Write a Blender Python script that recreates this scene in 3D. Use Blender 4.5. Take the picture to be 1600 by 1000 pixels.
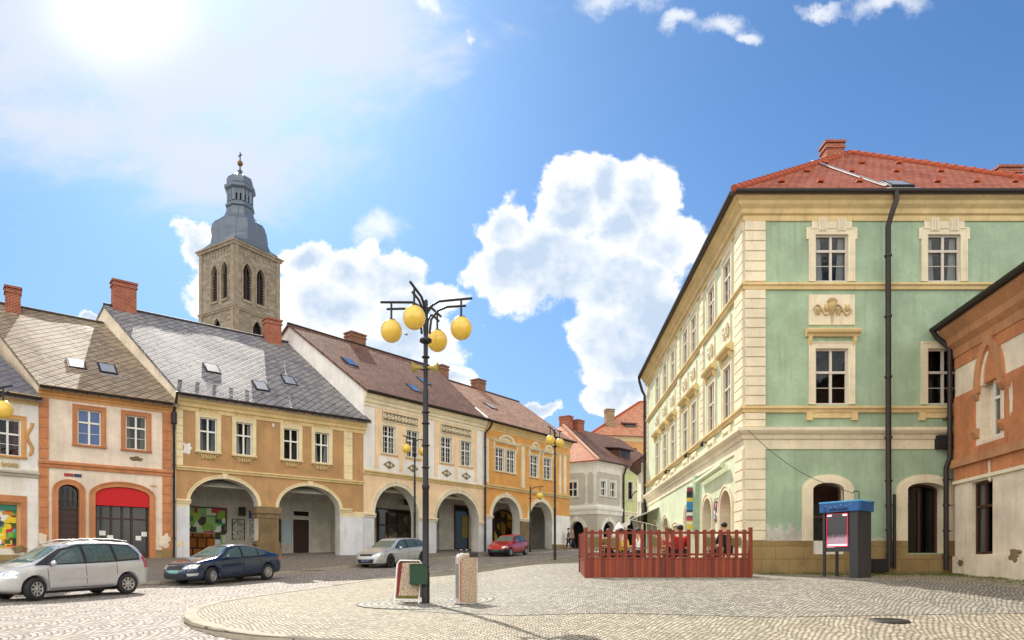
import bpy, bmesh, math, random
from mathutils import Vector, Matrix
from mathutils.geometry import tessellate_polygon, delaunay_2d_cdt
from mathutils.bvhtree import BVHTree
random.seed(7)
R = math.radians
for _o in list(bpy.data.objects):
    bpy.data.objects.remove(_o)
SC = bpy.context.scene
COL = SC.collection
# ------------------------------------------------------------------ camera, light, sky
F = 1100.0          # focal length in photo pixels (photo 1600 x 1000)
EZ = 1.6            # eye height
HOR = 888.0         # horizon row
cd = bpy.data.cameras.new('camera'); cam = bpy.data.objects.new('camera', cd); COL.objects.link(cam)
cam.location = (0, 0, EZ); cam.rotation_euler = (R(90), 0, 0)
cd.sensor_width = 36; cd.lens = 36 * F / 1600; cd.shift_y = (HOR - 500) / 1600
cd.clip_start = 0.1; cd.clip_end = 3000
SC.camera = cam
SC.view_settings.view_transform = 'Standard'; SC.view_settings.look = 'None'
SC.view_settings.gamma = 1; SC.view_settings.exposure = 1.0
SUN_AZ = 22.0   # degrees left of straight ahead
SUN_EL = 41.0
sv = Vector((-math.sin(R(SUN_AZ)) * math.cos(R(SUN_EL)), math.cos(R(SUN_AZ)) * math.cos(R(SUN_EL)), math.sin(R(SUN_EL))))
sd = bpy.data.lights.new('sun', 'SUN'); sd.energy = 3.0; sd.angle = R(0.5); sd.color = (1.0, 0.93, 0.82)
sun = bpy.data.objects.new('sun', sd); COL.objects.link(sun)
sun.rotation_euler = (-sv).to_track_quat('-Z', 'Y').to_euler()
W = bpy.data.worlds.new("World"); SC.world = W; W.use_nodes = True

class NT:
    def __init__(s, nt): s.nt = nt; s.n = nt.nodes; s.l = nt.links
    def node(s, t, **kw):
        n = s.n.new(t)
        for k, v in kw.items(): setattr(n, k, v)
        return n
    def put(s, inp, v):
        if hasattr(v, 'is_output') or isinstance(v, bpy.types.NodeSocket): s.l.new(v, inp)
        else: inp.default_value = v
    def m(s, op, a, b=None, c=None, clamp=False):
        n = s.node('ShaderNodeMath', operation=op, use_clamp=clamp); s.put(n.inputs[0], a)
        if b is not None: s.put(n.inputs[1], b)
        if c is not None: s.put(n.inputs[2], c)
        return n.outputs[0]
    def vm(s, op, a, b=None, sc=None):
        n = s.node('ShaderNodeVectorMath', operation=op); s.put(n.inputs[0], a)
        if b is not None: s.put(n.inputs[1], b)
        if sc is not None: s.put(n.inputs['Scale'], sc)
        return n.outputs['Value'] if op in ('LENGTH', 'DOT_PRODUCT', 'DISTANCE') else n.outputs[0]
    def comb(s, x, y, z=0.0):
        n = s.node('ShaderNodeCombineXYZ'); s.put(n.inputs[0], x); s.put(n.inputs[1], y); s.put(n.inputs[2], z); return n.outputs[0]
    def sep(s, v):
        n = s.node('ShaderNodeSeparateXYZ'); s.put(n.inputs[0], v); return n.outputs
    def noise(s, vec, scale, detail=3, rough=0.55, dist=0.0, color=False):
        n = s.node('ShaderNodeTexNoise'); s.put(n.inputs['Vector'], vec); n.inputs['Scale'].default_value = scale
        n.inputs['Detail'].default_value = detail; n.inputs['Roughness'].default_value = rough; n.inputs['Distortion'].default_value = dist
        return n.outputs['Color' if color else 'Fac']
    def ss(s, v, a, b, x=0.0, y=1.0):
        n = s.node('ShaderNodeMapRange', interpolation_type='SMOOTHSTEP'); s.put(n.inputs[0], v)
        n.inputs[1].default_value = a; n.inputs[2].default_value = b; n.inputs[3].default_value = x; n.inputs[4].default_value = y
        return n.outputs[0]
    def mix(s, f, a, b, mode='MIX'):
        n = s.node('ShaderNodeMix', data_type='RGBA', blend_type=mode); s.put(n.inputs[0], f)
        for i, v in ((6, a), (7, b)):
            if isinstance(v, tuple) and len(v) == 3: v = v + (1,)
            s.put(n.inputs[i], v)
        return n.outputs[2]

w = NT(W.node_tree); w.n.clear()
sky = w.node('ShaderNodeTexSky', sky_type='NISHITA'); sky.sun_disc = False
sky.sun_elevation = R(SUN_EL); sky.sun_rotation = R(-SUN_AZ); sky.air_density = 1.0; sky.dust_density = 0.6; sky.ozone_density = 2.0
gen = w.node('ShaderNodeTexCoord').outputs['Generated']
x_, y_, z_ = w.sep(gen)
ys = w.m('MAXIMUM', w.m('ABSOLUTE', y_), 0.12)
uv = w.comb(w.m('DIVIDE', x_, ys), w.m('DIVIDE', z_, ys))
wn = w.noise(uv, 6.0, 7, 0.62, color=True)
warp = w.vm('SCALE', w.vm('SUBTRACT', wn, (0.5, 0.5, 0.5)), sc=0.14)
uvw = w.vm('ADD', uv, warp)
uvw = w.vm('MULTIPLY', uvw, (1, 1, 0))
def blobs(lst, vec):
    out = None
    for px, py, rx, ry in lst:
        c = ((px - 800) / F, (HOR - py) / F, 0.0)
        d = w.vm('LENGTH', w.vm('MULTIPLY', w.vm('SUBTRACT', vec, c), (F / rx, F / ry, 1.0)))
        v = w.m('SUBTRACT', 1.0, d)
        out = v if out is None else w.m('SMOOTH_MAX', out, v, 0.12)
    return out
cum = blobs([(1010, 300, 70, 70), (935, 290, 60, 50), (890, 318, 58, 48), (1030, 365, 75, 55), (785, 345, 48, 52), (968, 345, 70, 60), (800, 430, 75, 70), (880, 400, 110, 70),
             (980, 440, 120, 80), (1040, 480, 110, 80), (940, 520, 75, 60), (1000, 560, 95, 65), (960, 615, 65, 30), (1060, 560, 60, 70),
             (480, 405, 70, 38), (560, 425, 85, 48), (630, 425, 55, 45), (500, 470, 130, 60), (640, 480, 70, 50), (320, 380, 40, 34), (350, 430, 60, 60), (600, 540, 140, 40),
             (850, 632, 30, 16), (700, 590, 50, 24), (130, 498, 30, 10)], uvw)
cn = w.noise(uv, 10.0, 9, 0.60)
dens = w.m('ADD', cum, w.m('MULTIPLY', w.m('SUBTRACT', cn, 0.5), 1.9))
cmask = w.ss(dens, -0.06, 0.20)
# high thin veil at the top left, and wisps at the top right
veil = blobs([(150, 20, 330, 190), (330, 90, 260, 160), (60, 200, 170, 90), (420, 20, 280, 120), (20, 60, 200, 200), (330, 250, 210, 80), (560, 90, 150, 90)], uv)
vn = w.noise(w.vm('MULTIPLY', uv, (1.0, 1.5, 1.0)), 3.4, 9, 0.66, 0.35)
vmask = w.m('MULTIPLY', w.ss(w.m('ADD', veil, w.m('MULTIPLY', w.m('SUBTRACT', vn, 0.5), 3.6)), -0.35, 0.85), 0.88)
wisp = blobs([(960, -5, 90, 30), (1060, 30, 40, 26), (1130, 40, 60, 24), (1175, 52, 30, 14), (1400, 5, 90, 26), (1290, 15, 50, 16), (600, 355, 60, 50), (675, 18, 22, 16), (740, 65, 16, 12)], uvw)
wmask = w.m('MULTIPLY', w.ss(w.m('ADD', wisp, w.m('MULTIPLY', w.m('SUBTRACT', cn, 0.5), 2.2)), 0.1, 0.9), 0.75)
# relief: noise sampled a little towards the sun
cn2 = w.noise(w.vm('ADD', uv, (-0.018, 0.022, 0.0)), 10.0, 9, 0.60)
rel = w.m('ADD', w.m('MULTIPLY', w.m('SUBTRACT', cn, cn2), 2.4), 0.0)
core = w.ss(w.m('ADD', w.m('MULTIPLY', cum, 1.1), w.m('MULTIPLY', w.noise(uv, 3.6, 4, 0.5), 1.5)), 0.75, 1.55)
lit = w.m('ADD', w.m('SUBTRACT', 1.0, w.m('MULTIPLY', core, 0.85)), rel, clamp=True)
CLOUD_LO, CLOUD_HI = (3.7, 4.5, 5.6, 1), (7.2, 7.2, 7.2, 1)
ccol = w.mix(lit, CLOUD_LO, CLOUD_HI)
fwd = w.ss(y_, 0.05, 0.3)
glare = w.ss(w.vm('LENGTH', w.vm('MULTIPLY', w.vm('SUBTRACT', uv, (-0.555, 0.80, 0.0)), (1, 1.25, 0))), 0.0, 0.22, 1.0, 0.0)
low = w.ss(z_, 0.0, 0.55, 1.0, 0.0)
skyc = w.mix(1.0, sky.outputs[0], (0.42, 0.64, 0.84), 'MULTIPLY')
skyc = w.mix(w.m('MULTIPLY', low, 0.5), skyc, (2.4, 3.6, 5.1, 1))
skyc = w.mix(w.m('MULTIPLY', w.m('ADD', vmask, 0.0), fwd), skyc, (4.9, 5.25, 5.8, 1))
skyc = w.mix(w.m('MULTIPLY', wmask, fwd), skyc, (6.6, 6.7, 6.9, 1))
skyc = w.mix(w.m('MULTIPLY', cmask, fwd), skyc, ccol)
skyc = w.mix(w.m('MULTIPLY', w.m('POWER', glare, 2.2), fwd), skyc, (8.5, 8.5, 8.5, 1))
# unseen bright cloud added behind the camera to fill the shaded facades
bmask = w.m('MULTIPLY', w.ss(w.noise(w.vm('MULTIPLY', gen, (1, 1, 1.6)), 2.6, 6, .6), .36, .56), w.m('MULTIPLY', w.ss(y_, 0.15, -0.15), w.ss(z_, -.02, .06)))
skyc = w.mix(bmask, skyc, (16.5, 15.6, 14.2, 1))
bg = w.node('ShaderNodeBackground'); bg.inputs[1].default_value = 0.082
w.l.new(skyc, bg.inputs[0]); w.l.new(bg.outputs[0], w.node('ShaderNodeOutputWorld').inputs[0])

# ------------------------------------------------------------------ helpers: projection, terrain
def gy(y):
    pts = [(-60, -3.2), (0, -1.6), (10, -1.27), (17.7, -.98), (22, -.82), (26, -.62), (28.5, -.48), (36.5, .03), (47, .8), (58, 1.45), (70, 2.1), (110, 3.6), (300, 6)]
    if y <= pts[0][0]: return pts[0][1]
    for (a, za), (b, zb) in zip(pts, pts[1:]):
        if y <= b: return za + (zb - za) * (y - a) / (b - a)
    return pts[-1][1]
def sst(a, b, t):
    t = max(0, min(1, (t - a) / (b - a))); return t * t * (3 - 2 * t)
def ground(x, y):
    g = sum(gy(y + k) for k in (-3, -1.5, 0, 1.5, 3)) / 5
    return EZ + g + 0.55 * sst(-2, 2.6, x) * (1 - sst(26, 42, y)) * sst(10, 20, y)
def gp(px, py):
    kx, kz = (px - 800) / F, (HOR - py) / F
    y = 4.0
    while y < 120:
        if EZ + kz * y < ground(kx * y, y): break
        y += 0.02
    return Vector((kx * y, y))
class Fr:
    """a facade line from p0 (left) to p1 (right); local x runs along it, y into the building"""
    def __init__(s, p0, p1, zb):
        s.p0 = Vector(p0[:2]); s.p1 = Vector(p1[:2]); s.d = (s.p1 - s.p0).normalized(); s.L = (s.p1 - s.p0).length
        s.n = Vector((-s.d.y, s.d.x)); s.zb = zb; s.rz = math.atan2(s.d.y, s.d.x)
    def hit(s, px, yi=0.0):
        k = (px - 800) / F; o = s.p0 + s.n * yi
        t = (k * o.y - o.x) / (s.d.x - k * s.d.y)
        return t, o.y + s.d.y * t
    def u(s, px, yi=0.0): return s.hit(px, yi)[0]
    def z(s, px, py, yi=0.0): return EZ + (HOR - py) / F * s.hit(px, yi)[1] - s.zb
    def w(s, u, yi, z=0): q = s.p0 + s.d * u + s.n * yi; return Vector((q.x, q.y, s.zb + z))

# ------------------------------------------------------------------ helpers: objects
def tag(o, label=None, cat=None, group=None, kind=None):
    if label: o['label'] = label
    if cat: o['category'] = cat
    if group: o['group'] = group
    if kind: o['kind'] = kind
    return o
def thing(name, label, cat, loc=(0, 0, 0), rz=0.0, group=None):
    o = bpy.data.objects.new(name, None); COL.objects.link(o); o.location = loc; o.rotation_euler = (0, 0, rz); o.empty_display_size = 0.3
    return tag(o, label, cat, group)
def link(name, me, parent=None, loc=None, rz=None):
    o = bpy.data.objects.new(name, me); COL.objects.link(o)
    if parent: o.parent = parent
    if loc is not None: o.location = loc
    if rz is not None: o.rotation_euler = (0, 0, rz)
    return o
def copy_tree(o, parent=None):
    c = o.copy(); COL.objects.link(c)
    if parent: c.parent = parent
    for ch in [x for x in ALLCH.get(o.name, [])]:
        k = copy_tree(ch, c)
    return c
class _Ch(dict):
    def get(s, name, d=None): return [x for x in bpy.data.objects if x.parent and x.parent.name == name]
ALLCH = _Ch()
class MB:
    def __init__(s): s.v = []; s.f = []; s.mi = []; s.uv = []; s.sm = []
    def add(s, vs, fs, m=0, uvs=None, smooth=False):
        b = len(s.v); s.v += [tuple(v) for v in vs]
        for i, f in enumerate(fs):
            s.f.append([b + k for k in f]); s.mi.append(m); s.sm.append(smooth)
            s.uv.append(uvs[i] if uvs else None)
        return s
    def box(s, x0, x1, y0, y1, z0, z1, m=0):
        v = [(x, y, z) for z in (z0, z1) for y in (y0, y1) for x in (x0, x1)]
        return s.add(v, [(0, 2, 3, 1), (4, 5, 7, 6), (0, 1, 5, 4), (2, 6, 7, 3), (0, 4, 6, 2), (1, 3, 7, 5)], m)
    def obox(s, c, ax, ay, az, m=0):
        c = Vector(c); v = [c + a * Vector(ax) + b * Vector(ay) + d * Vector(az) for d in (-1, 1) for b in (-1, 1) for a in (-1, 1)]
        return s.add(v, [(0, 2, 3, 1), (4, 5, 7, 6), (0, 1, 5, 4), (2, 6, 7, 3), (0, 4, 6, 2), (1, 3, 7, 5)], m)
    def poly(s, loops, y, m=0, plane='xz', flip=False):
        tri = tessellate_polygon([[Vector((p[0], p[1], 0)) for p in l] for l in loops])
        pts = [p for l in loops for p in l]
        mk = {'xz': lambda p: (p[0], y, p[1]), 'xy': lambda p: (p[0], p[1], y), 'yz': lambda p: (y, p[0], p[1])}[plane]
        fs = []
        for t in tri:
            a, b, c = [Vector(pts[i]) for i in t]
            cr = (b - a).cross(c - a)
            if abs(cr) < 1e-9: continue
            ccw = cr > 0
            if flip: ccw = not ccw
            fs.append(tuple(t) if ccw else tuple(reversed(t)))
        return s.add([mk(p) for p in pts], fs, m)
    def prism(s, pts, y0, y1, m=0, plane='xz', caps=True):
        """extrude a 2D outline between two offsets"""
        mk = {'xz': lambda p, y: (p[0], y, p[1]), 'xy': lambda p, y: (p[0], p[1], y), 'yz': lambda p, y: (y, p[0], p[1])}[plane]
        n = len(pts)
        area = sum(pts[i][0] * pts[(i + 1) % n][1] - pts[(i + 1) % n][0] * pts[i][1] for i in range(n))
        if area < 0: pts = list(reversed(pts))
        s.add([mk(p, y0) for p in pts] + [mk(p, y1) for p in pts], [((i + 1) % n, i, i + n, (i + 1) % n + n) if plane == 'xz' else (i, (i + 1) % n, (i + 1) % n + n, i + n) for i in range(n)], m)
        if caps:
            s.poly([pts], y0, m, plane, flip=(plane != 'xz')); s.poly([pts], y1, m, plane, flip=(plane == 'xz'))
        return s
    def ring(s, outer, inner, y0, y1, m=0, closed=False):
        """band between two parallel paths in the xz plane, front at y0, back at y1"""
        n = len(outer); v = [(p[0], y0, p[1]) for p in outer] + [(p[0], y0, p[1]) for p in inner] + [(p[0], y1, p[1]) for p in outer] + [(p[0], y1, p[1]) for p in inner]
        fs = []
        for i in range(n if closed else n - 1):
            j = (i + 1) % n
            fs += [(i, j, n + j, n + i), (i, 2 * n + i, 2 * n + j, j), (n + i, n + j, 3 * n + j, 3 * n + i)]
        if not closed: fs += [(0, n, 3 * n, 2 * n), (n - 1, 3 * n - 1, 4 * n - 1, 2 * n - 1)]
        return s.add(v, fs, m)
    def sweepx(s, prof, x0, x1, m=0, k0=0.0, k1=0.0):
        """profile (y,z) extruded along x; ends sheared by k*y (mitres)"""
        n = len(prof)
        v = [(x0 + k0 * p[0], p[0], p[1]) for p in prof] + [(x1 + k1 * p[0], p[0], p[1]) for p in prof]
        return s.add(v, [(i, (i + 1) % n, (i + 1) % n + n, i + n) for i in range(n)] + [tuple(range(n - 1, -1, -1)), tuple(range(n, 2 * n))], m)
    def tube(s, path, r, n=8, m=0, smooth=True, caps=True):
        path = [Vector(p) for p in path]; rings = []
        rr = r if isinstance(r, (list, tuple)) else [r] * len(path)
        prev = None
        for i, p in enumerate(path):
            t = (path[min(i + 1, len(path) - 1)] - path[max(i - 1, 0)]).normalized()
            if prev is None:
                a = Vector((0, 0, 1)) if abs(t.z) < .9 else Vector((1, 0, 0)); a = (a - t * a.dot(t)).normalized()
            else: a = (prev - t * prev.dot(t)).normalized()
            prev = a; b = t.cross(a)
            rings.append([p + rr[i] * (math.cos(6.2832 * k / n) * a + math.sin(6.2832 * k / n) * b) for k in range(n)])
        v = [q for rg in rings for q in rg]; fs = []
        for i in range(len(path) - 1):
            for k in range(n):
                fs.append((i * n + k, i * n + (k + 1) % n, (i + 1) * n + (k + 1) % n, (i + 1) * n + k))
        s.add(v, fs, m, None, smooth)
        if caps: s.add(rings[0], [tuple(range(n - 1, -1, -1))], m); s.add(rings[-1], [tuple(range(n))], m)
        return s
    def lathe(s, prof, n=24, c=(0, 0, 0), m=0, smooth=True, a0=0.0):
        v = []; fs = []
        for r, z in prof:
            for k in range(n):
                a = a0 + 6.283185 * k / n; v.append((c[0] + r * math.cos(a), c[1] + r * math.sin(a), c[2] + z))
        for i in range(len(prof) - 1):
            for k in range(n): fs.append((i * n + k, i * n + (k + 1) % n, (i + 1) * n + (k + 1) % n, (i + 1) * n + k))
        s.add(v, fs, m, None, smooth); return s
    def mesh(s, name, mats):
        me = bpy.data.meshes.new(name); me.from_pydata(s.v, [], s.f)
        for mt in (mats if isinstance(mats, (list, tuple)) else [mats]): me.materials.append(mt)
        me.polygons.foreach_set('material_index', s.mi); me.polygons.foreach_set('use_smooth', s.sm)
        if any(u for u in s.uv):
            ul = me.uv_layers.new(name='UVMap')
            for p, u in zip(me.polygons, s.uv):
                if u:
                    for li, c in zip(p.loop_indices, u): ul.data[li].uv = c
        me.update(); return me
    def build(s, name, mats, parent=None, loc=None, rz=None): return link(name, s.mesh(name, mats), parent, loc, rz)

# ------------------------------------------------------------------ materials
def lin(h):
    c = [int(h[i:i + 2], 16) / 255 for i in (1, 3, 5)]
    return tuple((x / 12.92 if x <= .04045 else ((x + .055) / 1.055) ** 2.4) for x in c)
def C(c): return lin(c) if isinstance(c, str) else c
def newmat(name):
    m = bpy.data.materials.new(name); m.use_nodes = True; t = NT(m.node_tree); t.n.clear()
    b = t.node('ShaderNodeBsdfPrincipled'); t.l.new(b.outputs[0], t.node('ShaderNodeOutputMaterial').inputs[0])
    return m, t, b
def sc(c, k): return tuple(min(1, x * k) for x in c)
def plaster(name, col, dirt=0.5, rough=0.92, bump=0.25, blot=None):
    col = C(col); m, t, b = newmat(name); oc = t.node('ShaderNodeTexCoord').outputs['Object']
    n1 = t.noise(oc, 0.9, 5, 0.6); n2 = t.noise(oc, 9.0, 5, 0.65)
    st = t.noise(t.vm('MULTIPLY', oc, (5.0, 5.0, 0.5)), 1.0, 4, 0.6)
    c = t.mix(t.ss(n1, 0.32, 0.70), sc(col, 1 - .34 * dirt), sc(col, 1.05))
    c = t.mix(t.m('MULTIPLY', t.ss(n2, 0.48, 0.72), .55 * dirt), c, sc(col, .62))
    c = t.mix(t.m('MULTIPLY', t.ss(st, 0.50, 0.72), .62 * dirt), c, tuple(x * y for x, y in zip(col, (.58, .52, .46))))
    pt = t.noise(t.vm('ADD', oc, (7.3, 2.1, 4.4)), .55, 7, .72); c = t.mix(t.m('MULTIPLY', t.ss(pt, .60, .63), .30 * dirt), c, sc(col, 1.25))
    if blot:
        c = t.mix(t.ss(t.noise(oc, blot[1], 6, .6), blot[2], blot[2] + .03), c, C(blot[0]))
    t.l.new(c, b.inputs['Base Color']); b.inputs['Roughness'].default_value = rough
    bp = t.node('ShaderNodeBump'); bp.inputs['Strength'].default_value = bump; bp.inputs['Distance'].default_value = 0.02
    t.l.new(t.noise(oc, 40, 4, .6), bp.inputs['Height']); t.l.new(bp.outputs[0], b.inputs['Normal'])
    return m
def plain(name, col, rough=0.5, metal=0.0, coat=0.0, var=0.08, emit=None, es=1.0):
    col = C(col); m, t, b = newmat(name); oc = t.node('ShaderNodeTexCoord').outputs['Object']
    c = t.mix(t.noise(oc, 14, 4, .6), sc(col, 1 - 2 * var), sc(col, 1 + 2 * var))
    t.l.new(c, b.inputs['Base Color']); b.inputs['Roughness'].default_value = rough; b.inputs['Metallic'].default_value = metal
    b.inputs['Coat Weight'].default_value = coat; b.inputs['Coat Roughness'].default_value = 0.03
    if emit: b.inputs['Emission Color'].default_value = C(emit) + (1,); b.inputs['Emission Strength'].default_value = es
    return m
def roofmat(name, c1, c2, line, tile=0.3, diamond=False, asp=1.0, moss=None, lw=0.045):
    m, t, b = newmat(name); uvn = t.node('ShaderNodeTexCoord').outputs['UV']; x, y, _ = t.sep(uvn)
    if diamond:
        a = t.m('DIVIDE', t.m('ADD', x, t.m('MULTIPLY', y, asp)), tile); c_ = t.m('DIVIDE', t.m('SUBTRACT', x, t.m('MULTIPLY', y, asp)), tile)
    else:
        row = t.m('FLOOR', t.m('DIVIDE', y, tile * asp)); a = t.m('ADD', t.m('DIVIDE', x, tile), t.m('MULTIPLY', t.m('MODULO', row, 2.0), 0.5)); c_ = t.m('DIVIDE', y, tile * asp)
    fa, fc = t.m('FRACT', a), t.m('FRACT', c_)
    ea = t.m('MINIMUM', fa, t.m('SUBTRACT', 1.0, fa)); ec = t.m('MINIMUM', fc, t.m('SUBTRACT', 1.0, fc))
    e = t.ss(t.m('MINIMUM', ea, ec), 0.0, lw * 2.2)
    wnz = t.node('ShaderNodeTexWhiteNoise'); t.l.new(t.comb(t.m('FLOOR', a), t.m('FLOOR', c_)), wnz.inputs[0])
    v = t.m('ADD', t.m('MULTIPLY', wnz.outputs[0], 0.55), t.m('MULTIPLY', t.noise(uvn, 0.55, 5, .65), 0.75))
    c = t.mix(t.ss(v, 0.25, 0.95), C(c1), C(c2))
    if moss: c = t.mix(t.m('MULTIPLY', t.ss(t.noise(uvn, 1.1, 6, .7), .5, .68), .8), c, C(moss))
    c = t.mix(e, C(line), c)
    t.l.new(c, b.inputs['Base Color']); b.inputs['Roughness'].default_value = 0.66; b.inputs['Specular IOR Level'].default_value = .4
    bp = t.node('ShaderNodeBump'); bp.inputs['Strength'].default_value = 0.7; bp.inputs['Distance'].default_value = 0.03
    t.l.new(t.m('ADD', e, t.m('ADD', t.m('MULTIPLY', fc, .8), t.m('MULTIPLY', wnz.outputs[0], .35))), bp.inputs['Height']); t.l.new(bp.outputs[0], b.inputs['Normal'])
    return m
def brickmat(name, c1, c2, mortar, bw=.25, bh=.075, plane='auto', rough=.9, mort=.012, blotch=0.3):
    m, t, b = newmat(name); oc = t.node('ShaderNodeTexCoord').outputs['Object']; x, y, z = t.sep(oc)
    v = t.comb(t.m('ADD', x, y), z)
    k = t.node('ShaderNodeTexBrick'); t.l.new(v, k.inputs[0]); k.inputs['Color1'].default_value = C(c1) + (1,); k.inputs['Color2'].default_value = C(c2) + (1,)
    k.inputs['Mortar'].default_value = C(mortar) + (1,); k.inputs['Scale'].default_value = 1; k.inputs['Mortar Size'].default_value = mort
    k.inputs['Brick Width'].default_value = bw; k.inputs['Row Height'].default_value = bh; k.inputs['Mortar Smooth'].default_value = .3
    n = t.noise(oc, 1.7, 5, .65)
    c = t.mix(t.m('MULTIPLY', t.ss(n, .4, .75), blotch * 2), k.outputs[0], sc(C(c1), .45))
    t.l.new(c, b.inputs['Base Color']); b.inputs['Roughness'].default_value = rough
    bp = t.node('ShaderNodeBump'); bp.inputs['Strength'].default_value = 0.6; bp.inputs['Distance'].default_value = 0.02; bp.invert = True
    t.l.new(t.m('ADD', k.outputs[1], t.m('MULTIPLY', t.noise(oc, 20, 4), .5)), bp.inputs['Height']); t.l.new(bp.outputs[0], b.inputs['Normal'])
    return m
def cobble(name, c1, c2, joint, size=0.1, arc=1.3, ang=0.0, patch=None, polar=None, joint_w=.12, flat=.42):
    """small setts laid in segmental arcs (world coordinates)"""
    m, t, b = newmat(name); gc = t.node('ShaderNodeNewGeometry').outputs['Position']
    rot = t.node('ShaderNodeVectorRotate', rotation_type='Z_AXIS'); t.l.new(gc, rot.inputs[0]); rot.inputs['Angle'].default_value = ang
    x, y, z = t.sep(rot.outputs[0])
    jit = t.noise(gc, 2.2, 3, .5, color=True); jx, jy, _ = t.sep(jit)
    if polar:
        dx = t.m('SUBTRACT', x, polar[0]); dy = t.m('SUBTRACT', y, polar[1])
        r = t.m('SQRT', t.m('ADD', t.m('MULTIPLY', dx, dx), t.m('MULTIPLY', dy, dy)))
        xx = t.m('MULTIPLY', t.m('ARCTAN2', dy, dx), 1.3); yy = r
    else:
        u = t.m('SUBTRACT', t.m('FRACT', t.m('DIVIDE', x, arc)), 0.5)
        h = t.m('SQRT', t.m('SUBTRACT', flat, t.m('MULTIPLY', u, u)))
        xx = t.m('ADD', x, t.m('MULTIPLY', jx, .12)); yy = t.m('ADD', t.m('SUBTRACT', y, t.m('MULTIPLY', h, arc)), t.m('MULTIPLY', jy, .10))
    row = t.m('FLOOR', t.m('DIVIDE', yy, size)); a = t.m('ADD', t.m('DIVIDE', xx, size * 1.08), t.m('MULTIPLY', t.m('MODULO', row, 2.0), 0.5)); c_ = t.m('DIVIDE', yy, size)
    fa, fc = t.m('FRACT', a), t.m('FRACT', c_)
    ea = t.m('MINIMUM', fa, t.m('SUBTRACT', 1.0, fa)); ec = t.m('MINIMUM', fc, t.m('SUBTRACT', 1.0, fc))
    wnz = t.node('ShaderNodeTexWhiteNoise'); t.l.new(t.comb(t.m('FLOOR', a), t.m('FLOOR', c_)), wnz.inputs[0])
    e = t.ss(t.m('ADD', t.m('MINIMUM', ea, ec), t.m('MULTIPLY', t.m('SUBTRACT', t.noise(gc, 30, 2), .5), .12)), 0.02, joint_w * 1.6)
    big = t.noise(gc, .35, 5, .6); mid = t.noise(gc, 2.5, 5, .65)
    v = t.m('ADD', t.m('MULTIPLY', wnz.outputs[0], .62), t.m('ADD', t.m('MULTIPLY', big, .35), t.m('MULTIPLY', mid, .3)))
    c = t.mix(t.ss(v, .25, 1.05), C(c1), C(c2))
    if patch: c = t.mix(t.m('MULTIPLY', t.ss(t.noise(gc, .8, 5, .7), .55, .7), .5), c, C(patch))
    c = t.mix(e, C(joint), c)
    t.l.new(c, b.inputs['Base Color']); b.inputs['Roughness'].default_value = 0.75
    bp = t.node('ShaderNodeBump'); bp.inputs['Strength'].default_value = 0.8; bp.inputs['Distance'].default_value = 0.02
    t.l.new(t.m('ADD', e, t.m('MULTIPLY', wnz.outputs[0], .5)), bp.inputs['Height']); t.l.new(bp.outputs[0], b.inputs['Normal'])
    return m
def glassmat(name, tint=(.62, .66, .68), refl=1.5):
    m = bpy.data.materials.new(name); m.use_nodes = True; t = NT(m.node_tree); t.n.clear()
    fr = t.node('ShaderNodeFresnel'); fr.inputs[0].default_value = refl
    tr = t.node('ShaderNodeBsdfTransparent'); tr.inputs[0].default_value = tint + (1,)
    gl = t.node('ShaderNodeBsdfGlossy'); gl.inputs['Roughness'].default_value = .02
    oc = t.node('ShaderNodeTexCoord').outputs['Object']; bp = t.node('ShaderNodeBump'); bp.inputs['Strength'].default_value = .12; bp.inputs['Distance'].default_value = .03
    t.l.new(t.noise(oc, 2.5, 2), bp.inputs['Height']); t.l.new(bp.outputs[0], gl.inputs['Normal'])
    mx = t.node('ShaderNodeMixShader'); t.l.new(fr.outputs[0], mx.inputs[0]); t.l.new(tr.outputs[0], mx.inputs[1]); t.l.new(gl.outputs[0], mx.inputs[2])
    t.l.new(mx.outputs[0], t.node('ShaderNodeOutputMaterial').inputs[0]); return m
def display(name, cols, scale=3.0, dark=(.02, .02, .02), metric='EUCLIDEAN'):
    """jumbled goods seen in a shop window: voronoi patches of several colours"""
    m, t, b = newmat(name); oc = t.node('ShaderNodeTexCoord').outputs['Object']
    x, y, z = t.sep(oc)
    v = t.node('ShaderNodeTexVoronoi', feature='F1', distance=metric); t.l.new(t.comb(x, z), v.inputs[0]); v.inputs['Scale'].default_value = scale
    cr = t.node('ShaderNodeValToRGB'); cr.color_ramp.interpolation = 'CONSTANT'
    while len(cr.color_ramp.elements) > 1: cr.color_ramp.elements.remove(cr.color_ramp.elements[0])
    n = len(cols); cr.color_ramp.elements[0].position = 0; cr.color_ramp.elements[0].color = C(cols[0]) + (1,)
    for i, c in enumerate(cols[1:], 1):
        e = cr.color_ramp.elements.new(i / n); e.color = C(c) + (1,)
    sx = t.sep(v.outputs['Color'])[0]; t.l.new(sx, cr.inputs[0])
    c = t.mix(t.ss(v.outputs['Distance'], .5 , .8), cr.outputs[0], dark)
    t.l.new(c, b.inputs['Base Color']); b.inputs['Roughness'].default_value = .6
    return m
M = {}
M['cream'] = plaster('cream_plaster', '#ead9ae', .45); M['white'] = plaster('white_plaster', '#eeeae2', .4)
M['tan'] = plaster('tan_plaster', '#bd9466', .6); M['peach'] = plaster('peach_plaster', '#f2d3ac', .4); M['peach2'] = plaster('yellow_peach_plaster', '#f0d79e', .4)
M['orange'] = plaster('orange_plaster', '#e0a45a', .55); M['palepink'] = plaster('pale_pink_plaster', '#ecdcc8', .6, blot=('#c9a083', .8, .73))
M['terracotta'] = plaster('terracotta_plaster', '#c9875a', .7); M['ochre'] = plaster('ochre_plaster', '#d9a468', .6)
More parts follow.
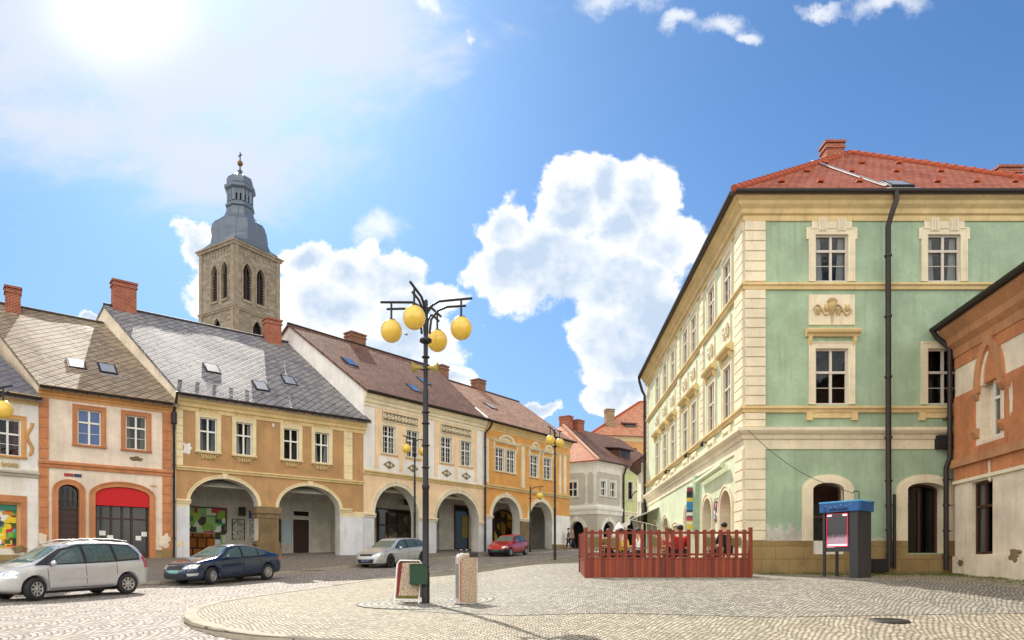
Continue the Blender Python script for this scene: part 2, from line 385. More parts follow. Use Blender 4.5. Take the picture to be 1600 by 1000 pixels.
M['green'] = plaster('green_plaster', '#a6bd9f', .65); M['palegreen'] = plaster('pale_green_plaster', '#d0dab8', .4)
M['yellow'] = plaster('yellow_trim', '#dfc58f', .5); M['creamtrim'] = plaster('cream_trim', '#e8dcbe', .45)
M['grey'] = plaster('grey_plaster', '#bdb5a4', .4); M['offwhite'] = plaster('off_white_plaster', '#e5dfcf', .4)
M['arcade'] = plaster('arcade_plaster', '#ddd8cc', .7); M['dado'] = plaster('whitewash_dado', '#dddde0', .5)
M['rust'] = plaster('rust_orange_plaster', '#cb8458', .9, blot=('#d9a07c', 1.1, .70)); M['rust2'] = plaster('brown_stucco', '#c58c62', .8)
M['shabby'] = plaster('shabby_white_plaster', '#ecdcc4', .7)
M['stoneplinth'] = brickmat('sandstone_plinth', '#a38a5c', '#8d7448', '#75623e', .9, .42, mort=.008, blotch=.25)
M['stone'] = plaster('brown_stone', '#8a7452', 1.2, bump=.8); M['relief'] = plaster('shaded_relief_stucco', '#cdb27c', .6)  # relief stucco darker than cream: shading of the carving put into its colour
M['relieff'] = plaster('painted_relief', '#83745a', .6)
M['tower'] = brickmat('tower_sandstone', '#a69a88', '#80735f', '#5c5346', .9, .42, mort=.02, blotch=.35)
M['towertrim'] = plaster('tower_trim_stone', '#a3947e', 1.0)
M['copper'] = plain('patina_sheet_metal', '#66707c', .45, .35, var=.1)
M['brick'] = brickmat('red_chimney_brick', '#a8492c', '#8a3a24', '#b09078'); M['oldbrick'] = brickmat('old_chimney_brick', '#8f5038', '#6f4232', '#9c8670')
M['palebrick'] = brickmat('pale_chimney_brick', '#b39672', '#8f7252', '#8c7c64')
M['slate'] = roofmat('grey_diamond_slate', '#6b696d', '#8e8b8a', '#2d2b31', .46, True, 1.25, lw=.045)
M['slatebrown'] = roofmat('brown_grey_diamond_slate', '#7b6c5a', '#9c8a72', '#3a3128', .46, True, 1.25, lw=.045)
M['slatedark'] = roofmat('dark_diamond_slate', '#63606a', '#7a7678', '#3d3b44', .40, True, 1.25, lw=.035)
M['tile'] = roofmat('old_brown_tile', '#61422f', '#835c46', '#2a1a14', .25, False, 1.0, moss='#5a4234')
M['tile2'] = roofmat('weathered_tile', '#8a6450', '#b38a6e', '#3a261c', .27, False, 1.0, moss='#6f6a48')
M['redtile'] = roofmat('orange_red_tile', '#92492e', '#a55f42', '#54281a', .28, False, 1.2)
M['farpink'] = roofmat('far_salmon_tile', '#b57658', '#cf9472', '#7c4c38', .3, False, 1.1)
M['limegreen'] = plaster('yellow_green_plaster', '#cdd294', .4)
M['sunlittile'] = roofmat('sunlit_red_tile', '#c58468', '#d59a7a', '#9a5c46', .22, False, 1.1)
M['black'] = plain('black_painted_metal', (.018, .017, .02), .4, .3); M['gutter'] = plain('dark_gutter_metal', (.035, .027, .025), .45, .4)
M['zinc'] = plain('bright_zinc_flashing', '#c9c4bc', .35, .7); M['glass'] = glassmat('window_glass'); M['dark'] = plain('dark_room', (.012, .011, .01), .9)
M['glassdark'] = plain('dark_shop_glass', (.025, .022, .018), .04, var=.3)
M['framewhite'] = plain('white_window_paint', '#e6e3da', .5); M['framebrown'] = plain('brown_window_paint', '#4a2a1c', .5); M['curtain'] = plain('net_curtain', '#d9d6cc', .9)
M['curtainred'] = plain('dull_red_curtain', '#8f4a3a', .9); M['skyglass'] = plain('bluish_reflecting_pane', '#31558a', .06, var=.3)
M['frameoffw'] = plain('weathered_white_paint', '#cbc3b6', .65, var=.12)
M['doorwood'] = plain('dark_brown_door_wood', '#3a2216', .5, var=.2)
# ------------------------------------------------------------------ ground, road, plaza, pavement
M['road'] = cobble('road_setts', '#857c73', '#beb4a9', '#463e36', .125, 1.5, R(20), patch='#a58f74')
M['beige'] = cobble('beige_mosaic_setts', '#8f856f', '#c6bca4', '#423a2a', .095, 1.1, R(0), patch='#a89878', joint_w=.13, flat=1.3)
M['greyset'] = cobble('grey_granite_setts', '#7d786a', '#b8b3a3', '#38342a', .095, 1.1, R(8), patch='#98907a', joint_w=.13, flat=1.0)
M['ringset'] = cobble('ring_setts', '#8f8b7f', '#bdb9ad', '#322e25', .17, 1.0, 0, polar=(-2.15, 17.7), joint_w=.17)
M['pave'] = cobble('pavement_setts', '#7e7469', '#9a9083', '#4f473c', .12, 1.2, R(35))
M['kerb'] = brickmat('kerb_stone', '#b8ae9b', '#a39985', '#5e5646', .9, .5, mort=.012)
def grid_sheet(name, xs, ys, zf, mat, **kw):
    v = [(x, y, zf(x, y)) for y in ys for x in xs]; n = len(xs)
    f = [(j * n + i, j * n + i + 1, (j + 1) * n + i + 1, (j + 1) * n + i) for j in range(len(ys) - 1) for i in range(n - 1)]
    mb = MB(); mb.add(v, f, 0, None, True); return tag(mb.build(name, mat), **kw)
def rng(a, b, st):
    n = max(1, round((b - a) / st)); return [a + (b - a) * i / n for i in range(n + 1)]
xs = [-900, -400, -200, -120] + rng(-80, 80, 1.25) + [120, 200, 400, 900]
ys = [-60, -30] + rng(-10, 75, 1.25) + [90, 120, 200, 400, 900, 1500]
grid_sheet('road', xs, ys, ground, M['road'], label='grey brown cobbled road', kind='structure')
def sheet(name, outline, dz, mat, label, step=1.0, edge=None):
    """outline (x,y) filled with a fine triangulation that follows the terrain"""
    pts = []
    for a, b in zip(outline, outline[1:] + outline[:1]):
        a, b = Vector(a), Vector(b); n = max(1, int((b - a).length / step))
        pts += [a + (b - a) * i / n for i in range(n)]
    x0, x1 = min(p.x for p in pts), max(p.x for p in pts); y0, y1 = min(p.y for p in pts), max(p.y for p in pts)
    ne = len(pts); inner = []
    for x in rng(x0, x1, step * 1.25):
        for y in rng(y0, y1, step * 1.25):
            c = False; j = ne - 1
            for i in range(ne):
                if (pts[i].y > y) != (pts[j].y > y) and x < (pts[j].x - pts[i].x) * (y - pts[i].y) / (pts[j].y - pts[i].y) + pts[i].x: c = not c
                j = i
            if c and min((p - Vector((x, y))).length for p in pts) > step * .4: inner.append(Vector((x, y)))
    r = delaunay_2d_cdt(pts + inner, [(i, (i + 1) % ne) for i in range(ne)], [list(range(ne))], 1, 1e-5)
    mb = MB(); mb.add([(p.x, p.y, ground(p.x, p.y) + dz(p.x, p.y)) for p in r[0]], r[2], 0, None, True)
    bot = MB()
    return tag(mb.build(name, mat), label, kind='structure')
raise_ = lambda x, y: .03 + .09 * (1 - sst(13, 24, y))
edge_px = [(905, 866.5), (860, 873), (725, 888), (640, 899), (560, 909), (440, 927), (380, 936), (330, 946), (300, 956), (287, 965), (288, 973), (300, 982), (335, 993), (400, 1004)]
edge = [gp(*p) for p in edge_px]
e2 = [edge[-1] + Vector((1.0, -.55)), edge[-1] + Vector((3.0, -1.1)), Vector((6, 9.6)), Vector((34, 9.2))]
outline = [tuple(p) for p in edge + e2] + [(34, 60), (7.5, 60)]
sheet('plaza_paving', outline, raise_, M['beige'], 'beige mosaic paving of the square', .5)
gpoly = [(620, 928), (738, 898), (820, 888), (905, 880), (940, 876), (1010, 874), (1180, 893), (1330, 908), (1600, 925), (1640, 968), (1200, 975), (800, 972), (640, 962), (600, 946)]
gpl = [tuple(gp(*p)) for p in gpoly]
sheet('granite_paving', gpl, lambda x, y: raise_(x, y) + .008, M['greyset'], 'grey granite sett paving inlaid in the square', .5)
ring = [(-2.15 + 1.75 * math.cos(a), 17.7 + 1.75 * math.sin(a)) for a in [6.28318 * i / 40 for i in range(40)]]
sheet('ring_paving', ring, lambda x, y: raise_(x, y) + .018, M['ringset'], 'rings of pale setts laid round the foot of the tall lamp post', .3)
def kerb_strip(name, pts, wdt, z0f, hf, mat, label, side=1):
    P = []
    for a, b in zip(pts, pts[1:]):
        a, b = Vector(a[:2]), Vector(b[:2]); n = max(1, int((b - a).length / .45)); P += [a + (b - a) * i / n for i in range(n)]
    P.append(Vector(pts[-1][:2])); mb = MB(); v = []
    for i, p in enumerate(P):
        t = (P[min(i + 1, len(P) - 1)] - P[max(i - 1, 0)]).normalized(); nn = Vector((-t.y, t.x)) * side * wdt; q = p + nn
        zt = z0f(p.x, p.y) + hf(p.x, p.y)
        v += [(p.x, p.y, zt - .45), (p.x, p.y, zt - .015), (p.x + nn.x * .1, p.y + nn.y * .1, zt), (q.x, q.y, zt), (q.x, q.y, zt - .45)]
    f = []
    for i in range(len(P) - 1):
        for k in range(4): f.append((i * 5 + k, i * 5 + k + 1, (i + 1) * 5 + k + 1, (i + 1) * 5 + k))
    mb.add(v, f); return tag(mb.build(name, mat), label, kind='structure')
kerb_strip('kerb', [tuple(p) for p in edge + e2], .26, ground, lambda x, y: raise_(x, y) + .012, M['kerb'], 'pale stone kerb round the edge of the square', 1)

# the row of houses: facade line points
def vpdir(vp): return Vector((vp - 800, F)).normalized()
def along(p, d, px):
    k = (px - 800) / F; return p + d * ((k * p.y - p.x) / (d.x - k * d.y))
A3 = Vector(((275 - 800) / F * 35, 35)); B3 = along(A3, vpdir(2150), 568)
B4 = along(B3, vpdir(1724), 757); B5 = along(B4, vpdir(1660), 890)
A2 = along(A3, vpdir(2150), 60); A1 = along(A2, vpdir(1750), -130)
def zrel(p, py): return EZ + (HOR - py) / F * p.y
fz = [zrel(A1, 876), zrel(A2, 874), zrel(A3, 871), zrel(B3, 867), zrel(B4, 862), zrel(B5, 857)]
fp = [A1, A2, A3, B3, B4, B5]
kerbp = [Vector(p) for p in [(-24, 4), (-17.6, 17), (-13.0, 26.1), (-10.6, 31), (-8.5, 36), (-5.0, 43), (-3.05, 46), (1.9, 52), (5.2, 58.5)]]
def resamp(pts, zs, n):
    L = [0]
    for a, b in zip(pts, pts[1:]): L.append(L[-1] + (b - a).length)
    out = []
    for i in range(n + 1):
        s = L[-1] * i / n
        k = max(j for j in range(len(L) - 1) if L[j] <= s + 1e-9); t = (s - L[k]) / (L[k + 1] - L[k])
        out.append((pts[k].lerp(pts[k + 1], t), zs[k] * (1 - t) + zs[k + 1] * t if zs else 0))
    return out
N = 60
lead = [Vector((-44, 4)), ] ; fpts = resamp(lead + fp, [fz[0] - 1.2] + fz, N); kpts = resamp(kerbp, None, N)
mb = MB(); v = []; rows = 8
for i in range(N + 1):
    (f_, zf), (k_, _) = fpts[i], kpts[i]; zk = ground(k_.x, k_.y) + .12
    for j in range(rows + 1):
        t = j / rows; p = k_.lerp(f_, t); v.append((p.x, p.y, zk + (zf - zk) * t ** .8 + .0))
    nn = (f_ - k_).normalized(); q = f_ + nn * 5.5; v.append((q.x, q.y, zf + .02))
rw = rows + 2
mb.add(v, [(i * rw + j + rw, i * rw + j + rw + 1, i * rw + j + 1, i * rw + j) for i in range(N) for j in range(rw - 1)], 0, None, True)
tag(mb.build('pavement', M['pave']), 'grey cobbled pavement in front of the row of arcaded houses', kind='structure')
kerb_strip('kerb', [tuple(p) for p in kerbp], .22, ground, lambda x, y: .13, M['kerb'], 'stone kerb along the pavement of the house row', 1)

# ------------------------------------------------------------------ building kit
class Site:
    """local frame of one facade under a building's root"""
    def __init__(s, fr, root=None, rootfr=None):
        s.fr = fr; s.root = root; rf = rootfr or fr
        d = fr.p0 - rf.p0; c, n = math.cos(-rf.rz), math.sin(-rf.rz)
        s.loc = Vector((d.x * c - d.y * n, d.x * n + d.y * c, fr.zb - rf.zb)); s.rz = fr.rz - rf.rz
    def at(s, x, y, z):
        c, n = math.cos(s.rz), math.sin(s.rz); return s.loc + Vector((x * c - y * n, x * n + y * c, z))
    def build(s, mb, name, mats, x=0, y=0, z=0): return mb.build(name, mats, s.root, s.at(x, y, z), s.rz)
    def u(s, px, yi=0): return s.fr.u(px, yi)
    def z(s, px, py, yi=0): return s.fr.z(px, py, yi)
def arch(u0, u1, z0, zs, rise, n=20):
    c, r = (u0 + u1) / 2, (u1 - u0) / 2
    return [(u0, z0)] + [(c - r * math.cos(math.pi * i / n), zs + rise * math.sin(math.pi * i / n)) for i in range(n + 1)] + [(u1, z0)]
def gothic(u0, u1, z0, zs, rise, n=9):
    w_ = u1 - u0; A = [math.pi / 3 * i / n for i in range(n + 1)]
    return [(u0, z0)] + [(u0 + w_ * (1 - math.cos(a)), zs + rise * math.sin(a) / .866) for a in A] + [(u1 - w_ * (1 - math.cos(a)), zs + rise * math.sin(a) / .866) for a in reversed(A[:-1])] + [(u1, z0)]
def rect(u0, u1, z0, z1): return [(u0, z0), (u0, z1), (u1, z1), (u1, z0)]
def wallmb(L, H, holes, ztop=None, zbot=-.5, mats=3):
    """holes: (path, depth, kind) kind: 'open' (deep arcade), 'dark' (dark room behind), 'flat' (wall colour niche). paths run from lower left over the top to lower right.
    holes whose foot is at or below 0 are notched into the outline"""
    mb = MB(); ground_h = sorted([h for h in holes if h[0][0][1] <= 0.02], key=lambda h: h[0][0][0]); inner = [h for h in holes if h[0][0][1] > .02]
    out = [(0, zbot)]
    for p, d, k in ground_h: out += [(p[0][0], zbot)] + p + [(p[-1][0], zbot)]
    out += [(L, zbot), (L, H), (0, H)]
    mb.poly([out] + [list(h[0]) for h in inner], 0.0, 0)
    for p, d, k in holes:
        g = p[0][1] <= .02; q = ([(p[0][0], zbot)] + list(p) + [(p[-1][0], zbot)]) if g else list(p)
        n = len(q); last = n - 1 if g else n
        v = [(a[0], 0, a[1]) for a in q] + [(a[0], d, a[1]) for a in q]
        mb.add(v, [(i, i + n, (i + 1) % n + n, (i + 1) % n) for i in range(last)], 1)
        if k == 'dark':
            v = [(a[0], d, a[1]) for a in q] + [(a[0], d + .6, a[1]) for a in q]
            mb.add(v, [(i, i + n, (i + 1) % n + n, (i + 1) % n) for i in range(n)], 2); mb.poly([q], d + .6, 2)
        elif k == 'flat': mb.poly([q], d, 1)
    return mb
WCACHE = {}; WRND = random.Random(12); M['curtaindim'] = plain('dim_greenish_curtain', '#8f9282', .9)
def window(site, uc, z0, w, h, nx=2, tr=.62, bars=0, fr='framewhite', sur=None, sw=.16, sill=True, curt='curtain', y=.13, hood=None, glass='glass', silld=.12, stile=.055, barsx=0, surtop=None, label=None):
    if curt == 'curtain': curt = WRND.choice(['curtain', 'curtain', 'curtain', 'curtaindim', None])
    key = (round(w, 2), round(h, 2), nx, tr, bars, fr, sur, sw, sill, curt, hood, glass, barsx, surtop)
    root = site.root
    if key not in WCACHE:
        mbs = []
        g = MB(); g.add([(-w / 2, y, 0), (w / 2, y, 0), (w / 2, y, h), (-w / 2, y, h)], [(0, 1, 2, 3)]); me = g.mesh('window', M[glass])
        f = MB(); s = stile
        f.ring([(-w / 2, 0), (-w / 2, h), (w / 2, h), (w / 2, 0)], [(-w / 2 + s, s), (-w / 2 + s, h - s), (w / 2 - s, h - s), (w / 2 - s, s)], y - .05, y + .03, 0, closed=True)
        zt = h * tr if tr else h
        if tr: f.box(-w / 2 + s, w / 2 - s, y - .06, y + .02, zt - s * .7, zt + s * .7)
        for i in range(1, nx):
            x = -w / 2 + w * i / nx; f.box(x - s * .75, x + s * .75, y - .045, y + .025, s, h - s)
        for (za, zb, nb) in ((s, zt, bars), (zt, h - s, max(0, bars - 1) if bars else 0)):
            for j in range(1, nb + 1):
                zz = za + (zb - za) * j / (nb + 1); f.box(-w / 2 + s, w / 2 - s, y - .02, y + .012, zz - .010, zz + .010)
        for i in range(nx):
            for j in range(1, barsx + 1):
                x = -w / 2 + w * (i + j / (barsx + 1)) / nx; f.box(x - .010, x + .010, y - .021, y + .011, s, h - s)
        parts = [('frame', f.mesh('frame', M[fr]))]
        if sur:
            r = MB(); r.ring([(-w / 2 - sw, -.0), (-w / 2 - sw, h + sw), (w / 2 + sw, h + sw), (w / 2 + sw, 0)], [(-w / 2, 0), (-w / 2, h), (w / 2, h), (w / 2, 0)], -.045, .001)
            r.ring([(-w / 2 - sw, 0), (-w / 2 - sw, h + sw), (w / 2 + sw, h + sw), (w / 2 + sw, 0)], [(-w / 2 - sw + .04, 0), (-w / 2 - sw + .04, h + sw - .04), (w / 2 + sw - .04, h + sw - .04), (w / 2 + sw - .04, 0)], -.065, -.04)
            if surtop:
                r.box(-w / 2 - sw, w / 2 + sw, -.04, .001, h + sw + .002, h + sw + surtop)
            parts.append(('surround', r.mesh('surround', M[sur])))
        if sill:
            b = MB(); b.sweepx([(.12, -.09), (-silld, -.09), (-silld - .02, -.03), (-silld - .02, -.002), (.12, .015)], -w / 2 - sw * 1.1, w / 2 + sw * 1.1, 0)
            parts.append(('sill', b.mesh('sill', M[sur or 'creamtrim'])))
        if hood:
            b = MB(); hw = w / 2 + sw * 1.5; zb = h + sw + .16
            b.sweepx([(.0, zb), (-.10, zb), (-.13, zb + .06), (-.24, zb + .10), (-.27, zb + .17), (-.27, zb + .21), (0, zb + .28)], -hw, hw)
            for sx in (-1, 1):
                b.prism([(0, zb), (-.16, zb), (-.13, zb - .14), (-.05, zb - .30), (0, zb - .34)], sx * (hw - .14) - .05, sx * (hw - .14) + .05, 0, 'yz')
            parts.append(('hood', b.mesh('hood', M[hood])))
        if curt:
            c = MB()
            for sx in (-1, 1):
                xa, xb = sx * w * .47, sx * w * .20
                pts = [(xa + (xb - xa) * i / 10, y + .10 + .02 * math.sin(i * 2.4)) for i in range(11)]
                c.add([(p[0], p[1], .04) for p in pts] + [(xa + (p[0] - xa) * (.7 if i else 1), p[1], h * .98) for i, p in enumerate(pts)], [(i, i + 1, i + 12, i + 11) for i in range(10)], 0, None, True)
            parts.append(('curtain', c.mesh('curtain', M[curt])))
        WCACHE[key] = (me, parts)
    me, parts = WCACHE[key]
    o = link('window', me, root, site.at(uc, 0, z0), site.rz)
    for n_, m_ in parts: link(n_, m_, o)
    return o
def prof_cornice(z0, h, out, steps=4):
    """classical stepped cornice profile; returns (y,z) outline"""
    p = [(.0, z0), (-out * .12, z0), (-out * .12, z0 + h * .22), (-out * .30, z0 + h * .27), (-out * .34, z0 + h * .45), (-out * .62, z0 + h * .58), (-out * .68, z0 + h * .72), (-out * .95, z0 + h * .80), (-out, z0 + h * .97), (-out, z0 + h), (0, z0 + h)]
    return p
def prof_string(z0, h, out): return [(0, z0), (-out * .5, z0), (-out * .6, z0 + h * .4), (-out, z0 + h * .55), (-out, z0 + h * .8), (0, z0 + h)]
def archivolt(site, u0, u1, z0, zs, rise, w, mat, name='archivolt', proud=.05, key=True, leg=None):
    a = arch(u0, u1, z0 if leg is None else leg, zs, rise, 24); b = arch(u0 - w, u1 + w, z0 if leg is None else leg, zs, rise + w, 24)
    mb = MB(); mb.ring(b, a, -proud, .002); b2 = arch(u0 - w, u1 + w, z0 if leg is None else leg, zs, rise + w, 24); a2 = arch(u0 - w * .7, u1 + w * .7, z0 if leg is None else leg, zs, rise + w * .7, 24)
    mb.ring(b2, a2, -proud - .03, -proud + .004)
    if key:
        c = (u0 + u1) / 2; mb.prism([(c - .10, zs + rise - .02), (c - .15, zs + rise + w + .08), (c + .15, zs + rise + w + .08), (c + .10, zs + rise - .02)], -proud - .06, .0)
    return site.build(mb, name, mat)
def scrolls(mb, x0, x1, z0, z1, y=-.05, r=.016, n=2, m=0):
    """stucco foliage relief: a waving stem with a coiled tendril and leaves in every bend"""
    w_ = (x1 - x0) / (2 * n); h = z1 - z0; cz = (z0 + z1) / 2; N_ = 16 * n
    mb.tube([(x0 + (x1 - x0) * i / N_, y, cz + h * .30 * math.sin(math.pi * 2 * n * i / N_)) for i in range(N_ + 1)], r * .8, 5, m, caps=False)
    for k in range(2 * n):
        cx = x0 + w_ * (k + .5); s_ = -1 if k % 2 else 1; rr = min(w_, h) * .30; c2 = cz - s_ * h * .10
        mb.tube([(cx + rr * (1 - t / 18) * math.cos(t * .7), y - .004, c2 + s_ * rr * (1 - t / 18) * math.sin(t * .7)) for t in range(14)], [r * (1 - i / 26) for i in range(14)], 5, m, caps=False)
        for a in (-.5, .5, 1.6): mb.tube([(cx + rr * .3 * math.cos(a), y, c2 + s_ * rr * .2), (cx + w_ * .42 * math.sin(a), y - .006, c2 - s_ * h * .26 * math.cos(a))], [r * 1.5, r * .3], 5, m, caps=False)
def roof_and_gables(site, L, He, k, yr, zrl, zrr, mroof, mgable, ov=.42, back=True, th=.14, drop=.0, name='roof', pl=0, pr=0, kr=None, zbl=-.5, zbr=-.5):
    """sheared gabled body: ridge ends at depth yr; k shears the party walls"""
    kr = k if kr is None else kr
    S = lambda u, yi: u + (k if u < L * .5 else kr) * yi
    mb = MB(); sl = math.hypot(yr + ov, zrl - He); ze = He - .02
    el = -pl; er = L + pr
    def slope(pts, uvs):
        n = len(pts); v = [p for p in pts] + [(p[0], p[1], p[2] - th) for p in pts]
        mb.add(v, [tuple(range(n))] + [tuple(range(2 * n - 1, n - 1, -1))] + [(i, i + n, (i + 1) % n + n, (i + 1) % n) for i in range(n)], 0, [uvs, list(reversed(uvs))] + [[uvs[i], uvs[i], uvs[(i + 1) % n], uvs[(i + 1) % n]] for i in range(n)])
    kk = (zrl - He) / yr
    a, b = (S(el, -ov), -ov, ze - ov * kk * .55), (S(er, -ov), -ov, ze - ov * kk * .55)
    c, d = (S(er, yr), yr, zrr), (S(el, yr), yr, zrl)
    slope([a, b, c, d], [(a[0], 0), (b[0], 0), (c[0], sl), (d[0], sl)])
    NX, NY, rs = 22, 12, random.Random(int(L * 100)); ph = [rs.uniform(0, 6.28) for _ in range(4)]; gv = []; guv = []
    for j in range(NY + 1):
        for i in range(NX + 1):
            ti, tj = i / NX, j / NY; p = Vector(a).lerp(Vector(b), ti).lerp(Vector(d).lerp(Vector(c), ti), tj); e_ = min(1, 6 * tj, 6 * (1 - tj)) * min(1, 6 * ti, 6 * (1 - ti))
            p.z += .012 + e_ * (.035 + .022 * math.sin(ti * 9 + ph[0] + tj * 3) + .020 * math.sin(tj * 7 + ph[1] - ti * 4) + rs.uniform(-.008, .008)); gv.append(tuple(p)); guv.append((a[0] + (b[0] - a[0]) * ti, sl * tj))
    gf = [(j * (NX + 1) + i, j * (NX + 1) + i + 1, (j + 1) * (NX + 1) + i + 1, (j + 1) * (NX + 1) + i) for j in range(NY) for i in range(NX)]
    mb.add(gv, gf, 0, [[guv[q] for q in f] for f in gf], True)
    e, f_ = (S(er, 2 * yr), 2 * yr, ze), (S(el, 2 * yr), 2 * yr, ze)
    slope([(d[0], yr + .001, d[2]), (c[0], yr + .001, c[2]), e, f_], [(d[0], 0), (c[0], 0), (e[0], sl), (f_[0], sl)])
    rt = MB(); rt.tube([d, c], .11, 7)
    ro = site.build(mb, name, mroof); rt.build('ridge_tiles', mroof if not isinstance(mroof, list) else mroof[0], ro)
    g = MB()
    for x, z_, zb_ in ((0, zrl, zbl), (L, zrr, zbr)):
        q = [(x, 0, zb_), (x, 0, He), (S(x, yr), yr, z_ - th), (S(x, 2 * yr), 2 * yr, He), (S(x, 2 * yr), 2 * yr, zb_)]
        g.add(q, [(0, 1, 2, 3, 4)] if x == 0 else [(4, 3, 2, 1, 0)])
    g.add([(S(0, 2 * yr), 2 * yr, -.5), (S(L, 2 * yr), 2 * yr, -.5), (S(L, 2 * yr), 2 * yr, He), (S(0, 2 * yr), 2 * yr, He)], [(0, 1, 2, 3)])
    g.add([(0, 0, He - .02), (L, 0, He - .02), (S(L, 2 * yr), 2 * yr, He - .02), (S(0, 2 * yr), 2 * yr, He - .02)], [(0, 1, 2, 3)])
    site.build(g, 'gable_wall', mgable)
    def onroof(u, yi, dz=0):   # a point on the front slope
        t = (yi + ov) / (yr + ov); z0_, z1_ = a[2], d[2] + (c[2] - d[2]) * ((u - k * yi) / L); return Vector((u, yi, z0_ + (z1_ - z0_) * t + dz))
    return ro, onroof, kk
def gutter(site, x0, x1, y, z, r=.085):
    mb = MB(); n = 6; pr = [(y + r * math.cos(math.pi * (1 + i / n)), z + r * math.sin(math.pi * (1 + i / n))) for i in range(n + 1)] + [(y + r + .0, z + .02), (y - r, z + .02)]
    mb.sweepx(pr, x0, x1); return site.build(mb, 'gutter', M['gutter'])
def downpipe(site, pts, r=.055, mat='gutter', clips=True, name='downpipe'):
    mb = MB(); mb.tube(pts, r, 10)
    for i in range(len(pts) - 1):
        a, b = Vector(pts[i]), Vector(pts[i + 1])
        if clips and abs(a.z - b.z) > 2.5:
            for t in (.12, .37, .62, .87):
                p = a.lerp(b, t); mb.tube([p - Vector((0, 0, .03)), p + Vector((0, 0, .03))], r * 1.35, 10); mb.box(p.x - .01, p.x + .01, p.y, p.y + .2, p.z - .012, p.z + .012)
    return site.build(mb, name, M[mat])
def chimney(site, u, yi, zb, zt, w=.7, d=.6, mat='brick', capm='brick', lean=0):
    mb = MB(); mb.box(-w / 2, w / 2, -d / 2, d / 2, zb - zt, -.34); mb.box(-w / 2 - .05, w / 2 + .05, -d / 2 - .05, d / 2 + .05, -.34, -.22)
    mb.box(-w / 2 - .0, w / 2 + .0, -d / 2, d / 2, -.22, -.10); mb.box(-w / 2 - .07, w / 2 + .07, -d / 2 - .07, d / 2 + .07, -.10, 0); 
    o = site.build(mb, 'chimney', M[mat], u, yi, zt)
    for sx in (-.25, .25):
        pm = MB(); pm.box(w * sx - w * .17, w * sx + w * .17, -d * .3, d * .3, .001, .012); pm.build('flue_opening', M['dark'], o)
    return o
def skylight(site, P, slope, w=.78, h=1.0, glassm='zinc'):
    a = math.atan(slope); mb = MB(); mb.box(-w / 2, w / 2, -.02, h, .0, .09)
    o = site.build(mb, 'roof_window', M['gutter'], *P); o.rotation_euler = (a, 0, site.rz)
    g = MB(); g.add([(-w / 2 + .08, .06, .098), (w / 2 - .08, .06, .098), (w / 2 - .08, h - .1, .098), (-w / 2 + .08, h - .1, .098)], [(0, 1, 2, 3)]); g.build('pane', M[glassm], o)
    f = MB(); f.box(-w / 2 - .14, w / 2 + .14, -.2, -.02, -.01, .025); f.build('flashing', M['zinc'], o)
    return o
def quoins(site, u0, u1, z0, z1, mat, n=None, sh=.31, proud=.05, name='quoins'):
    mb = MB(); n = n or round((z1 - z0) / sh); s_ = (z1 - z0) / n
    mb.box(u0, u1, -proud * .5, .0, z0, z1)
    for i in range(n): mb.box(u0 - .0, u1 + .0, -proud, -proud * .4, z0 + i * s_ + .02, z0 + (i + 1) * s_ - .02)
    return site.build(mb, name, mat)
def slab(site, u0, u1, z0, z1, mat, name, proud=.03, y0=0.0):
    mb = MB(); mb.box(u0, u1, y0 - proud, y0 + .0, z0, z1); return site.build(mb, name, mat)
def root_for(fr, name, label, cat, group=None): return thing(name, label, cat, (fr.p0.x, fr.p0.y, fr.zb), fr.rz, group)
def arcade(site, L, depth, zc, left=False, right=False):
    """the covered walk behind the arches: back wall, vaulted ceiling, end walls"""
    mb = MB(); d0 = .55
    mb.box(0.03, L - .03, depth, depth + .1, -.5, zc, 0)
    n = 10; v = []
    for i in range(n + 1):
        a = math.pi * i / n; v += [(.03, d0 + (depth - d0) * i / n, zc - .75 + .75 * math.sin(a) ** .7 if 0 < i < n else zc - .75), (L - .03, d0 + (depth - d0) * i / n, zc - .75 + .75 * math.sin(a) ** .7 if 0 < i < n else zc - .75)]
    mb.add(v, [(2 * i, 2 * i + 2, 2 * i + 3, 2 * i + 1) for i in range(n)], 0, None, True)
    if left: mb.add([(.03, d0, -.5), (.03, depth, -.5), (.03, depth, zc), (.03, d0, zc)], [(0, 1, 2, 3)])
    if right: mb.add([(L - .03, d0, -.5), (L - .03, depth, -.5), (L - .03, depth, zc), (L - .03, d0, zc)], [(3, 2, 1, 0)])
    return site.build(mb, 'arcade_wall', M['arcade'])
def worn(site, px, py, w_, h_, mat, seed, y=.006, name='bare_patch'):
    rr_ = random.Random(seed); n = 22; u_, z_ = site.u(px), site.z(px, py); k = [1 + .35 * math.sin(i * 1.3 + seed) * rr_.random() + .35 * (rr_.random() - .5) for i in range(n)]
    mb = MB(); mb.prism([(u_ + w_ / 2 * k[i] * math.cos(6.28318 * i / n), z_ + h_ / 2 * k[i] * math.sin(6.28318 * i / n)) for i in range(n)], -y, .0); return site.build(mb, name, M[mat])
G_ROW = 'houses of the arcaded row'

FR1, FR2, FR3, FR4, FR5 = (Fr(a, b, z) for a, b, z in zip(fp, fp[1:], fz))
def shear(fa, px, yr, fb):     # party wall leaning direction of house fa expressed in the frame of its left neighbour fb
    k = fa.u(px, yr) / yr; v = fa.d * k + fa.n; return k, v.dot(fb.d) / v.dot(fb.n)
K3, K2R = shear(FR3, 163, 6.5, FR2); K4, K3R = shear(FR4, 452, 6.6, FR3); K5, K4R = shear(FR5, 676, 6.8, FR4); K2, K1R = K3, K3
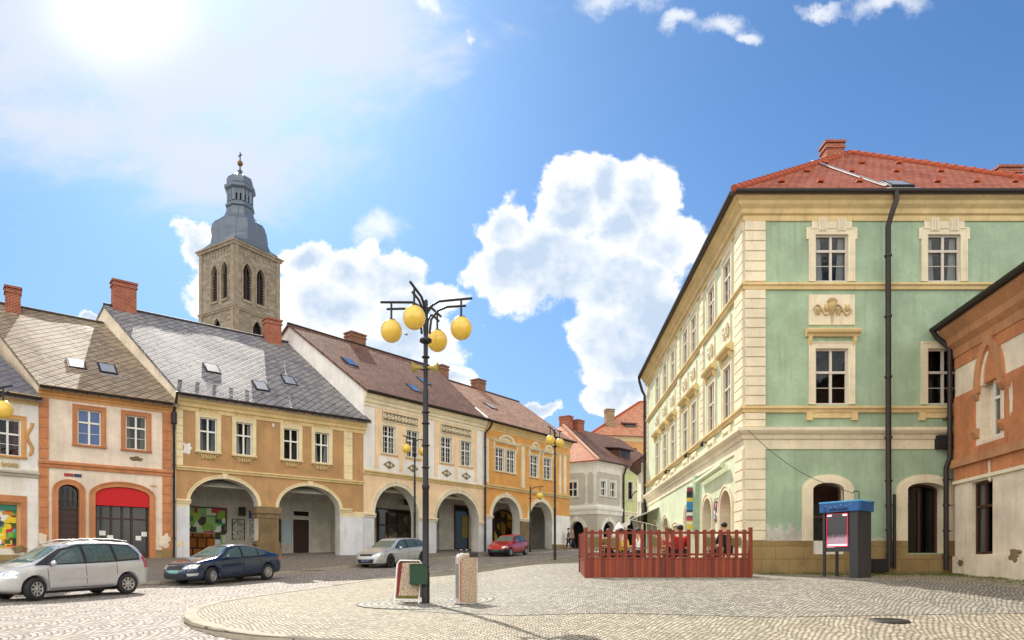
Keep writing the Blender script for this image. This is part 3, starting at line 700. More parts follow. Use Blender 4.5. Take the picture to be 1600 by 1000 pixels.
# ------------------------------------------------------------------ house 3: tan house with two arches
fr = Fr(A3, B3, fz[2]); L = fr.L
h = root_for(fr, 'arcaded_house', 'tan house with two wide arches under a grey slate roof, behind the blue car', 'house', G_ROW)
s = Site(fr, h); He = s.z(420, 631)   # gutter level at mid facade
print('h3 L', L, 'He', He)
yr = 6.5; ul = s.u(163, yr); zrl = s.z(163, 474, yr); k3 = ul / yr
zrr = s.z(440, 535, yr); print('h3 k', k3, 'zr', zrl, zrr, 'ridge right u', s.u(440, yr))
zr = (zrl + zrr) / 2
base_drop = fz[2] - fz[2]
a1 = (s.u(296), s.u(403)); a2 = (s.u(435), s.u(531)); zs1 = s.z(290, 785) ; zc1 = s.z(350, 748); zc2 = s.z(481, 759)
wz = [s.z(p, q) for p, q in ((325, 704), (381, 711), (455, 719), (503, 725))]; wt = [s.z(p, q) for p, q in ((325, 654), (381, 660), (455, 669), (503, 677))]
z0w = sum(wz) / 4; z1w = sum(wt) / 4; wu = [(s.u(312), s.u(338.5)), (s.u(368.8), s.u(393.7)), (s.u(443), s.u(466.8)), (s.u(491.5), s.u(514))]
zstr = s.z(420, 742); print('h3 win', z0w, z1w, 'str', zstr, 'arch', zs1, zc1, zc2, 'He', He, a1, a2, wu)
holes = [(arch(a1[0], a1[1], 0, zs1, zc1 - zs1), .6, 'open'), (arch(a2[0], a2[1], 0, zs1, zc2 - zs1), .6, 'open')]
ww = sum(b - a for a, b in wu) / 4
for a, b in wu: holes.append((rect((a + b) / 2 - ww / 2, (a + b) / 2 + ww / 2, z0w, z1w), .2, 'dark'))
s.build(wallmb(L, He, holes), 'wall', [M['tan'], M['arcade'], M['dark']])
ro, onr, kk = roof_and_gables(s, L, He, k3, yr, zr, zr, M['slate'], M['shabby'], kr=K3R, zbr=zc1 + .2, ov=.45, pl=.05, pr=.15)
gutter(s, -.1, L + .15, -.55, He - .22)
mb = MB(); mb.sweepx(prof_cornice(He - .95, .80, .42), 0, L + .1); s.build(mb, 'cornice', M['yellow'])
mb = MB(); mb.sweepx(prof_string(zstr - .12, .22, .14), 0, L); s.build(mb, 'string_course', M['yellow'])
quoins(s, s.u(273) + .06, s.u(285.5), zstr + .1, He - .95, M['cream'], sh=.42, proud=.06)
quoins(s, s.u(537), s.u(550), zstr + .1, He - .95, M['cream'], sh=.42, proud=.06, name='pilaster')
for (a, b) in wu:
    c = (a + b) / 2; o = window(s, c, z0w, ww, z1w - z0w, 2, .60, 0, 'framewhite', 'cream', .20, True, 'curtain', surtop=.52)
    mb = MB(); scrolls(mb, -ww / 2 - .1, ww / 2 + .1, z1w - z0w + .25, z1w - z0w + .62, -.05, .02, 2)
    mb.build('lintel_relief', M['relief'], o)
    mb = MB(); 
    for i in range(9):
        t = (i - 4) / 4; mb.tube([(t * (ww / 2 + .08), -.03, -.12), (t * (ww / 2 + .02) * .96, -.05, -.36 + .18 * t * t)], [.05, .03], 5)
    scrolls(mb, -ww / 2 + .05, ww / 2 - .05, -.46, -.16, -.05, .02, 2); mb.build('apron_relief', M['relief'], o)
for (a, b), zc in ((a1, zc1), (a2, zc2)): archivolt(s, a, b, 0, zs1, zc - zs1, .17, M['cream'], leg=zs1)
# piers: white dado, cream above, capitals; brown stone pillar in the middle
slab(s, .02, a1[0] - .0, -.5, 2.55, M['dado'], 'whitewashed_pier', .02); slab(s, .02, a1[0], 2.55, zs1, M['cream'], 'pier_panel', .021)
slab(s, a2[1], L - .02, -.5, 2.45, M['dado'], 'whitewashed_pier', .02); slab(s, a2[1], L - .02, 2.45, zs1, M['cream'], 'pier_panel', .021)
for u0, u1 in ((-.0, a1[0] + .06), (a2[1] - .06, a2[1] + .75)):
    mb = MB(); mb.sweepx(prof_string(zs1 - .05, .22, .12), u0, u1); s.build(mb, 'capital', M['cream'])
mb = MB(); pc = (a1[1] + a2[0]) / 2; pw = (a2[0] - a1[1]) / 2
mb.box(-pw - .12, pw + .12, -.13, .72, zs1 - .35, zs1 + .0); mb.box(-pw - .05, pw + .05, -.06, .66, zs1 - .6, zs1 - .35); mb.box(-pw + .04, pw - .04, -.02, .6, .9, zs1 - .6); mb.prism([(-pw - .02, .6), (-pw - .12, .75), (-pw + .04, 1.0), (pw - .04, 1.0), (pw + .12, .75), (pw + .02, .6)], -.08, .64); mb.box(-pw - .14, pw + .14, -.14, .7, -.4, .62)
s.build(mb, 'stone_pillar', M['stone'], pc, 0, 0)
arcade(s, L, 4.4, zc1 + .35, left=True)
yb = 4.38
def back(px0, px1, py0, py1, mat, name, proud=.03, frame=None, fw=.07):
    u0, u1 = s.u(px0, yb), s.u(px1, yb); pm = (px0 + px1) / 2; z1, z0 = s.z(pm, py0, yb), s.z(pm, py1, yb)
    o = slab(s, u0, u1, max(z0, .02), z1, mat, name, proud, yb)
    if frame:
        mb = MB(); z0 = max(z0, .02); mb.ring(rect(u0 - fw, u1 + fw, z0, z1 + fw), rect(u0, u1, z0, z1), yb - proud - .05, yb); f_ = s.build(mb, name + '_frame', M[frame])
    return o, u0, u1, max(z0, .02), z1
M['toys'] = display('shop_window_goods', ['#cfe0c0', '#9fc04a', '#b8d6b0', '#2a8a50', '#7fae3e', '#c03050', '#d6e8e0', '#3a3430', '#8fc070', '#e8f0e0'], 2.4, metric='CHEBYCHEV')
M['crates'] = brickmat('orange_wood_slats', '#b5702a', '#8f5520', '#2a1a10', .5, .6, mort=.05)
o, u0, u1, z0, z1 = back(291, 352, 794, 832, M['toys'], 'shop_window', frame='framebrown')
back(291, 335, 833, 869, M['crates'], 'shop_shutter', .05); back(336, 352, 833, 869, M['toys'], 'shop_window_lower')
M['poster'] = display('faded_notice', ['#c9c9b9', '#b5b5a5', '#d6d6c6', '#8c8c80'], 9, (.3, .3, .27))
back(363, 381, 812, 844, M['poster'], 'notice_board', .04, 'gutter', .03)
mb = MB(); uu = s.u(377, yb); mb.box(-.18, .18, -.2, .0, 0, .5); s.build(mb, 'letter_lantern', M['black'], uu, yb - .03, s.z(377, 806, yb))
M['bluesign'] = plain('blue_sign_panel', '#1f4f86', .5); M['bluegreen'] = plain('pale_blue_poster', '#b8cfd6', .6)
o, u0, u1, z0, z1 = back(389, 437, 799, 811, M['bluesign'], 'shop_sign', .06)
mb = MB()
for row, (zz, n_) in enumerate(((.72, 9), (.28, 12))):
    for i in range(n_):
        x = u0 + (u1 - u0) * (.08 + .84 * i / n_); mb.box(x, x + (u1 - u0) * .055, yb - .075, yb - .06, z0 + (z1 - z0) * (zz - .13), z0 + (z1 - z0) * (zz + .13) - .03 * (i % 2))
s.build(mb, 'sign_lettering', M['framewhite'])
back(390, 405, 812, 866, M['poster'], 'shop_poster', .04); back(405, 437, 812, 866, M['glassdark'], 'shop_door', .03, 'framebrown', .06)
back(441, 455, 813, 848, M['bluegreen'], 'wall_poster', .03); back(458, 482, 799, 806, M['glassdark'], 'transom_window', .03, 'framewhite', .04)
back(457, 482, 812, 864, M['doorwood'], 'door', .05, 'framewhite', .05)
# snow guards, skylights, chimneys, downpipe
mb = MB(); mb.prism([(-.10, .0), (-.09, .05), (.09, .05), (.10, 0), (.025, 0), (.025, -.05), (-.025, -.05), (-.025, 0)], -.02, .02); sgm = mb.mesh('snow_guard', M['gutter'])
for i in range(12):
    q = onr(L * (i + .6) / 12.3 + k3 * .55, .55, .02); link('snow_guard', sgm, h, s.at(*q), s.rz)
for px, py in ((334, 583), (411, 611), (455, 603)):
    best = min([i * .1 for i in range(0, 60)], key=lambda yi: abs(s.z(px, py, yi) - onr(s.u(px, yi), yi).z)); skylight(s, onr(s.u(px, best), best, .0), kk)
for px, pt, yi, w_ in ((193.5, 442, 6.5, 1.15), (425, 500, 6.3, .95)): chimney(s, s.u(px, yi), yi, zr - 1.0, s.z(px, pt, yi), w_, .7)
downpipe(s, [(-.08, -.6, He - .2), (-.1, -.35, He - .75), (-.12, -.12, He - 1.05), (-.12, -.12, 0)], .06)
mb = MB(); mb.tube([(-.12, -.14, He - 1.7), (-.12, -.14, He - 1.15)], .13, 8); s.build(mb, 'rainwater_head', M['gutter'])

worn(s, 293, 700, .42, .55, 'white', 3); worn(s, 427, 664, .12, .2, 'white', 5); worn(s, 392, 738, .14, .1, 'white', 6); worn(s, 282, 850, .5, .3, 'shabby', 7, .026)
# ------------------------------------------------------------------ house 2: pale pink house with terracotta trim
fr = Fr(A2, A3, fz[1]); L = fr.L
h = root_for(fr, 'terrace_house', 'pale pink house with terracotta trim and a red shopfront awning, left of the tan house', 'house', G_ROW)
s = Site(fr, h); He = s.z(165, 612.5) ; yr = 6.5; zrr = s.z(163, 506, yr); zrl = s.z(20, 478, yr); print('h2 L', L, 'He', He, 'zr', zrl, zrr); zr = (zrl + zrr) / 2
wu = [(s.u(121), s.u(158)), (s.u(196.5), s.u(229))]; z0w = (s.z(140, 696) + s.z(212, 702.5)) / 2; z1w = (s.z(140, 640) + s.z(212, 651)) / 2
zstr = s.z(165, 732); d0, d1 = s.u(91), s.u(124); r0, r1 = s.u(149), s.u(233.5); zd = s.z(107, 768); zr_ = s.z(190, 775)
holes = [(rect(a, b, z0w, z1w), .18, 'dark') for a, b in wu] + [(arch(d0, d1, 0, zd, .32), .35, 'dark'), (arch(r0, r1, 0, zr_, .42), .3, 'dark')]
s.build(wallmb(L, He, holes), 'wall', [M['palepink'], M['terracotta'], M['dark']])
ro, onr, kk = roof_and_gables(s, L, He, k3, yr, zr, zr, M['slatebrown'], M['shabby'], ov=.4, pl=.1, pr=-.05)
gutter(s, 0, L - .25, -.5, He - .2); mb = MB(); mb.sweepx(prof_cornice(He - .62, .5, .36), 0, L - .15); s.build(mb, 'cornice', M['ochre'])
mb = MB(); mb.sweepx(prof_string(zstr - .15, .32, .15), 0, L - .15); s.build(mb, 'string_course', M['terracotta'])
for i, (a, b) in enumerate(wu): window(s, (a + b) / 2, z0w, b - a, z1w - z0w, 2, .64, 1, 'framewhite', 'terracotta', .2, True, 'curtain', glass='skyglass' if i == 0 else 'glass')
for u0, u1 in ((.0, s.u(76)), (s.u(253), L - .2)):
    quoins(s, u0 + .02, u1, zstr + .2, He - .6, M['terracotta'], sh=.45); quoins(s, u0 + .02, u1, .5, zstr - .15, M['terracotta'], sh=.45)
slab(s, .0, d0 - .3, -.5, .5, M['stoneplinth'], 'plinth', .08); slab(s, r1 + .3, L - .2, -.5, .5, M['stoneplinth'], 'plinth', .08)
archivolt(s, d0, d1, 0, zd, .32, .24, M['terracotta'], 'door_surround', key=False); archivolt(s, r0, r1, 0, zr_, .42, .26, M['terracotta'], 'shop_surround', key=False)
mb = MB(); mb.box(d0, d1, .3, .36, 0, zd - .75, 0)
for i in range(1, 8): z_ = (zd - .8) * i / 8; mb.obox(((d0 + d1) / 2, .29, z_), ((d1 - d0) * .46, 0, .0), (0, .012, 0), (0, 0, .012))
s.build(mb, 'door', M['doorwood'])
mb = MB(); mb.poly([arch(d0 + .02, d1 - .02, zd - .7, zd, .28)], .33); s.build(mb, 'fanlight', M['glass'])
mb = MB()
for i in (1, 2, 3): x = d0 + (d1 - d0) * i / 4; mb.box(x - .025, x + .025, .27, .33, zd - .75, zd + .2)
mb.box(d0, d1, .27, .325, zd - .45, zd - .40); mb.box(d0, d1, .26, .33, zd - .79, zd - .70); s.build(mb, 'fanlight_bars', M['doorwood'])
M['redawn'] = plain('bright_red_awning', '#c4151c', .75, var=.05)
mb = MB(); za = s.z(190, 791); ap = [p for p in arch(r0 + .02, r1 - .02, za, zr_, .40)]
mb.prism(ap, .02, .10); s.build(mb, 'awning', M['redawn'])
mb = MB(); mb.add([(r0, .27, 0), (r1, .27, 0), (r1, .27, za + .1), (r0, .27, za + .1)], [(0, 1, 2, 3)]); s.build(mb, 'shop_window', M['glassdark'])
mb = MB()
for t in (.02, .30, .50, .68, .98): x = r0 + (r1 - r0) * t; mb.box(x - .045, x + .045, .19, .262, 0, za)
mb.box(r0, r1, .185, .265, za - .62, za - .55); mb.box(r0, r1, .186, .266, 0, .35); s.build(mb, 'shop_frame', M['doorwood'])
for t, z_, w_ in ((.08, 1.15, .26), (.22, .95, .26), (.75, .95, .24), (.86, 1.15, .24)): x = r0 + (r1 - r0) * t; mb = MB(); mb.box(x, x + w_, .17, .18, z_, z_ + .22); s.build(mb, 'paper_notice', M['framewhite'])
mb = MB(); u_ = s.u(101); mb.box(-.02, .34, -.03, 0, 0, .14, 0); mb.box(.36, .66, -.03, 0, 0, .14, 1); s.build(mb, 'house_number_plate', [plain('red_number_plate', '#9c2020', .4), plain('blue_number_plate', '#1c2b52', .4)], u_, 0, s.z(101, 744))
for px, py in ((121, 577), (170, 584)):
    best = min([i * .1 for i in range(0, 60)], key=lambda yi: abs(s.z(px, py, yi) - onr(s.u(px, yi), yi).z)); skylight(s, onr(s.u(px, best), best), kk)
chimney(s, s.u(20, 6.0), 6.0, zr - 1.5, s.z(20, 450, 6.0), .62, .6)

worn(s, 213, 717, .55, .22, 'stone', 8); worn(s, 257, 845, .5, .7, 'shabby', 9, .056); worn(s, 66, 842, .35, .5, 'shabby', 11, .056); worn(s, 240, 760, .3, .12, 'ochre', 12)
# ------------------------------------------------------------------ house 1: cream house cut by the left edge
fr = Fr(A1, A2, fz[0]); L = fr.L
h = root_for(fr, 'terrace_house', 'white house with a colourful toy shop window at the left edge of the photo', 'house', G_ROW)
s = Site(fr, h); He = s.z(30, 613); yr = 6.3; zr = s.z(-60, 470, yr); zr = He + 5.2; zstr = s.z(30, 741); print('h1', L, He, zr)
w0, w1 = s.u(-8), s.u(32.5); z0w, z1w = s.z(15, 712), s.z(15, 655); q0, q1 = s.u(-40), s.u(32); 
holes = [(rect(w0, w1, z0w, z1w), .2, 'dark'), (rect(q0, q1, .55, s.z(20, 785)), .3, 'flat'), (rect(s.u(-90), s.u(-60), z0w, z1w), .2, 'dark')]
s.build(wallmb(L, He, holes), 'wall', [M['offwhite'], M['offwhite'], M['dark']])
ro, onr, kk = roof_and_gables(s, L, He, k3, yr, zr, zr, M['slatedark'], M['shabby'], pl=.1, pr=-.05)
gutter(s, 0, L, -.5, He - .2); mb = MB(); mb.sweepx(prof_cornice(He - .5, .4, .36), 0, L); s.build(mb, 'cornice', M['yellow'])
mb = MB(); mb.sweepx(prof_string(zstr - .1, .25, .2), 0, L); s.build(mb, 'string_course', M['grey'])
window(s, (w0 + w1) / 2, z0w, w1 - w0, z1w - z0w, 2, .6, 1, 'framewhite', 'ochre', .2, True, 'curtainred')
window(s, (s.u(-90) + s.u(-60)) / 2, z0w, s.u(-60) - s.u(-90), z1w - z0w, 2, .6, 1, 'framewhite', 'ochre', .2, True, 'curtainred')
mb = MB(); scrolls(mb, w0 + .2, w1 - .1, z0w - .55, z0w - .25, -.05, .02, 3); s.build(mb, 'apron_relief', M['relief'])
mb = MB()
for sx in (w1 + .32,): mb.tube([(sx + .10 * math.sin(t * .9), -.05, z0w + .1 + t * .16) for t in range(10)], .07, 6)
s.build(mb, 'side_scroll', M['ochre'])
quoins(s, L - .62, L - .03, .3, zstr - .12, M['white'], sh=.42, proud=.03); slab(s, L - .7, L - .01, zstr + .2, He - .5, M['white'], 'pilaster', .03)
M['toys2'] = display('toy_shop_goods', ['#e8c820', '#3a9a4a', '#c02838', '#30508c', '#e8e8d8', '#7ab040', '#d88828', '#48b0b8', '#f0e070', '#3c5c2c'], 4.5, metric='CHEBYCHEV')
za = s.z(20, 785); slab(s, q0 + .1, q1 - .1, .6, za - .1, M['toys2'], 'shop_window', .05, .29)
mb = MB(); mb.ring(rect(q0 - .22, q1 + .22, .3, za + .3), rect(q0, q1, .55, za), -.08, .0); s.build(mb, 'shop_surround', M['terracotta'])
mb = MB(); mb.ring(rect(q0, q1, .55, za), rect(q0 + .1, q1 - .1, .65, za - .1), .1, .29, closed=True); s.build(mb, 'shop_frame', M['ochre'])
slab(s, q0, q1, za - .35, za - .12, plain('green_fascia', '#2f7d68', .5), 'shop_fascia', .08, .23)
slab(s, 0, L, -.5, .28, M['stoneplinth'], 'plinth', .09)

worn(s, 30, 858, .5, .3, 'stone', 14, .095)
# ------------------------------------------------------------------ house 4: peach house with painted relief panels
fr = Fr(B3, B4, fz[3]); L = fr.L
h = root_for(fr, 'arcaded_house', 'peach and cream house with relief panels and diamonds, behind the tall lamp post', 'house', G_ROW)
s = Site(fr, h); He = (s.z(570, 606) + s.z(755, 652)) / 2; yr = 6.6; ul = s.u(452, yr); k4 = ul / yr; zrl = s.z(452, 507, yr); zrr = s.z(640, 562, yr); print('h4 L', L, 'He', He, s.z(570, 606), s.z(755, 652), 'k', k4, 'zr', zrl, zrr); zr = (zrl + zrr) / 2
wu = [(s.u(598), s.u(617)), (s.u(635), s.u(654)), (s.u(688.5), s.u(705.5)), (s.u(720), s.u(735.5))]; ww = sum(b - a for a, b in wu) / 4
z0w = (s.z(607, 709) + s.z(697, 723) + s.z(728, 728)) / 3; z1w = (s.z(607, 665.5) + s.z(697, 683) + s.z(728, 690)) / 3; zstr = (s.z(570, 736) + s.z(755, 761)) / 2
a1 = (s.u(584.5), s.u(654)); a2 = (s.u(681.5), s.u(748)); zs1 = (s.z(575, 807) + s.z(680, 811) + s.z(750, 815)) / 3; zc1 = s.z(625, 761); zc2 = s.z(716, 770); print('h4', wu, z0w, z1w, zstr, a1, a2, zs1, zc1, zc2)
zc = (zc1 + zc2) / 2
holes = [(arch(a1[0], a1[1], 0, zs1, zc - zs1), .7, 'open'), (arch(a2[0], a2[1], 0, zs1, zc - zs1), .7, 'open')]
for a, b in wu: holes.append((rect((a + b) / 2 - ww / 2, (a + b) / 2 + ww / 2, z0w, z1w), .2, 'dark'))
s.build(wallmb(L, He, holes), 'wall', [M['white'], M['arcade'], M['dark']])
ro, onr, kk = roof_and_gables(s, L, He, k4, yr, zr, zr, M['tile'], M['white'], kr=K4R, zbl=zc + .3, zbr=zc + .3, ov=.45, pl=.12, pr=-.02)
gutter(s, -.1, L, -.55, He - .22); mb = MB(); mb.sweepx(prof_cornice(He - 1.0, .85, .42), -.0, L); s.build(mb, 'cornice', M['creamtrim'])
mb = MB(); mb.sweepx(prof_string(zstr - .15, .28, .2), -.05, L); s.build(mb, 'string_course', M['yellow'])
def panel_with_holes(u0, u1, z0, z1, mat, name, hs, proud=.025):
    mb = MB(); inn = [rect(a, b, c, d) for a, b, c, d in hs]
    mb.poly([rect(u0, u1, z0, z1)] + inn, -proud, 0); mb.ring(rect(u0, u1, z0, z1), rect(u0, u1, z0, z1), -proud, .0, closed=True)
    return s.build(mb, name, mat)
hw = [((a + b) / 2 - ww / 2 - .01, (a + b) / 2 + ww / 2 + .01, z0w - .01, z1w + .01) for a, b in wu]
panel_with_holes(s.u(586), s.u(661), zstr + .3, He - 1.0, M['peach'], 'wall_panel', hw[:2]); panel_with_holes(s.u(679), s.u(745), zstr + .3, He - 1.0, M['peach'], 'wall_panel', hw[2:])
mb = MB()
arch_h = [arch(a1[0], a1[1], -.5, zs1, zc - zs1), arch(a2[0], a2[1], -.5, zs1, zc - zs1)]
out = [(0, 2.3)] + [(a1[0] - .0, 2.3)] + arch_h[0][1:-1] + [(a1[1], 2.3), (a2[0], 2.3)] + arch_h[1][1:-1] + [(a2[1], 2.3), (L, 2.3), (L, zstr - .15), (0, zstr - .15)]
mb.poly([out], -.02); s.build(mb, 'wall_panel', M['peach'])
for i, (a, b) in enumerate(wu):
    c = (a + b) / 2; o = window(s, c, z0w, ww, z1w - z0w, 2, .62, 2, 'framewhite', 'creamtrim', .16, True, ['curtain', 'curtainred', 'curtainred', 'curtain'][i], barsx=1)
    mb = MB(); zb = -1.0; e = .40; mb.prism([(-e * 1.2, zb + e * .75), (0, zb + e * 1.4), (e * 1.2, zb + e * .75), (0, zb + .04)], -.05, -.0); o2 = mb.build('diamond_panel', M['relieff'], o)
    mb = MB(); scrolls(mb, -.26, .26, zb + .16, zb + .44, -.055, .022, 1); mb.build('diamond_relief', M['creamtrim'], o2)
    slab(s, c - .8, c + .8, z0w - 1.15, z0w - .22, M['white'], 'apron_panel', .035)
mb0 = []
for a, b in ((597, 652.5), (688.5, 736)):
    u0, u1 = s.u(a), s.u(b); mid = (a + b) / 2; zt = (s.z(597, 640) + s.z(736, 668)) / 2 ; zt = He - 1.10; mb = MB(); mb.box(u0, u1, -.06, -.0, zt - .62, zt); p = s.build(mb, 'relief_panel', M['relieff'])
    mb = MB(); scrolls(mb, u0 + .05, u1 - .05, zt - .56, zt - .06, -.07, .042, 5); mb.ring(rect(u0, u1, zt - .62, zt), rect(u0 + .05, u1 - .05, zt - .57, zt - .05), -.08, -.05, closed=True); mb.build('relief_scrolls', M['creamtrim'], p)
for (a, b) in (a1, a2): archivolt(s, a, b, 0, zs1, zc - zs1, .30, M['creamtrim'], leg=zs1, proud=.06)
for u0, u1 in ((.0, a1[0]), (a1[1], a2[0]), (a2[1], L - .02)): slab(s, u0 + .01, u1, -.5, 2.3 if u0 < .1 else zs1, M['dado'], 'whitewashed_pier', .024)
for u0, u1 in ((a1[0] - .8, a1[0] + .08), (a1[1] - .08, a2[0] + .08), (a2[1] - .08, L - .02)):
    mb = MB(); mb.sweepx(prof_string(zs1 - .15, .26, .14), u0, u1); s.build(mb, 'capital', M['creamtrim'])
print('door u', [(y, s.u(709, y), s.u(731, y)) for y in (2.5, 3, 3.5, 4, 4.6)], L)
arcade(s, L, 4.6, zc + .4); yb = 4.58
back(590, 651, 798, 868, M['glassdark'], 'shop_window', .03, 'framebrown', .09)
M['interior'] = display('shop_interior', ['#3a3024', '#8a8468', '#b5b096', '#5a5444', '#2c241c', '#7a745a'], 1.3)
o, u0, u1, z0, z1 = back(602, 640, 802, 858, M['interior'], 'shop_window', .05)
mb = MB()
for t in (0, .24, .5, .76, 1): x = s.u(590, yb) + (s.u(651, yb) - s.u(590, yb)) * t; mb.box(x - .06, x + .06, yb - .14, yb - .03, .02, z1)
x0_, x1_ = s.u(590, yb), s.u(651, yb); mb.box(x0_, x1_, yb - .13, yb - .03, z1 - .95, z1 - .85); s.build(mb, 'shop_frame', M['framebrown'])
mb = MB(); mb.box(-.25, .25, -.5, -.42, 0, .38); mb.box(-.02, .02, -.5, 0, .4, .44); s.build(mb, 'hanging_sign', M['black'], s.u(629, yb), yb, s.z(629, 790, yb))
for px, py in ((652, 613), (668, 602), (552, 572)):
    best = min([i * .1 for i in range(0, 64)], key=lambda yi: abs(s.z(px, py, yi) - onr(s.u(px, yi), yi).z)); skylight(s, onr(s.u(px, best), best), kk, glassm='skyglass')
chimney(s, s.u(555, 7.2), 7.2, zr - 1.4, s.z(555, 522, 7.2), 1.25, .8, 'oldbrick')

# ------------------------------------------------------------------ house 5: orange house with paired windows
fr = Fr(B4, B5, fz[4]); L = fr.L
h = root_for(fr, 'arcaded_house', 'orange house with curved pediments over paired windows, behind the small red car', 'house', G_ROW)
s = Site(fr, h); He = (s.z(765, 655) + s.z(885, 686)) / 2; yr = 6.8; ul = s.u(676, yr); k5 = ul / yr; zrl = s.z(676, 575, yr); zrr = s.z(850, 655, yr); print('h5 L', L, 'He', He, 'k', k5, 'zr', zrl, zrr, s.u(880, yr)); zr = zrl * .6 + zrr * .4
wu = [(s.u(773.5), s.u(787)), (s.u(791), s.u(804.5)), (s.u(828), s.u(840.5)), (s.u(849), s.u(861))]; ww = sum(b - a for a, b in wu) / 4
z0w = (s.z(780, 736) + s.z(855, 748.5)) / 2; z1w = (s.z(780, 700) + s.z(855, 716)) / 2; zstr = (s.z(765, 758) + s.z(885, 777)) / 2
a1 = (s.u(768.5), s.u(812)); a2 = (s.u(827), s.u(862.5)); zs1 = (s.z(765, 808) + s.z(865, 816)) / 2; zc = (s.z(789, 775) + s.z(845, 786)) / 2; print('h5', wu, z0w, z1w, zstr, a1, a2, zs1, zc)
holes = [(arch(a1[0], a1[1], 0, zs1, zc - zs1), .7, 'open'), (arch(a2[0], a2[1], 0, zs1, zc - zs1), .7, 'open')]
for a, b in wu: holes.append((rect((a + b) / 2 - ww / 2, (a + b) / 2 + ww / 2, z0w, z1w), .2, 'dark'))
s.build(wallmb(L, He, holes), 'wall', [M['orange'], M['arcade'], M['dark']])
ro, onr, kk = roof_and_gables(s, L, He, k5, yr, zr, zr, M['tile2'], M['white'], zbl=zc + .3, ov=.45, pl=.15, pr=.2)
mb = MB(); q0, q1 = onr(-.45 * k5 - .12, -.45, .05), Vector((k5 * yr - .12, yr, zr + .05)); dv = (q1 - q0).normalized(); mb.obox((q0 + q1) / 2, (q1 - q0) / 2, (.10, -.02, 0), (0, .03, .13)); s.build(mb, 'verge', M['white'])
gutter(s, -.1, L + .2, -.55, He - .22); mb = MB(); mb.sweepx(prof_cornice(He - .75, .6, .42), 0, L + .1); mb.sweepx(prof_string(He - 1.45, .22, .12), 0, L); s.build(mb, 'cornice', M['yellow'])
slab(s, .02, L, He - 1.25, He - .76, M['orange'], 'frieze', .03)
mb = MB(); mb.sweepx(prof_string(zstr - .15, .28, .22), 0, L); s.build(mb, 'string_course', M['yellow'])
for i, (a, b) in enumerate(wu): window(s, (a + b) / 2, z0w, ww, z1w - z0w, 2, .62, 2, 'framewhite', 'creamtrim', .1, True, 'curtain', barsx=1)
for u0, u1 in ((wu[0][0] - .3, wu[1][1] + .3), (wu[2][0] - .25, wu[2][1] + .25), (wu[3][0] - .25, wu[3][1] + .25)):
    mb = MB(); zb = z1w + .35; 
    mb.sweepx([(0, zb), (-.1, zb), (-.22, zb + .1), (-.22, zb + .16), (0, zb + .2)], u0, u1); c = (u0 + u1) / 2; r = (u1 - u0) / 2 * .62
    mb.ring([(c - r * math.cos(math.pi * i / 12), zb + .18 + .5 * math.sin(math.pi * i / 12)) for i in range(13)], [(c - r * .82 * math.cos(math.pi * i / 12), zb + .18 + .36 * math.sin(math.pi * i / 12)) for i in range(13)], -.2, .0)
    mb.prism([(c - r * .82 * math.cos(math.pi * i / 12), zb + .18 + .36 * math.sin(math.pi * i / 12)) for i in range(13)], -.05, 0)
    for x in (u0 + .1, u1 - .1): mb.prism([(0, zb), (-.14, zb), (-.1, zb - .3), (0, zb - .5)], x - .06, x + .06, 0, 'yz')
    s.build(mb, 'pediment', M['creamtrim'])
for a, b in ((759, 763), (814, 819), (873, 876), (880, 884)):
    slab(s, s.u(a), s.u(b), zstr + .2, He - 1.4, M['creamtrim'], 'pilaster', .06)
for (a, b) in (a1, a2): archivolt(s, a, b, 0, zs1, zc - zs1, .28, M['creamtrim'], leg=zs1, proud=.06)
for u0, u1 in ((.02, a1[0]), (a2[1], L)): slab(s, u0, u1, -.5 if u0 < .1 else .75, zs1 - .1 if u0 < .1 else 3.1, M['dado'] if u0 < .1 else M['white'], 'whitewashed_pier', .024)
slab(s, a2[1], L, -.5, .75, M['stoneplinth'], 'plinth', .05)
for u0, u1 in ((.02, a1[0] + .08), (a1[1] - .08, a2[0] + .08)):
    mb = MB(); mb.sweepx(prof_string(zs1 - .12, .24, .14), u0, u1); s.build(mb, 'capital', M['creamtrim'])
mb = MB(); mb.box(a1[1] + .02, a2[0] - .02, -.05, .7, -.4, zs1 - .12); mb.box(a1[1] - .08, a2[0] + .08, -.1, .78, -.4, .7); s.build(mb, 'stone_pillar', M['stone'])
arcade(s, L, 4.4, zc + .4, right=True); yb = 4.38
back(711, 730, 792, 858, M['glassdark'], 'door', .03, 'framebrown', .10); back(721, 730, 806, 840, plain('yellowish_poster', '#a89648', .6), 'door_poster', .05)
u0, u1 = s.u(771, yb), s.u(800, yb); zt = s.z(785, 812, yb)
M['warmshop'] = display('warm_shop_interior', ['#3a2a10', '#c09018', '#2c1c0c', '#a87a20', '#e0b040', '#1c140c'], .9)
mb = MB(); mb.prism(arch(u0, u1, 0, zt, .7), yb - .04, yb); s.build(mb, 'shop_window', M['warmshop'])
mb = MB(); mb.ring(arch(u0 - .12, u1 + .12, 0, zt, .82), arch(u0, u1, 0, zt, .7), yb - .12, yb)
for t in (.33, .66): x = u0 + (u1 - u0) * t; mb.box(x - .05, x + .05, yb - .1, yb - .04, 0, zt + .55)
mb.box(u0, u1, yb - .11, yb - .04, zt - .1, zt); s.build(mb, 'shop_frame', M['framebrown'])
u0, u1 = s.u(838, yb), s.u(852, yb); mb = MB(); mb.prism(arch(u0, u1, .1, 2.6, .5), yb - .04, yb); s.build(mb, 'arched_window', M['glassdark'])
chimney(s, s.u(690, 6.9), 6.9, zr - 1.2, s.z(690, 572, 6.9), .8, .8, 'oldbrick'); chimney(s, s.u(747.5, 6.9), 6.9, zr - 1.6, s.z(747.5, 594, 6.9), .95, .8, 'oldbrick')
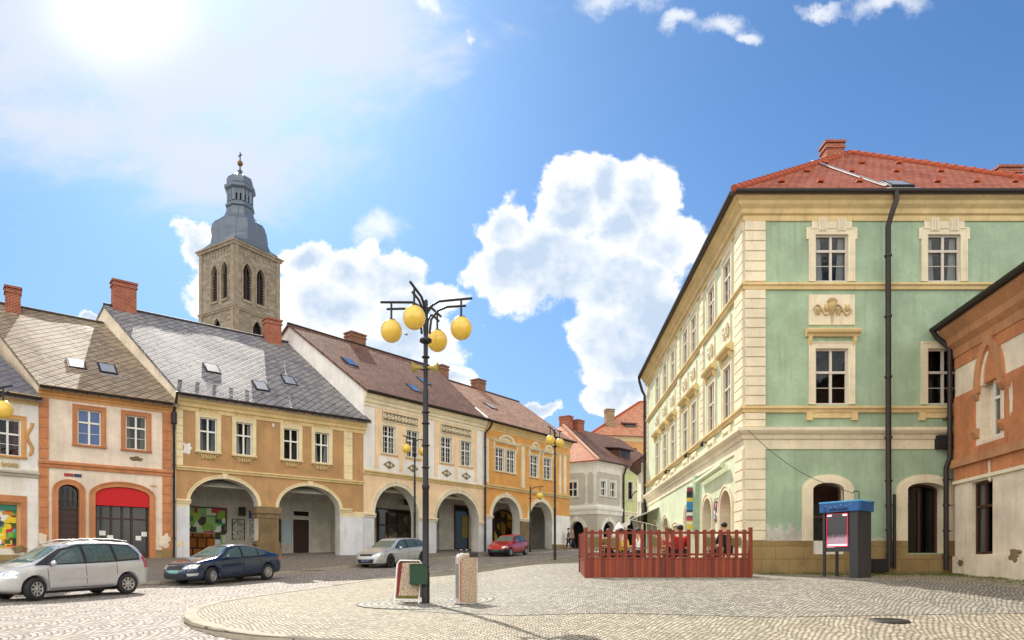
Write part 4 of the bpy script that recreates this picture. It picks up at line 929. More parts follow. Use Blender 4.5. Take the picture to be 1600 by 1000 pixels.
for px, py in ((772, 640),):
    best = min([i * .1 for i in range(0, 64)], key=lambda yi: abs(s.z(px, py, yi) - onr(s.u(px, yi), yi).z)); skylight(s, onr(s.u(px, best), best), kk, glassm='zinc')
downpipe(s, [(.25, -.6, He - .2), (.2, -.35, He - .7), (-.08, -.14, He - 1.1), (-.08, -.14, 0)], .07)
# ------------------------------------------------------------------ green corner house
GZ = 22.9; gpx = lambda px: (px - 1163) * GZ / F
P0 = Vector(((1163 - 800) / F * GZ, GZ)); fr = Fr(P0, P0 + Vector((10.6, 0)), EZ - .12); L = fr.L
h = root_for(fr, 'corner_house', 'large pale green corner house with cream quoins and orange tiled hip roof', 'house')
s = Site(fr, h); Z = lambda py: s.z(1300, py)
He = Z(309); zc0 = Z(346); zsA, zsA2 = Z(453), Z(441); zsB, zsB2 = Z(645), Z(634); zg0, zg1 = Z(702), Z(668); zp = Z(845)
uw0, uw1 = Z(440), Z(367); mw0, mw1 = Z(632), Z(545); ww = gpx(1324) - gpx(1273)
fu = [(gpx(1273.5) + ww / 2), gpx(1474.5)]
seg = lambda a, b, z0, zs, r: arch(a, b, z0, zs, r, 14)
g1 = (gpx(1269), gpx(1317)); g2 = (gpx(1416.5), gpx(1474)); gz0, gzs, gr = Z(864), Z(765), .22
holes = []
for u in fu:
    holes += [(rect(u - ww / 2, u + ww / 2, uw0, uw1), .2, 'dark'), (rect(u - ww / 2, u + ww / 2, mw0, mw1), .2, 'dark')]
holes += [(seg(g1[0], g1[1], Z(845), gzs, gr), .28, 'dark'), (seg(g2[0], g2[1], gz0, gzs, gr), .45, 'dark')]
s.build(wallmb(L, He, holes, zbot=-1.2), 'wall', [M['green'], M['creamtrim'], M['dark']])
def trims(s, L, m0, m1, skip=()):
    """cornice and string courses; m0, m1 mitre slopes at the two ends"""
    mb = MB(); mb.sweepx(prof_cornice(zc0, He - zc0, .42), 0, L, 0, m0, m1); s.build(mb, 'cornice', M['yellow'])
    for a, b, o_, nm in ((zsA, zsA2, .13, 'string_course'), (zsB, zsB2, .15, 'string_course'), (zg0, zg1, .26, 'string_cornice')):
        mb = MB()
        if nm == 'string_cornice': mb.sweepx([(0, a), (-.04, a), (-.04, a + .3), (-.09, a + .33), (-.12, a + .45), (-.20, a + .50), (-.26, a + .58), (-.26, b - .03), (0, b)], 0, L, 0, m0, m1)
        else: mb.sweepx(prof_string(a, b - a, o_), 0, L, 0, m0, m1)
        s.build(mb, nm, M['yellow'] if nm == 'string_course' else M['creamtrim'])
trims(s, L, 1.0, 0)
def corner_quoins(s, u0, u1, sgn):
    for a, b in ((zsA2, zc0), (zsB2, zsA), (zg1, zsB), (zp, zg0)):
        quoins(s, u0, u1, a, b, M['creamtrim'], n=max(1, round((b - a) / .315)), proud=.075)
corner_quoins(s, -.0, gpx(1195), 1)
slab(s, 0, g1[0], -1.2, zp, M['stoneplinth'], 'plinth', .09); slab(s, g1[0], g1[1], -1.2, Z(866), M['stoneplinth'], 'plinth', .085)
slab(s, g1[1], g2[0], -1.2, zp, M['stoneplinth'], 'plinth', .09); slab(s, g2[0], g2[1], -1.2, Z(866), M['stoneplinth'], 'plinth', .085); slab(s, g2[1], g2[1] + .35, -1.2, zp, M['stoneplinth'], 'plinth', .09)
slab(s, g1[0], g1[1], Z(866), zp + .0, M['white'], 'white_apron', .04); 
# peeled plaster above the plinth: an uneven patch
def ragged(s, u0, u1, z0, zt, amp, mat, name, proud=.012, seed=1):
    rr = random.Random(seed); n = 26; top = [(u0 + (u1 - u0) * i / n, zt + amp * (rr.random() - .5) + amp * .6 * math.sin(i * .7 + seed)) for i in range(n + 1)]
    mb = MB(); mb.prism([(u0, z0)] + top + [(u1, z0)], -proud, 0); return s.build(mb, name, mat)
M['peeled'] = plaster('bare_whitish_render', '#cfccc0', 1.0, bump=.7, blot=('#a9a392', 2.5, .62))
ragged(s, gpx(1195.5), g1[0] - .33, zp, Z(824), .16, M['peeled'], 'peeled_plaster'); ragged(s, g1[1] + .34, g2[0] - .34, zp, Z(841), .06, M['peeled'], 'peeled_plaster', seed=4)
for u in fu:
    i = fu.index(u)
    o = window(s, u, uw0, ww, uw1 - uw0, 2, .66, 1, 'frameoffw', 'creamtrim', .22, False, 'curtain', y=.10)
    mb = MB(); hh = uw1 - uw0; mb.box(-ww / 2 - .12, ww / 2 + .12, -.04, 0, hh + .221, hh + .52)
    for sx in (-1, 1):
        for j in range(3): x = sx * (ww * .30) + (j - 1) * .085; mb.box(x - .03, x + .03, -.08, -.03, hh + .12, hh + .50)
        mb.box(sx * ww * .3 - .15, sx * ww * .3 + .15, -.06, -.0, hh + .10, hh + .53); mb.box(sx * (ww / 2 + .24) - .05, sx * (ww / 2 + .24) + .05, -.05, 0, hh - .15, hh + .22)
    mb.build('fluted_keystones', M['creamtrim'], o)
    o = window(s, u, mw0, ww, mw1 - mw0, 2, .58, 1, 'frameoffw', 'creamtrim', .22, False, 'curtain', y=.10, hood='yellow' if i == 0 else None)
    mb = MB(); mb.box(-ww / 2 - .28, ww / 2 + .28, -.05, 0, -.44, -.26); 
    for sx in (-1, 1): mb.box(sx * (ww / 2 + .2) - .1, sx * (ww / 2 + .2) + .1, -.08, 0, -.52, -.26)
    mb.build('window_apron', M['yellow'], o)
u = fu[0]; mb = MB(); mb.box(-.75, .75, -.04, 0, 0, .98); p = s.build(mb, 'relief_panel', M['creamtrim'], u, 0, Z(508))
mb = MB(); scrolls(mb, -.62, -.05, .2, .75, -.07, .03, 1); scrolls(mb, .05, .62, .2, .75, -.07, .03, 1)
mb.lathe([(.0, .3), (.06, .32), (.04, .42), (.13, .5), (.16, .66), (.12, .7)], 10, (0, -.06, 0)); mb.tube([(0, -.06, .02), (0, -.06, .34)], [.015, .04], 6)
for a in range(5): mb.tube([(0, -.07, .68), (.16 * math.cos(.5 + a * .55), -.08, .72 + .14 * math.sin(.5 + a * .55))], [.03, .04], 5)
mb.build('relief_urn', M['relief'], p)
for a, b in (g1, g2):
    for w_, pr in ((.34, .05), (.24, .08), (.12, .055)):
        mb = MB(); z_ = Z(845) - .0; mb.ring(seg(a - w_, b + w_, z_, gzs, gr + w_ * .8), seg(a, b, z_, gzs, gr), -pr, .001)
        s.build(mb, 'arched_surround', M['creamtrim'])
M['caféglass'] = M['glass']
for a, b, z0_, y_ in ((g1[0], g1[1], Z(845), .2), (g2[0], g2[1] - .0, gz0, .40)):
    mb = MB(); mb.poly([seg(a, b, z0_, gzs, gr)], y_); o = s.build(mb, 'window', M['glass'])
    mb = MB(); mb.ring(seg(a, b, z0_, gzs, gr), seg(a + .07, b - .07, z0_ + .07, gzs, gr - .07), y_ - .06, y_ + .03)
    if a == g1[0]: mb.box(a, b, y_ - .05, y_ + .02, z0_ + .75, z0_ + .82)
    else: mb.box((a + b) / 2 - .03, (a + b) / 2 + .03, y_ - .05, y_ + .02, z0_, gzs)
    mb.build('frame', M['framebrown'], h, o.location, o.rotation_euler.z)
mb = MB(); mb.lathe([(0, -.05), (.05, -.03), (.06, 0), (.05, .03), (0, .05)], 10); s.build(mb, 'lit_bulb', plain('warm_lit_bulb', '#ffb050', .5, emit='#ffa030', es=4), gpx(1276), .5, Z(768))
slab(s, gpx(1459), gpx(1497), Z(702), Z(682), M['dark'], 'vent_opening', .27); mb = MB(); mb.ring(rect(-.14, .14, 0, .3), rect(-.09, .09, .05, .25), -.04, 0, closed=True); mb.tube([(-.08, -.03, .06), (.08, -.03, .24)], .02, 5); mb.tube([(.08, -.03, .06), (-.08, -.03, .24)], .02, 5); s.build(mb, 'wall_ornament', M['stone'], gpx(1479), 0, Z(657))
downpipe(s, [(gpx(1387), -.5, He - .02), (gpx(1387), -.52, He - .35), (gpx(1381), -.48, He - .75), (gpx(1379), -.34, He - 1.1), (gpx(1379.5), -.34, 3.3), (gpx(1381), -.34, .15)], .085)
downpipe(s, [(gpx(1391), -.25, 2.5), (gpx(1391), -.25, .1)], .05, clips=False, name='standpipe')
mb = MB(); mb.box(-.25, .25, -.3, 0, 0, .42); s.build(mb, 'utility_box', M['black'], gpx(1367), -.09, .0)
# side facade
pf = Vector(((1011 - 800) / F * 44.2, 44.2)); sf = Fr(pf, P0, EZ - .12); S2 = Site(sf, h, fr); L2 = sf.L; print('side L', L2)
cs = [sf.u(p) for p in (1137, 1112.5, 1085, 1072, 1052.3, 1039.8, 1027.8)]; ww2 = .98
holes = []
for u in cs: holes += [(rect(u - ww2 / 2, u + ww2 / 2, uw0, uw1), .2, 'dark'), (rect(u - ww2 / 2, u + ww2 / 2, mw0, mw1), .2, 'dark')]
Zs = lambda px, py: sf.z(px, py)
ga = [(sf.u(1126), sf.u(1144), Zs(1137, 775)), (sf.u(1099), sf.u(1113.5), Zs(1106, 786)), (sf.u(1071), sf.u(1081.5), Zs(1076, 783))]
ga2 = [(sf.u(1052.5), sf.u(1061), 3.0), (sf.u(1036.5), sf.u(1045.5), 3.1), (sf.u(1020), sf.u(1028), 3.0)]; print('side arches', ga, ga2)
for i, (a, b, zt) in enumerate(ga): holes.append((arch(a, b, .0 if i != 2 else 0, 2.15, .75, 14), .45, 'dark'))
for i, (a, b, zt) in enumerate(ga2): holes.append((arch(a, b, .0, 2.2, .02 if i == 0 else .6, 14), .35, 'dark'))
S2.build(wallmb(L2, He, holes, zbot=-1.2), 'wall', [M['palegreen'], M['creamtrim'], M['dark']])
trims(S2, L2, 0, -1.0)
for a, b in ((zsA2, zc0), (zsB2, zsA), (zg1, zsB), (zp, zg0)): quoins(S2, L2 - .95, L2 - .0, a, b, M['creamtrim'], n=max(1, round((b - a) / .315)), proud=.075)
for u in (cs[1] / 2 + cs[2] / 2, cs[3] / 2 + cs[4] / 2, .3):
    for a, b in ((zsA2, zc0), (zsB2, zsA)): quoins(S2, u - .28, u + .28, a, b, M['creamtrim'], n=max(1, round((b - a) / .315)), proud=.06, name='pilaster')
for i, u in enumerate(cs):
    o = window(S2, u, uw0, ww2, uw1 - uw0, 2, .66, 1, 'frameoffw', 'creamtrim', .2, False, 'curtain', y=.06, surtop=.3)
    o = window(S2, u, mw0, ww2, mw1 - mw0, 2, .58, 1, 'frameoffw', 'creamtrim', .2, False, 'curtain', y=.06, hood='yellow')
    mb = MB(); mb.box(-.5, .5, -.05, 0, 0, .95); scrolls(mb, -.4, .4, .1, .85, -.08, .05, 1); S2.build(mb, 'relief_panel', M['creamtrim'], u, 0, Z(508))
    mb = MB(); mb.box(-.55, .55, -.06, 0, -.16, 0); mb.box(-.6, -.45, -.09, 0, -.36, -.12); mb.box(.45, .6, -.09, 0, -.36, -.12); S2.build(mb, 'window_apron', M['creamtrim'], u, 0, zsB - .06)
for i, (a, b, zt) in enumerate(ga + ga2):
    r = [.75, .75, .75, .02, .6, .6][i]; zs_ = 2.15 if i < 3 else 2.2
    archivolt(S2, a, b, 0, zs_, r, .2, M['creamtrim'], 'arched_surround', key=False, leg=0)
    mb = MB(); mb.poly([arch(a, b, 0, zs_, r, 14)], .36 if i < 3 else .3); S2.build(mb, 'door_glass', M['glassdark'] if i else M['doorwood'])
mb = MB(); mb.box(-.25, .25, -.18, 0, zp, zg0); S2.build(mb, 'green_pilaster', M['green'], sf.u(1091), 0, 0)
slab(S2, 0, L2 - .0, -1.2, .35, M['stoneplinth'], 'plinth', .05) if False else None
M['posterc'] = display('bright_small_poster', ['#3a8ac0', '#e0c840', '#c04060', '#e8e8e0', '#2a4a80'], 7)
slab(S2, sf.u(1117), sf.u(1122), 1.9, 2.75, M['posterc'], 'poster', .04)
mb = MB()
mb.box(-.05, .05, -.42, -.05, .2, 2.0); S2.build(mb, 'vertical_sign', M['posterc'], sf.u(1088.5), 0, 1.6)
for px, py in ((1107, 692), (1080.5, 710), (1048, 736)):
    mb = MB(); mb.tube([(0, 0, 0), (0, -.25, .05)], .025, 6); mb.lathe([(.02, .08), (.06, .04), (.07, -.08), (.03, -.12)], 8, (0, -.26, -.03)); S2.build(mb, 'wall_lantern', M['black'], sf.u(px), 0, Zs(px, py))
# pale green roller-blind box leaning on the side wall
mb = MB(); u0, u1 = sf.u(1098), sf.u(1138); mb.tube([(u0, -.2, Zs(1100, 752)), (u1, -.2, Zs(1138, 733) + .15)], .11, 10); S2.build(mb, 'rolled_awning', M['palegreen'])
mb = MB(); u0, u1 = sf.u(1003), sf.u(1030); mb.add([(u0, 0, 3.6), (u1, 0, 3.6), (u1, -1.6, 2.9), (u0, -1.6, 2.9), (u0, 0, 3.55), (u1, 0, 3.55), (u1, -1.6, 2.85), (u0, -1.6, 2.85)], [(3, 2, 1, 0), (4, 5, 6, 7), (0, 1, 5, 4), (1, 2, 6, 5), (2, 3, 7, 6), (3, 0, 4, 7)])
mb.add([(u0, -1.6, 2.9), (u1, -1.6, 2.9), (u1, -1.62, 2.6), (u0, -1.62, 2.6)], [(0, 1, 2, 3), (3, 2, 1, 0)])
for u_ in (u0 + .1, u1 - .1): mb.tube([(u_, 0, 2.5), (u_, -1.5, 2.85)], .02, 5)
S2.build(mb, 'awning', plain('white_awning_canvas', '#dfdcd4', .8))
downpipe(S2, [(-.0, -.5, He - .05), (.0, -.48, He - .3), (-.02, -.3, He - .9), (.0, -.15, He - 1.2), (.0, -.15, 0)], .08)
# roof
w3 = lambda x, y, z: Vector((x - P0.x, y - P0.y, z))
ov = .47; dS = sf.d; nS = -sf.n
cA = P0 + nS * ov + Vector((0, -ov)); cB = Vector((P0.x + 10.9, GZ - ov)); cC = pf + nS * ov; apx = Vector(((1330 - 800) / F * 29.3, 29.3)); zA = EZ + (HOR - 240) / F * 29.3 - fr.zb
apx2 = apx - dS * 14; cD = cB - dS * 22
def rp(p, z): return (p.x - P0.x, p.y - P0.y, z)
mb = MB(); ez = He + .02
def slope3(pts, along_):
    o = Vector(pts[0]); ax = Vector(along_).normalized(); nrm = (Vector(pts[1]) - o).cross(Vector(pts[2]) - o).normalized(); up = nrm.cross(ax)
    uvs = [((Vector(p) - o).dot(ax), (Vector(p) - o).dot(up)) for p in pts]
    n = len(pts); mb.add(list(pts) + [(p[0], p[1], p[2] - .12) for p in pts], [tuple(range(n)), tuple(range(2 * n - 1, n - 1, -1))] + [(i, i + n, (i + 1) % n + n, (i + 1) % n) for i in range(n)], 0, [uvs, list(reversed(uvs))] + [[(0, 0)] * 4] * n)
slope3([rp(cA, ez), rp(cB, ez), rp(apx, zA)], (1, 0, 0))
slope3([rp(cC, ez), rp(cA, ez), rp(apx, zA), rp(apx2, zA)], (dS.x, dS.y, 0))
slope3([rp(cB, ez), rp(cD, ez), rp(apx2, zA), rp(apx, zA)], (dS.x, dS.y, 0))
ro = s.build(mb, 'roof', M['redtile'])
def ridge_caps(a, b, parent, mat, r=.13, n=None):
    a, b = Vector(a), Vector(b); n = n or int((b - a).length / .36); mb = MB()
    for i in range(n):
        p, q = a.lerp(b, i / n), a.lerp(b, (i + 1.12) / n); mb.tube([p + Vector((0, 0, .04)), q + Vector((0, 0, .0))], [r, r * .86], 8)
    return mb.build('ridge_tiles', mat, parent)
M['ridge'] = plain('ridge_tile_clay', '#a8502f', .8, var=.15)
ridge_caps(rp(cA, ez), rp(apx, zA), ro, M['ridge']); ridge_caps(rp(cB, ez), rp(apx, zA), ro, M['ridge']); ridge_caps(rp(apx, zA), rp(apx2, zA), ro, M['ridge'])
def on_front(x, t): # point on front slope at world x, fraction t up
    y = GZ - ov + (apx.y - GZ + ov) * t; return Vector((x - P0.x, y - P0.y, ez + (zA - ez) * t))
mb0 = MB(); mb0.prism([(-.1, 0), (-.1, .06), (0, .14), (.1, .06), (.1, 0)], -.1, .1); vm_ = mb0.mesh('vent_tile', M['ridge'])
for t, xs_ in ((.16, [9, 10.3, 11.6, 12.9, 14.2, 15.5, 16.8]), (.42, [10.6, 12.2, 13.8, 15.4, 16.6]), (.66, [12, 13.4, 14.8, 15.8])):
    for x in xs_: q = on_front(x, t); link('vent_tile', vm_, ro, q + s.at(0, 0, 0))
mb = MB(); q0, q1 = on_front(12.1, .06), on_front(11.7, .72); q0.z += .05; q1.z += .05; mb.obox((q0 + q1) / 2, (q1 - q0) / 2, (.07, 0, 0), (0, 0, .02)); mb.build('metal_strip', M['zinc'], ro)
sl3 = (zA - ez) / (apx.y - GZ + ov); q = on_front(12.55, .03); skylight(s, q, sl3, .75, .9)
gutter(s, -.42, L, -.49, He - .02, .10); gutter(S2, 0, L2 + .42, -.49, He - .02, .10)
q = apx - dS * 0 ; chimney(s, gpx(1300) * 28.5 / GZ + .0 + .0 - 0, 5.6, He + 2.6, Z(300) + 0 + (zA - He) + .65, .85, .7)
CH = [o for o in bpy.data.objects if o.name.startswith('chimney') and o.parent == h][0]; CH.location = ((1300 - 800) / F * 28.6 - P0.x, 28.6 - P0.y, EZ + (HOR - 226) / F * 28.6 - fr.zb); CH.scale = (.84, .84, .9)
o = chimney(s, 0, 0, 0, 2.2, 1.0, .7, 'brick'); o.location = ((1571 - 800) / F * 31.5 - P0.x, 31.5 - P0.y, EZ + (HOR - 265) / F * 31.5 - fr.zb)
# back walls so the house is closed
mb = MB(); ring_ = [P0, P0 + Vector((10.6, 0)), cD + Vector((-.7, 0)), pf]
for a, b in zip(ring_[1:], ring_[2:]): mb.add([rp(a, -1), rp(b, -1), rp(b, He), rp(a, He)], [(0, 1, 2, 3)])
mb.add([rp(p, He - .05) for p in ring_], [(0, 1, 2, 3)]); s.build(mb, 'rear_wall', M['green'])

# ------------------------------------------------------------------ rust coloured house at the right edge
dR = Vector((-.118, -1)).normalized(); pR = Vector(((1492 - 800) / F * 22.6, 22.6)); fr = Fr(pR, pR + dR * 13, EZ - .15); L = fr.L
h = root_for(fr, 'town_house', 'rust orange and white house with a pointed gothic window niche at the right edge', 'house')
s = Site(fr, h); He = s.z(1496, 512); b0 = EZ - fr.zb
zl0, zl1, zr1 = 2.78 + b0, 3.45 + b0, 5.45 + b0
uwa, uwb = s.u(1533), s.u(1563); lwa, lwb = s.u(1518), s.u(1551)
holes = [(gothic(uwa, uwb, 3.8 + b0, 5.5 + b0, 1.05), .28, 'flat'), (rect(lwa, lwb, .42 + b0, 2.62 + b0), .3, 'dark')]
s.build(wallmb(L, He, holes, zbot=-1.2), 'wall', [M['shabby'], M['shabby'], M['dark']])
mb = MB()
mb.prism([(0, -.0)] + [(0, 0)], 0, 0) if False else None
for u0, u1 in ((.02, uwa - .28), (uwb + .28, L)): slab(s, u0, u1, zl1, zr1, M['rust'], 'rust_panel', .05)
slab(s, .0, L, zl1 - .25, zl1 + .0, M['rust2'], 'string_course', .14); slab(s, .0, L, zl0, zl1 - .25, M['rust'], 'rust_band', .04); slab(s, 0, L, zl0 - .1, zl0, M['creamtrim'], 'string_course', .08)
slab(s, uwa - .45, uwb + .45, zl1 + .0, zl1 + .22, M['rust'], 'window_sill', .1)
mb = MB(); mb.ring(gothic(uwa - .26, uwb + .26, zr1 - .2, 5.5 + b0, 1.35), gothic(uwa, uwb, zr1 - .2, 5.5 + b0, 1.05), -.10, .0); s.build(mb, 'gothic_hood', M['rust2'])
mb = MB(); mb.ring(gothic(uwa, uwb, zr1, 5.5 + b0, 1.05), gothic(uwa + .1, uwb - .1, zr1, 5.5 + b0, .9), -.02, .1); s.build(mb, 'gothic_moulding', M['shabby'])
mb = MB(); gm = gothic(uwa + .12, uwb - .12, 5.5 + b0, 5.55 + b0, .85); mb.prism(gm, .02, .26); s.build(mb, 'tympanum', M['rust'])
for a in (uwa - .2, uwb + .2):
    for z_ in (zr1 - .3, 4.0 + b0): mb = MB(); mb.prism([(0, z_ + .2), (-.16, z_ + .2), (-.16, z_ + .1), (-.05, z_ - .08), (0, z_ - .1)], a - .12, a + .12, 0, 'yz'); s.build(mb, 'corbel', M['rust2'])
c = (uwa + uwb) / 2 + .15; window(s, c, 3.85 + b0, (uwb - uwa) - .45, 1.65, 1, .68, 0, 'framewhite', None, .1, False, 'curtain', y=.2)
window(s, (lwa + lwb) / 2, .44 + b0, lwb - lwa - .05, 2.15, 2, .66, 0, 'framebrown', None, .1, False, 'curtain', y=.16)
slab(s, 0, L, -1.2, .38 + b0, M['shabby'], 'plinth', .08)
mb = MB(); mb.sweepx([(0, He - .95), (-.06, He - .95), (-.1, He - .7), (-.25, He - .55), (-.28, He - .35), (-.42, He - .2), (-.5, He - .12), (-.5, He), (0, He)], .0, L); s.build(mb, 'cornice', M['rust2'])
slab(s, 0, L, He - 1.3, He - .95, M['rust'], 'frieze', .03)
mb = MB(); mb.add([(-.1, -.55, He + .05), (L, -.55, He + .05), (L, 6, He + 3.6), (-.1, 6, He + 3.6), (-.1, -.55, He - .05), (L, -.55, He - .05), (L, 6, He + 3.5), (-.1, 6, He + 3.5)], [(0, 1, 2, 3), (7, 6, 5, 4), (0, 4, 5, 1), (3, 7, 4, 0), (1, 5, 6, 2)], 0, [[(0, 0), (L, 0), (L, 7.7), (0, 7.7)]] + [[(0, 0)] * 4] * 4); s.build(mb, 'roof', M['slatedark'])
mb = MB(); mb.add([(0, 0, -1), (0, 6, -1), (0, 6, He + 3.4), (0, 0, He)], [(0, 1, 2, 3), (3, 2, 1, 0)]); s.build(mb, 'gable_wall', M['rust'])
gutter(s, -.15, L, -.62, He + .06, .10)
downpipe(s, [(-.08, -.62, He), (-.1, -.5, He - .2), (.0, -.2, He - .55), (.02, -.16, He - .7), (.02, -.16, zl1 + .1), (-.05, -.24, zl1 - .2), (-.05, -.24, .1)], .075)

worn(s, 1583, 622, .16, .9, 'shabby', 21, .056); worn(s, 1548, 735, .12, .6, 'shabby', 22, .045); worn(s, 1590, 868, .5, .35, 'stone', 23, .09); worn(s, 1505, 880, .3, .2, 'stone', 24, .09)
# ------------------------------------------------------------------ houses closing the view
C0 = Vector(((933 - 800) / F * 63, 63)); dl = Vector((-.818, .574)).normalized(); dr = Vector((.665, .747)).normalized()
fl = Fr(C0 - (-dl) * 12, C0, EZ + 1.7); h = root_for(fl, 'corner_house', 'white house with rounded grey panels and pale red hip roof at the far street corner', 'house')
s = Site(fl, h); He = s.z(932, 719); zst = s.z(932, 795); L = fl.L
w0, w1 = s.u(887.5), s.u(901.5); wz0, wz1 = s.z(895, 776), s.z(895, 753); a0, a1 = s.u(890), s.u(913)
Lr = 4.15; fr_ = Fr(C0, C0 + dr * Lr, fl.zb); s2 = Site(fr_, h, fl); v = [(s2.u(938), s2.u(946)), (s2.u(953), s2.u(961))]; b0_, b1_ = s2.u(942), s2.u(961); print('grey', L, He, zst, w0, w1, wz0, wz1, a0, a1, v, b0_, b1_, s2.u(972))
s.build(wallmb(L, He, [(rect(w0, w1, wz0, wz1), .15, 'dark'), (arch(a0, a1, 0, 1.6, 1.0), .5, 'dark')], zbot=-1), 'wall', [M['offwhite'], M['arcade'], M['dark']])
s2.build(wallmb(Lr, He, [(rect(a, b, wz0, wz1), .15, 'dark') for a, b in v] + [(arch(b0_, b1_, 0, 1.5, 1.1), .5, 'dark')], zbot=-1), 'wall', [M['offwhite'], M['arcade'], M['dark']])
window(s, (w0 + w1) / 2, wz0, w1 - w0, wz1 - wz0, 2, .5, 0, 'framewhite', 'offwhite', .2, True, None)
for a, b in v: window(s2, (a + b) / 2, wz0, b - a, wz1 - wz0, 2, .5, 0, 'framewhite', 'offwhite', .2, True, None)
def rpanel(s, u0, u1, z0, z1, hs):
    r = .3; o = [(u0 + r, z0)] + [(u0 + r * (1 - math.sin(t)), z0 + r * (1 - math.cos(t))) for t in (.5, 1.1)] + [(u0, z0 + r), (u0, z1 - r), (u0 + r * .3, z1 - r * .3), (u0 + r, z1), (u1 - r, z1), (u1 - r * .3, z1 - r * .3), (u1, z1 - r), (u1, z0 + r), (u1 - r * .3, z0 + r * .3), (u1 - r, z0)]
    mb = MB(); mb.poly([o] + [rect(*q) for q in hs], -.03); s.build(mb, 'grey_panel', M['grey'])
rpanel(s, w0 - 1.2, w1 + .9, zst + .5, He - 1.0, [(w0 - .22, w1 + .22, wz0 - .15, wz1 + .22)]); rpanel(s, s.u(918), s.u(927), zst + .5, He - 1.0, [])
rpanel(s2, v[0][0] - .6, v[1][1] + .8, zst + .5, He - 1.0, [(a - .22, b + .22, wz0 - .15, wz1 + .22) for a, b in v])
for q, LL, m0, m1 in ((s, L, 0, -1), (s2, Lr, 1, 0)):
    mb = MB(); mb.sweepx(prof_cornice(He - .5, .5, .3), 0, LL, 0, m0 * .9, m1 * .9); q.build(mb, 'cornice', M['offwhite']); mb = MB(); mb.sweepx(prof_string(zst - .45, .8, .16), 0, LL, 0, m0 * .9, m1 * .9); q.build(mb, 'string_course', M['offwhite'])
for q, (a, b), LL in ((s, (a0, a1), L), (s2, (b0_, b1_), Lr)):
    zs_, r_ = (1.6, 1.0) if q is s else (1.5, 1.1); A = arch(a, b, -1, zs_, r_); mb = MB(); mb.poly([[(0, -1)] + A + [(LL, -1), (LL, zst - .45), (0, zst - .45)]], -.02); q.build(mb, 'grey_panel', M['grey'])
    archivolt(q, a, b, 0, zs_, r_, .35, M['offwhite'], leg=0)
mb = MB(); W2 = 12; ap = C0 + dl * 6 + dr * 3.5; zap = EZ + (HOR - 664) / F * ap.y - fl.zb
def loc_(p, z, f=fl): q = p - f.p0; return (q.dot(f.d), q.dot(f.n), z)
oC = C0 - (dl + dr) * .35; oL = C0 + dl * W2 - dr * .35; oR = C0 + dr * (Lr + .2) - dl * .35; ap2 = ap + dr * (Lr + .35 - 3.5)
P_ = [loc_(oL, He), loc_(oC, He), loc_(ap, zap)]
def rf(P, mat, name='roof'):
    P = [Vector(p) for p in P]; ax = (P[1] - P[0]).normalized(); nrm = (P[1] - P[0]).cross(P[2] - P[0]).normalized(); up = nrm.cross(ax); n = len(P)
    uvs = [((p - P[0]).dot(ax), (p - P[0]).dot(up)) for p in P]; mb = MB(); mb.add(P + [p - Vector((0, 0, .12)) for p in P], [tuple(range(n)), tuple(range(2 * n - 1, n - 1, -1))] + [(i, i + n, (i + 1) % n + n, (i + 1) % n) for i in range(n)], 0, [uvs, list(reversed(uvs))] + [[(0, 0)] * 4] * n)
    return s.build(mb, name, mat)
rf(P_, M['sunlittile']); ro = rf([loc_(oC, He), loc_(oR, He), loc_(ap2, zap), loc_(ap, zap)], M['tile']); rf([loc_(oL, He), loc_(ap, zap), loc_(ap2, zap), loc_(oL + dr * Lr, He)], M['tile'])  # left hip plane in a paler tile: sunlight put into its colour
M['pridge'] = plain('pale_ridge_mortar', '#d8b09a', .8); ridge_caps(loc_(oC, He), loc_(ap, zap), ro, M['pridge'], .14); ridge_caps(loc_(ap, zap), loc_(ap2, zap), ro, M['tile'], .14)
q = ap + dr * .45; chimney(s, loc_(q, 0)[0], loc_(q, 0)[1], zap - 1, zap + .9, 1.1, .8); 
def dormer(c, wd, hh, dp, rt, wall='framebrown', roofm='tile'):
    """small roofed dormer; c = base centre in house frame s2"""
    mb = MB(); mb.box(-wd / 2, wd / 2, 0, dp, 0, hh); o = s3.build(mb, 'dormer', M[wall], *c)
    mb = MB(); mb.sweepx([(-.3, hh - .05), (-.3, hh + .05), (dp, hh + rt), (dp, hh + rt - .12)], -wd / 2 - .25, wd / 2 + .25, 0); mb.build('dormer_roof', M[roofm], o)
    mb = MB(); mb.add([(-wd * .2, -.02, .1), (wd * .2, -.02, .1), (wd * .2, -.02, hh - .12), (-wd * .2, -.02, hh - .12)], [(0, 1, 2, 3)]); mb.build('pane', M['glassdark'], o)
    return o
# little green house beside it
f5 = Fr(C0 + dr * (Lr + .02), C0 + dr * (Lr + 9) , fl.zb); h5 = root_for(f5, 'street_house', 'narrow yellow green house with an arch, right of the white corner house', 'house')
s = s3 = Site(f5, h5); hv = [(s.u(981), s.u(988)), (s.u(996.5), s.u(1003))]; q0, q1 = s.u(979), s.u(998); He3 = He - .1
s.build(wallmb(f5.L, He3, [(rect(a, b, wz0, wz1 + .3), .15, 'dark') for a, b in hv if a > .1] + [(arch(max(q0, .4), q1, 0, 1.8, 1.5), .6, 'dark')], zbot=-1), 'wall', [M['limegreen'], M['arcade'], M['dark']])
print('hv', hv, q0, q1, f5.L)
for a, b in hv: window(s, (a + b) / 2, wz0, b - a, wz1 + .3 - wz0, 2, .6, 0, 'framebrown', 'offwhite', .15, True, None)
mb = MB(); mb.sweepx(prof_cornice(He3 - .5, .5, .3), 0, f5.L); s.build(mb, 'cornice', M['creamtrim']); mb = MB(); mb.sweepx(prof_string(zst - .3, .4, .12), 0, f5.L); s.build(mb, 'string_course', M['creamtrim'])
archivolt(s, max(q0, .4), q1, 0, 1.8, 1.5, .35, M['creamtrim'], leg=0)
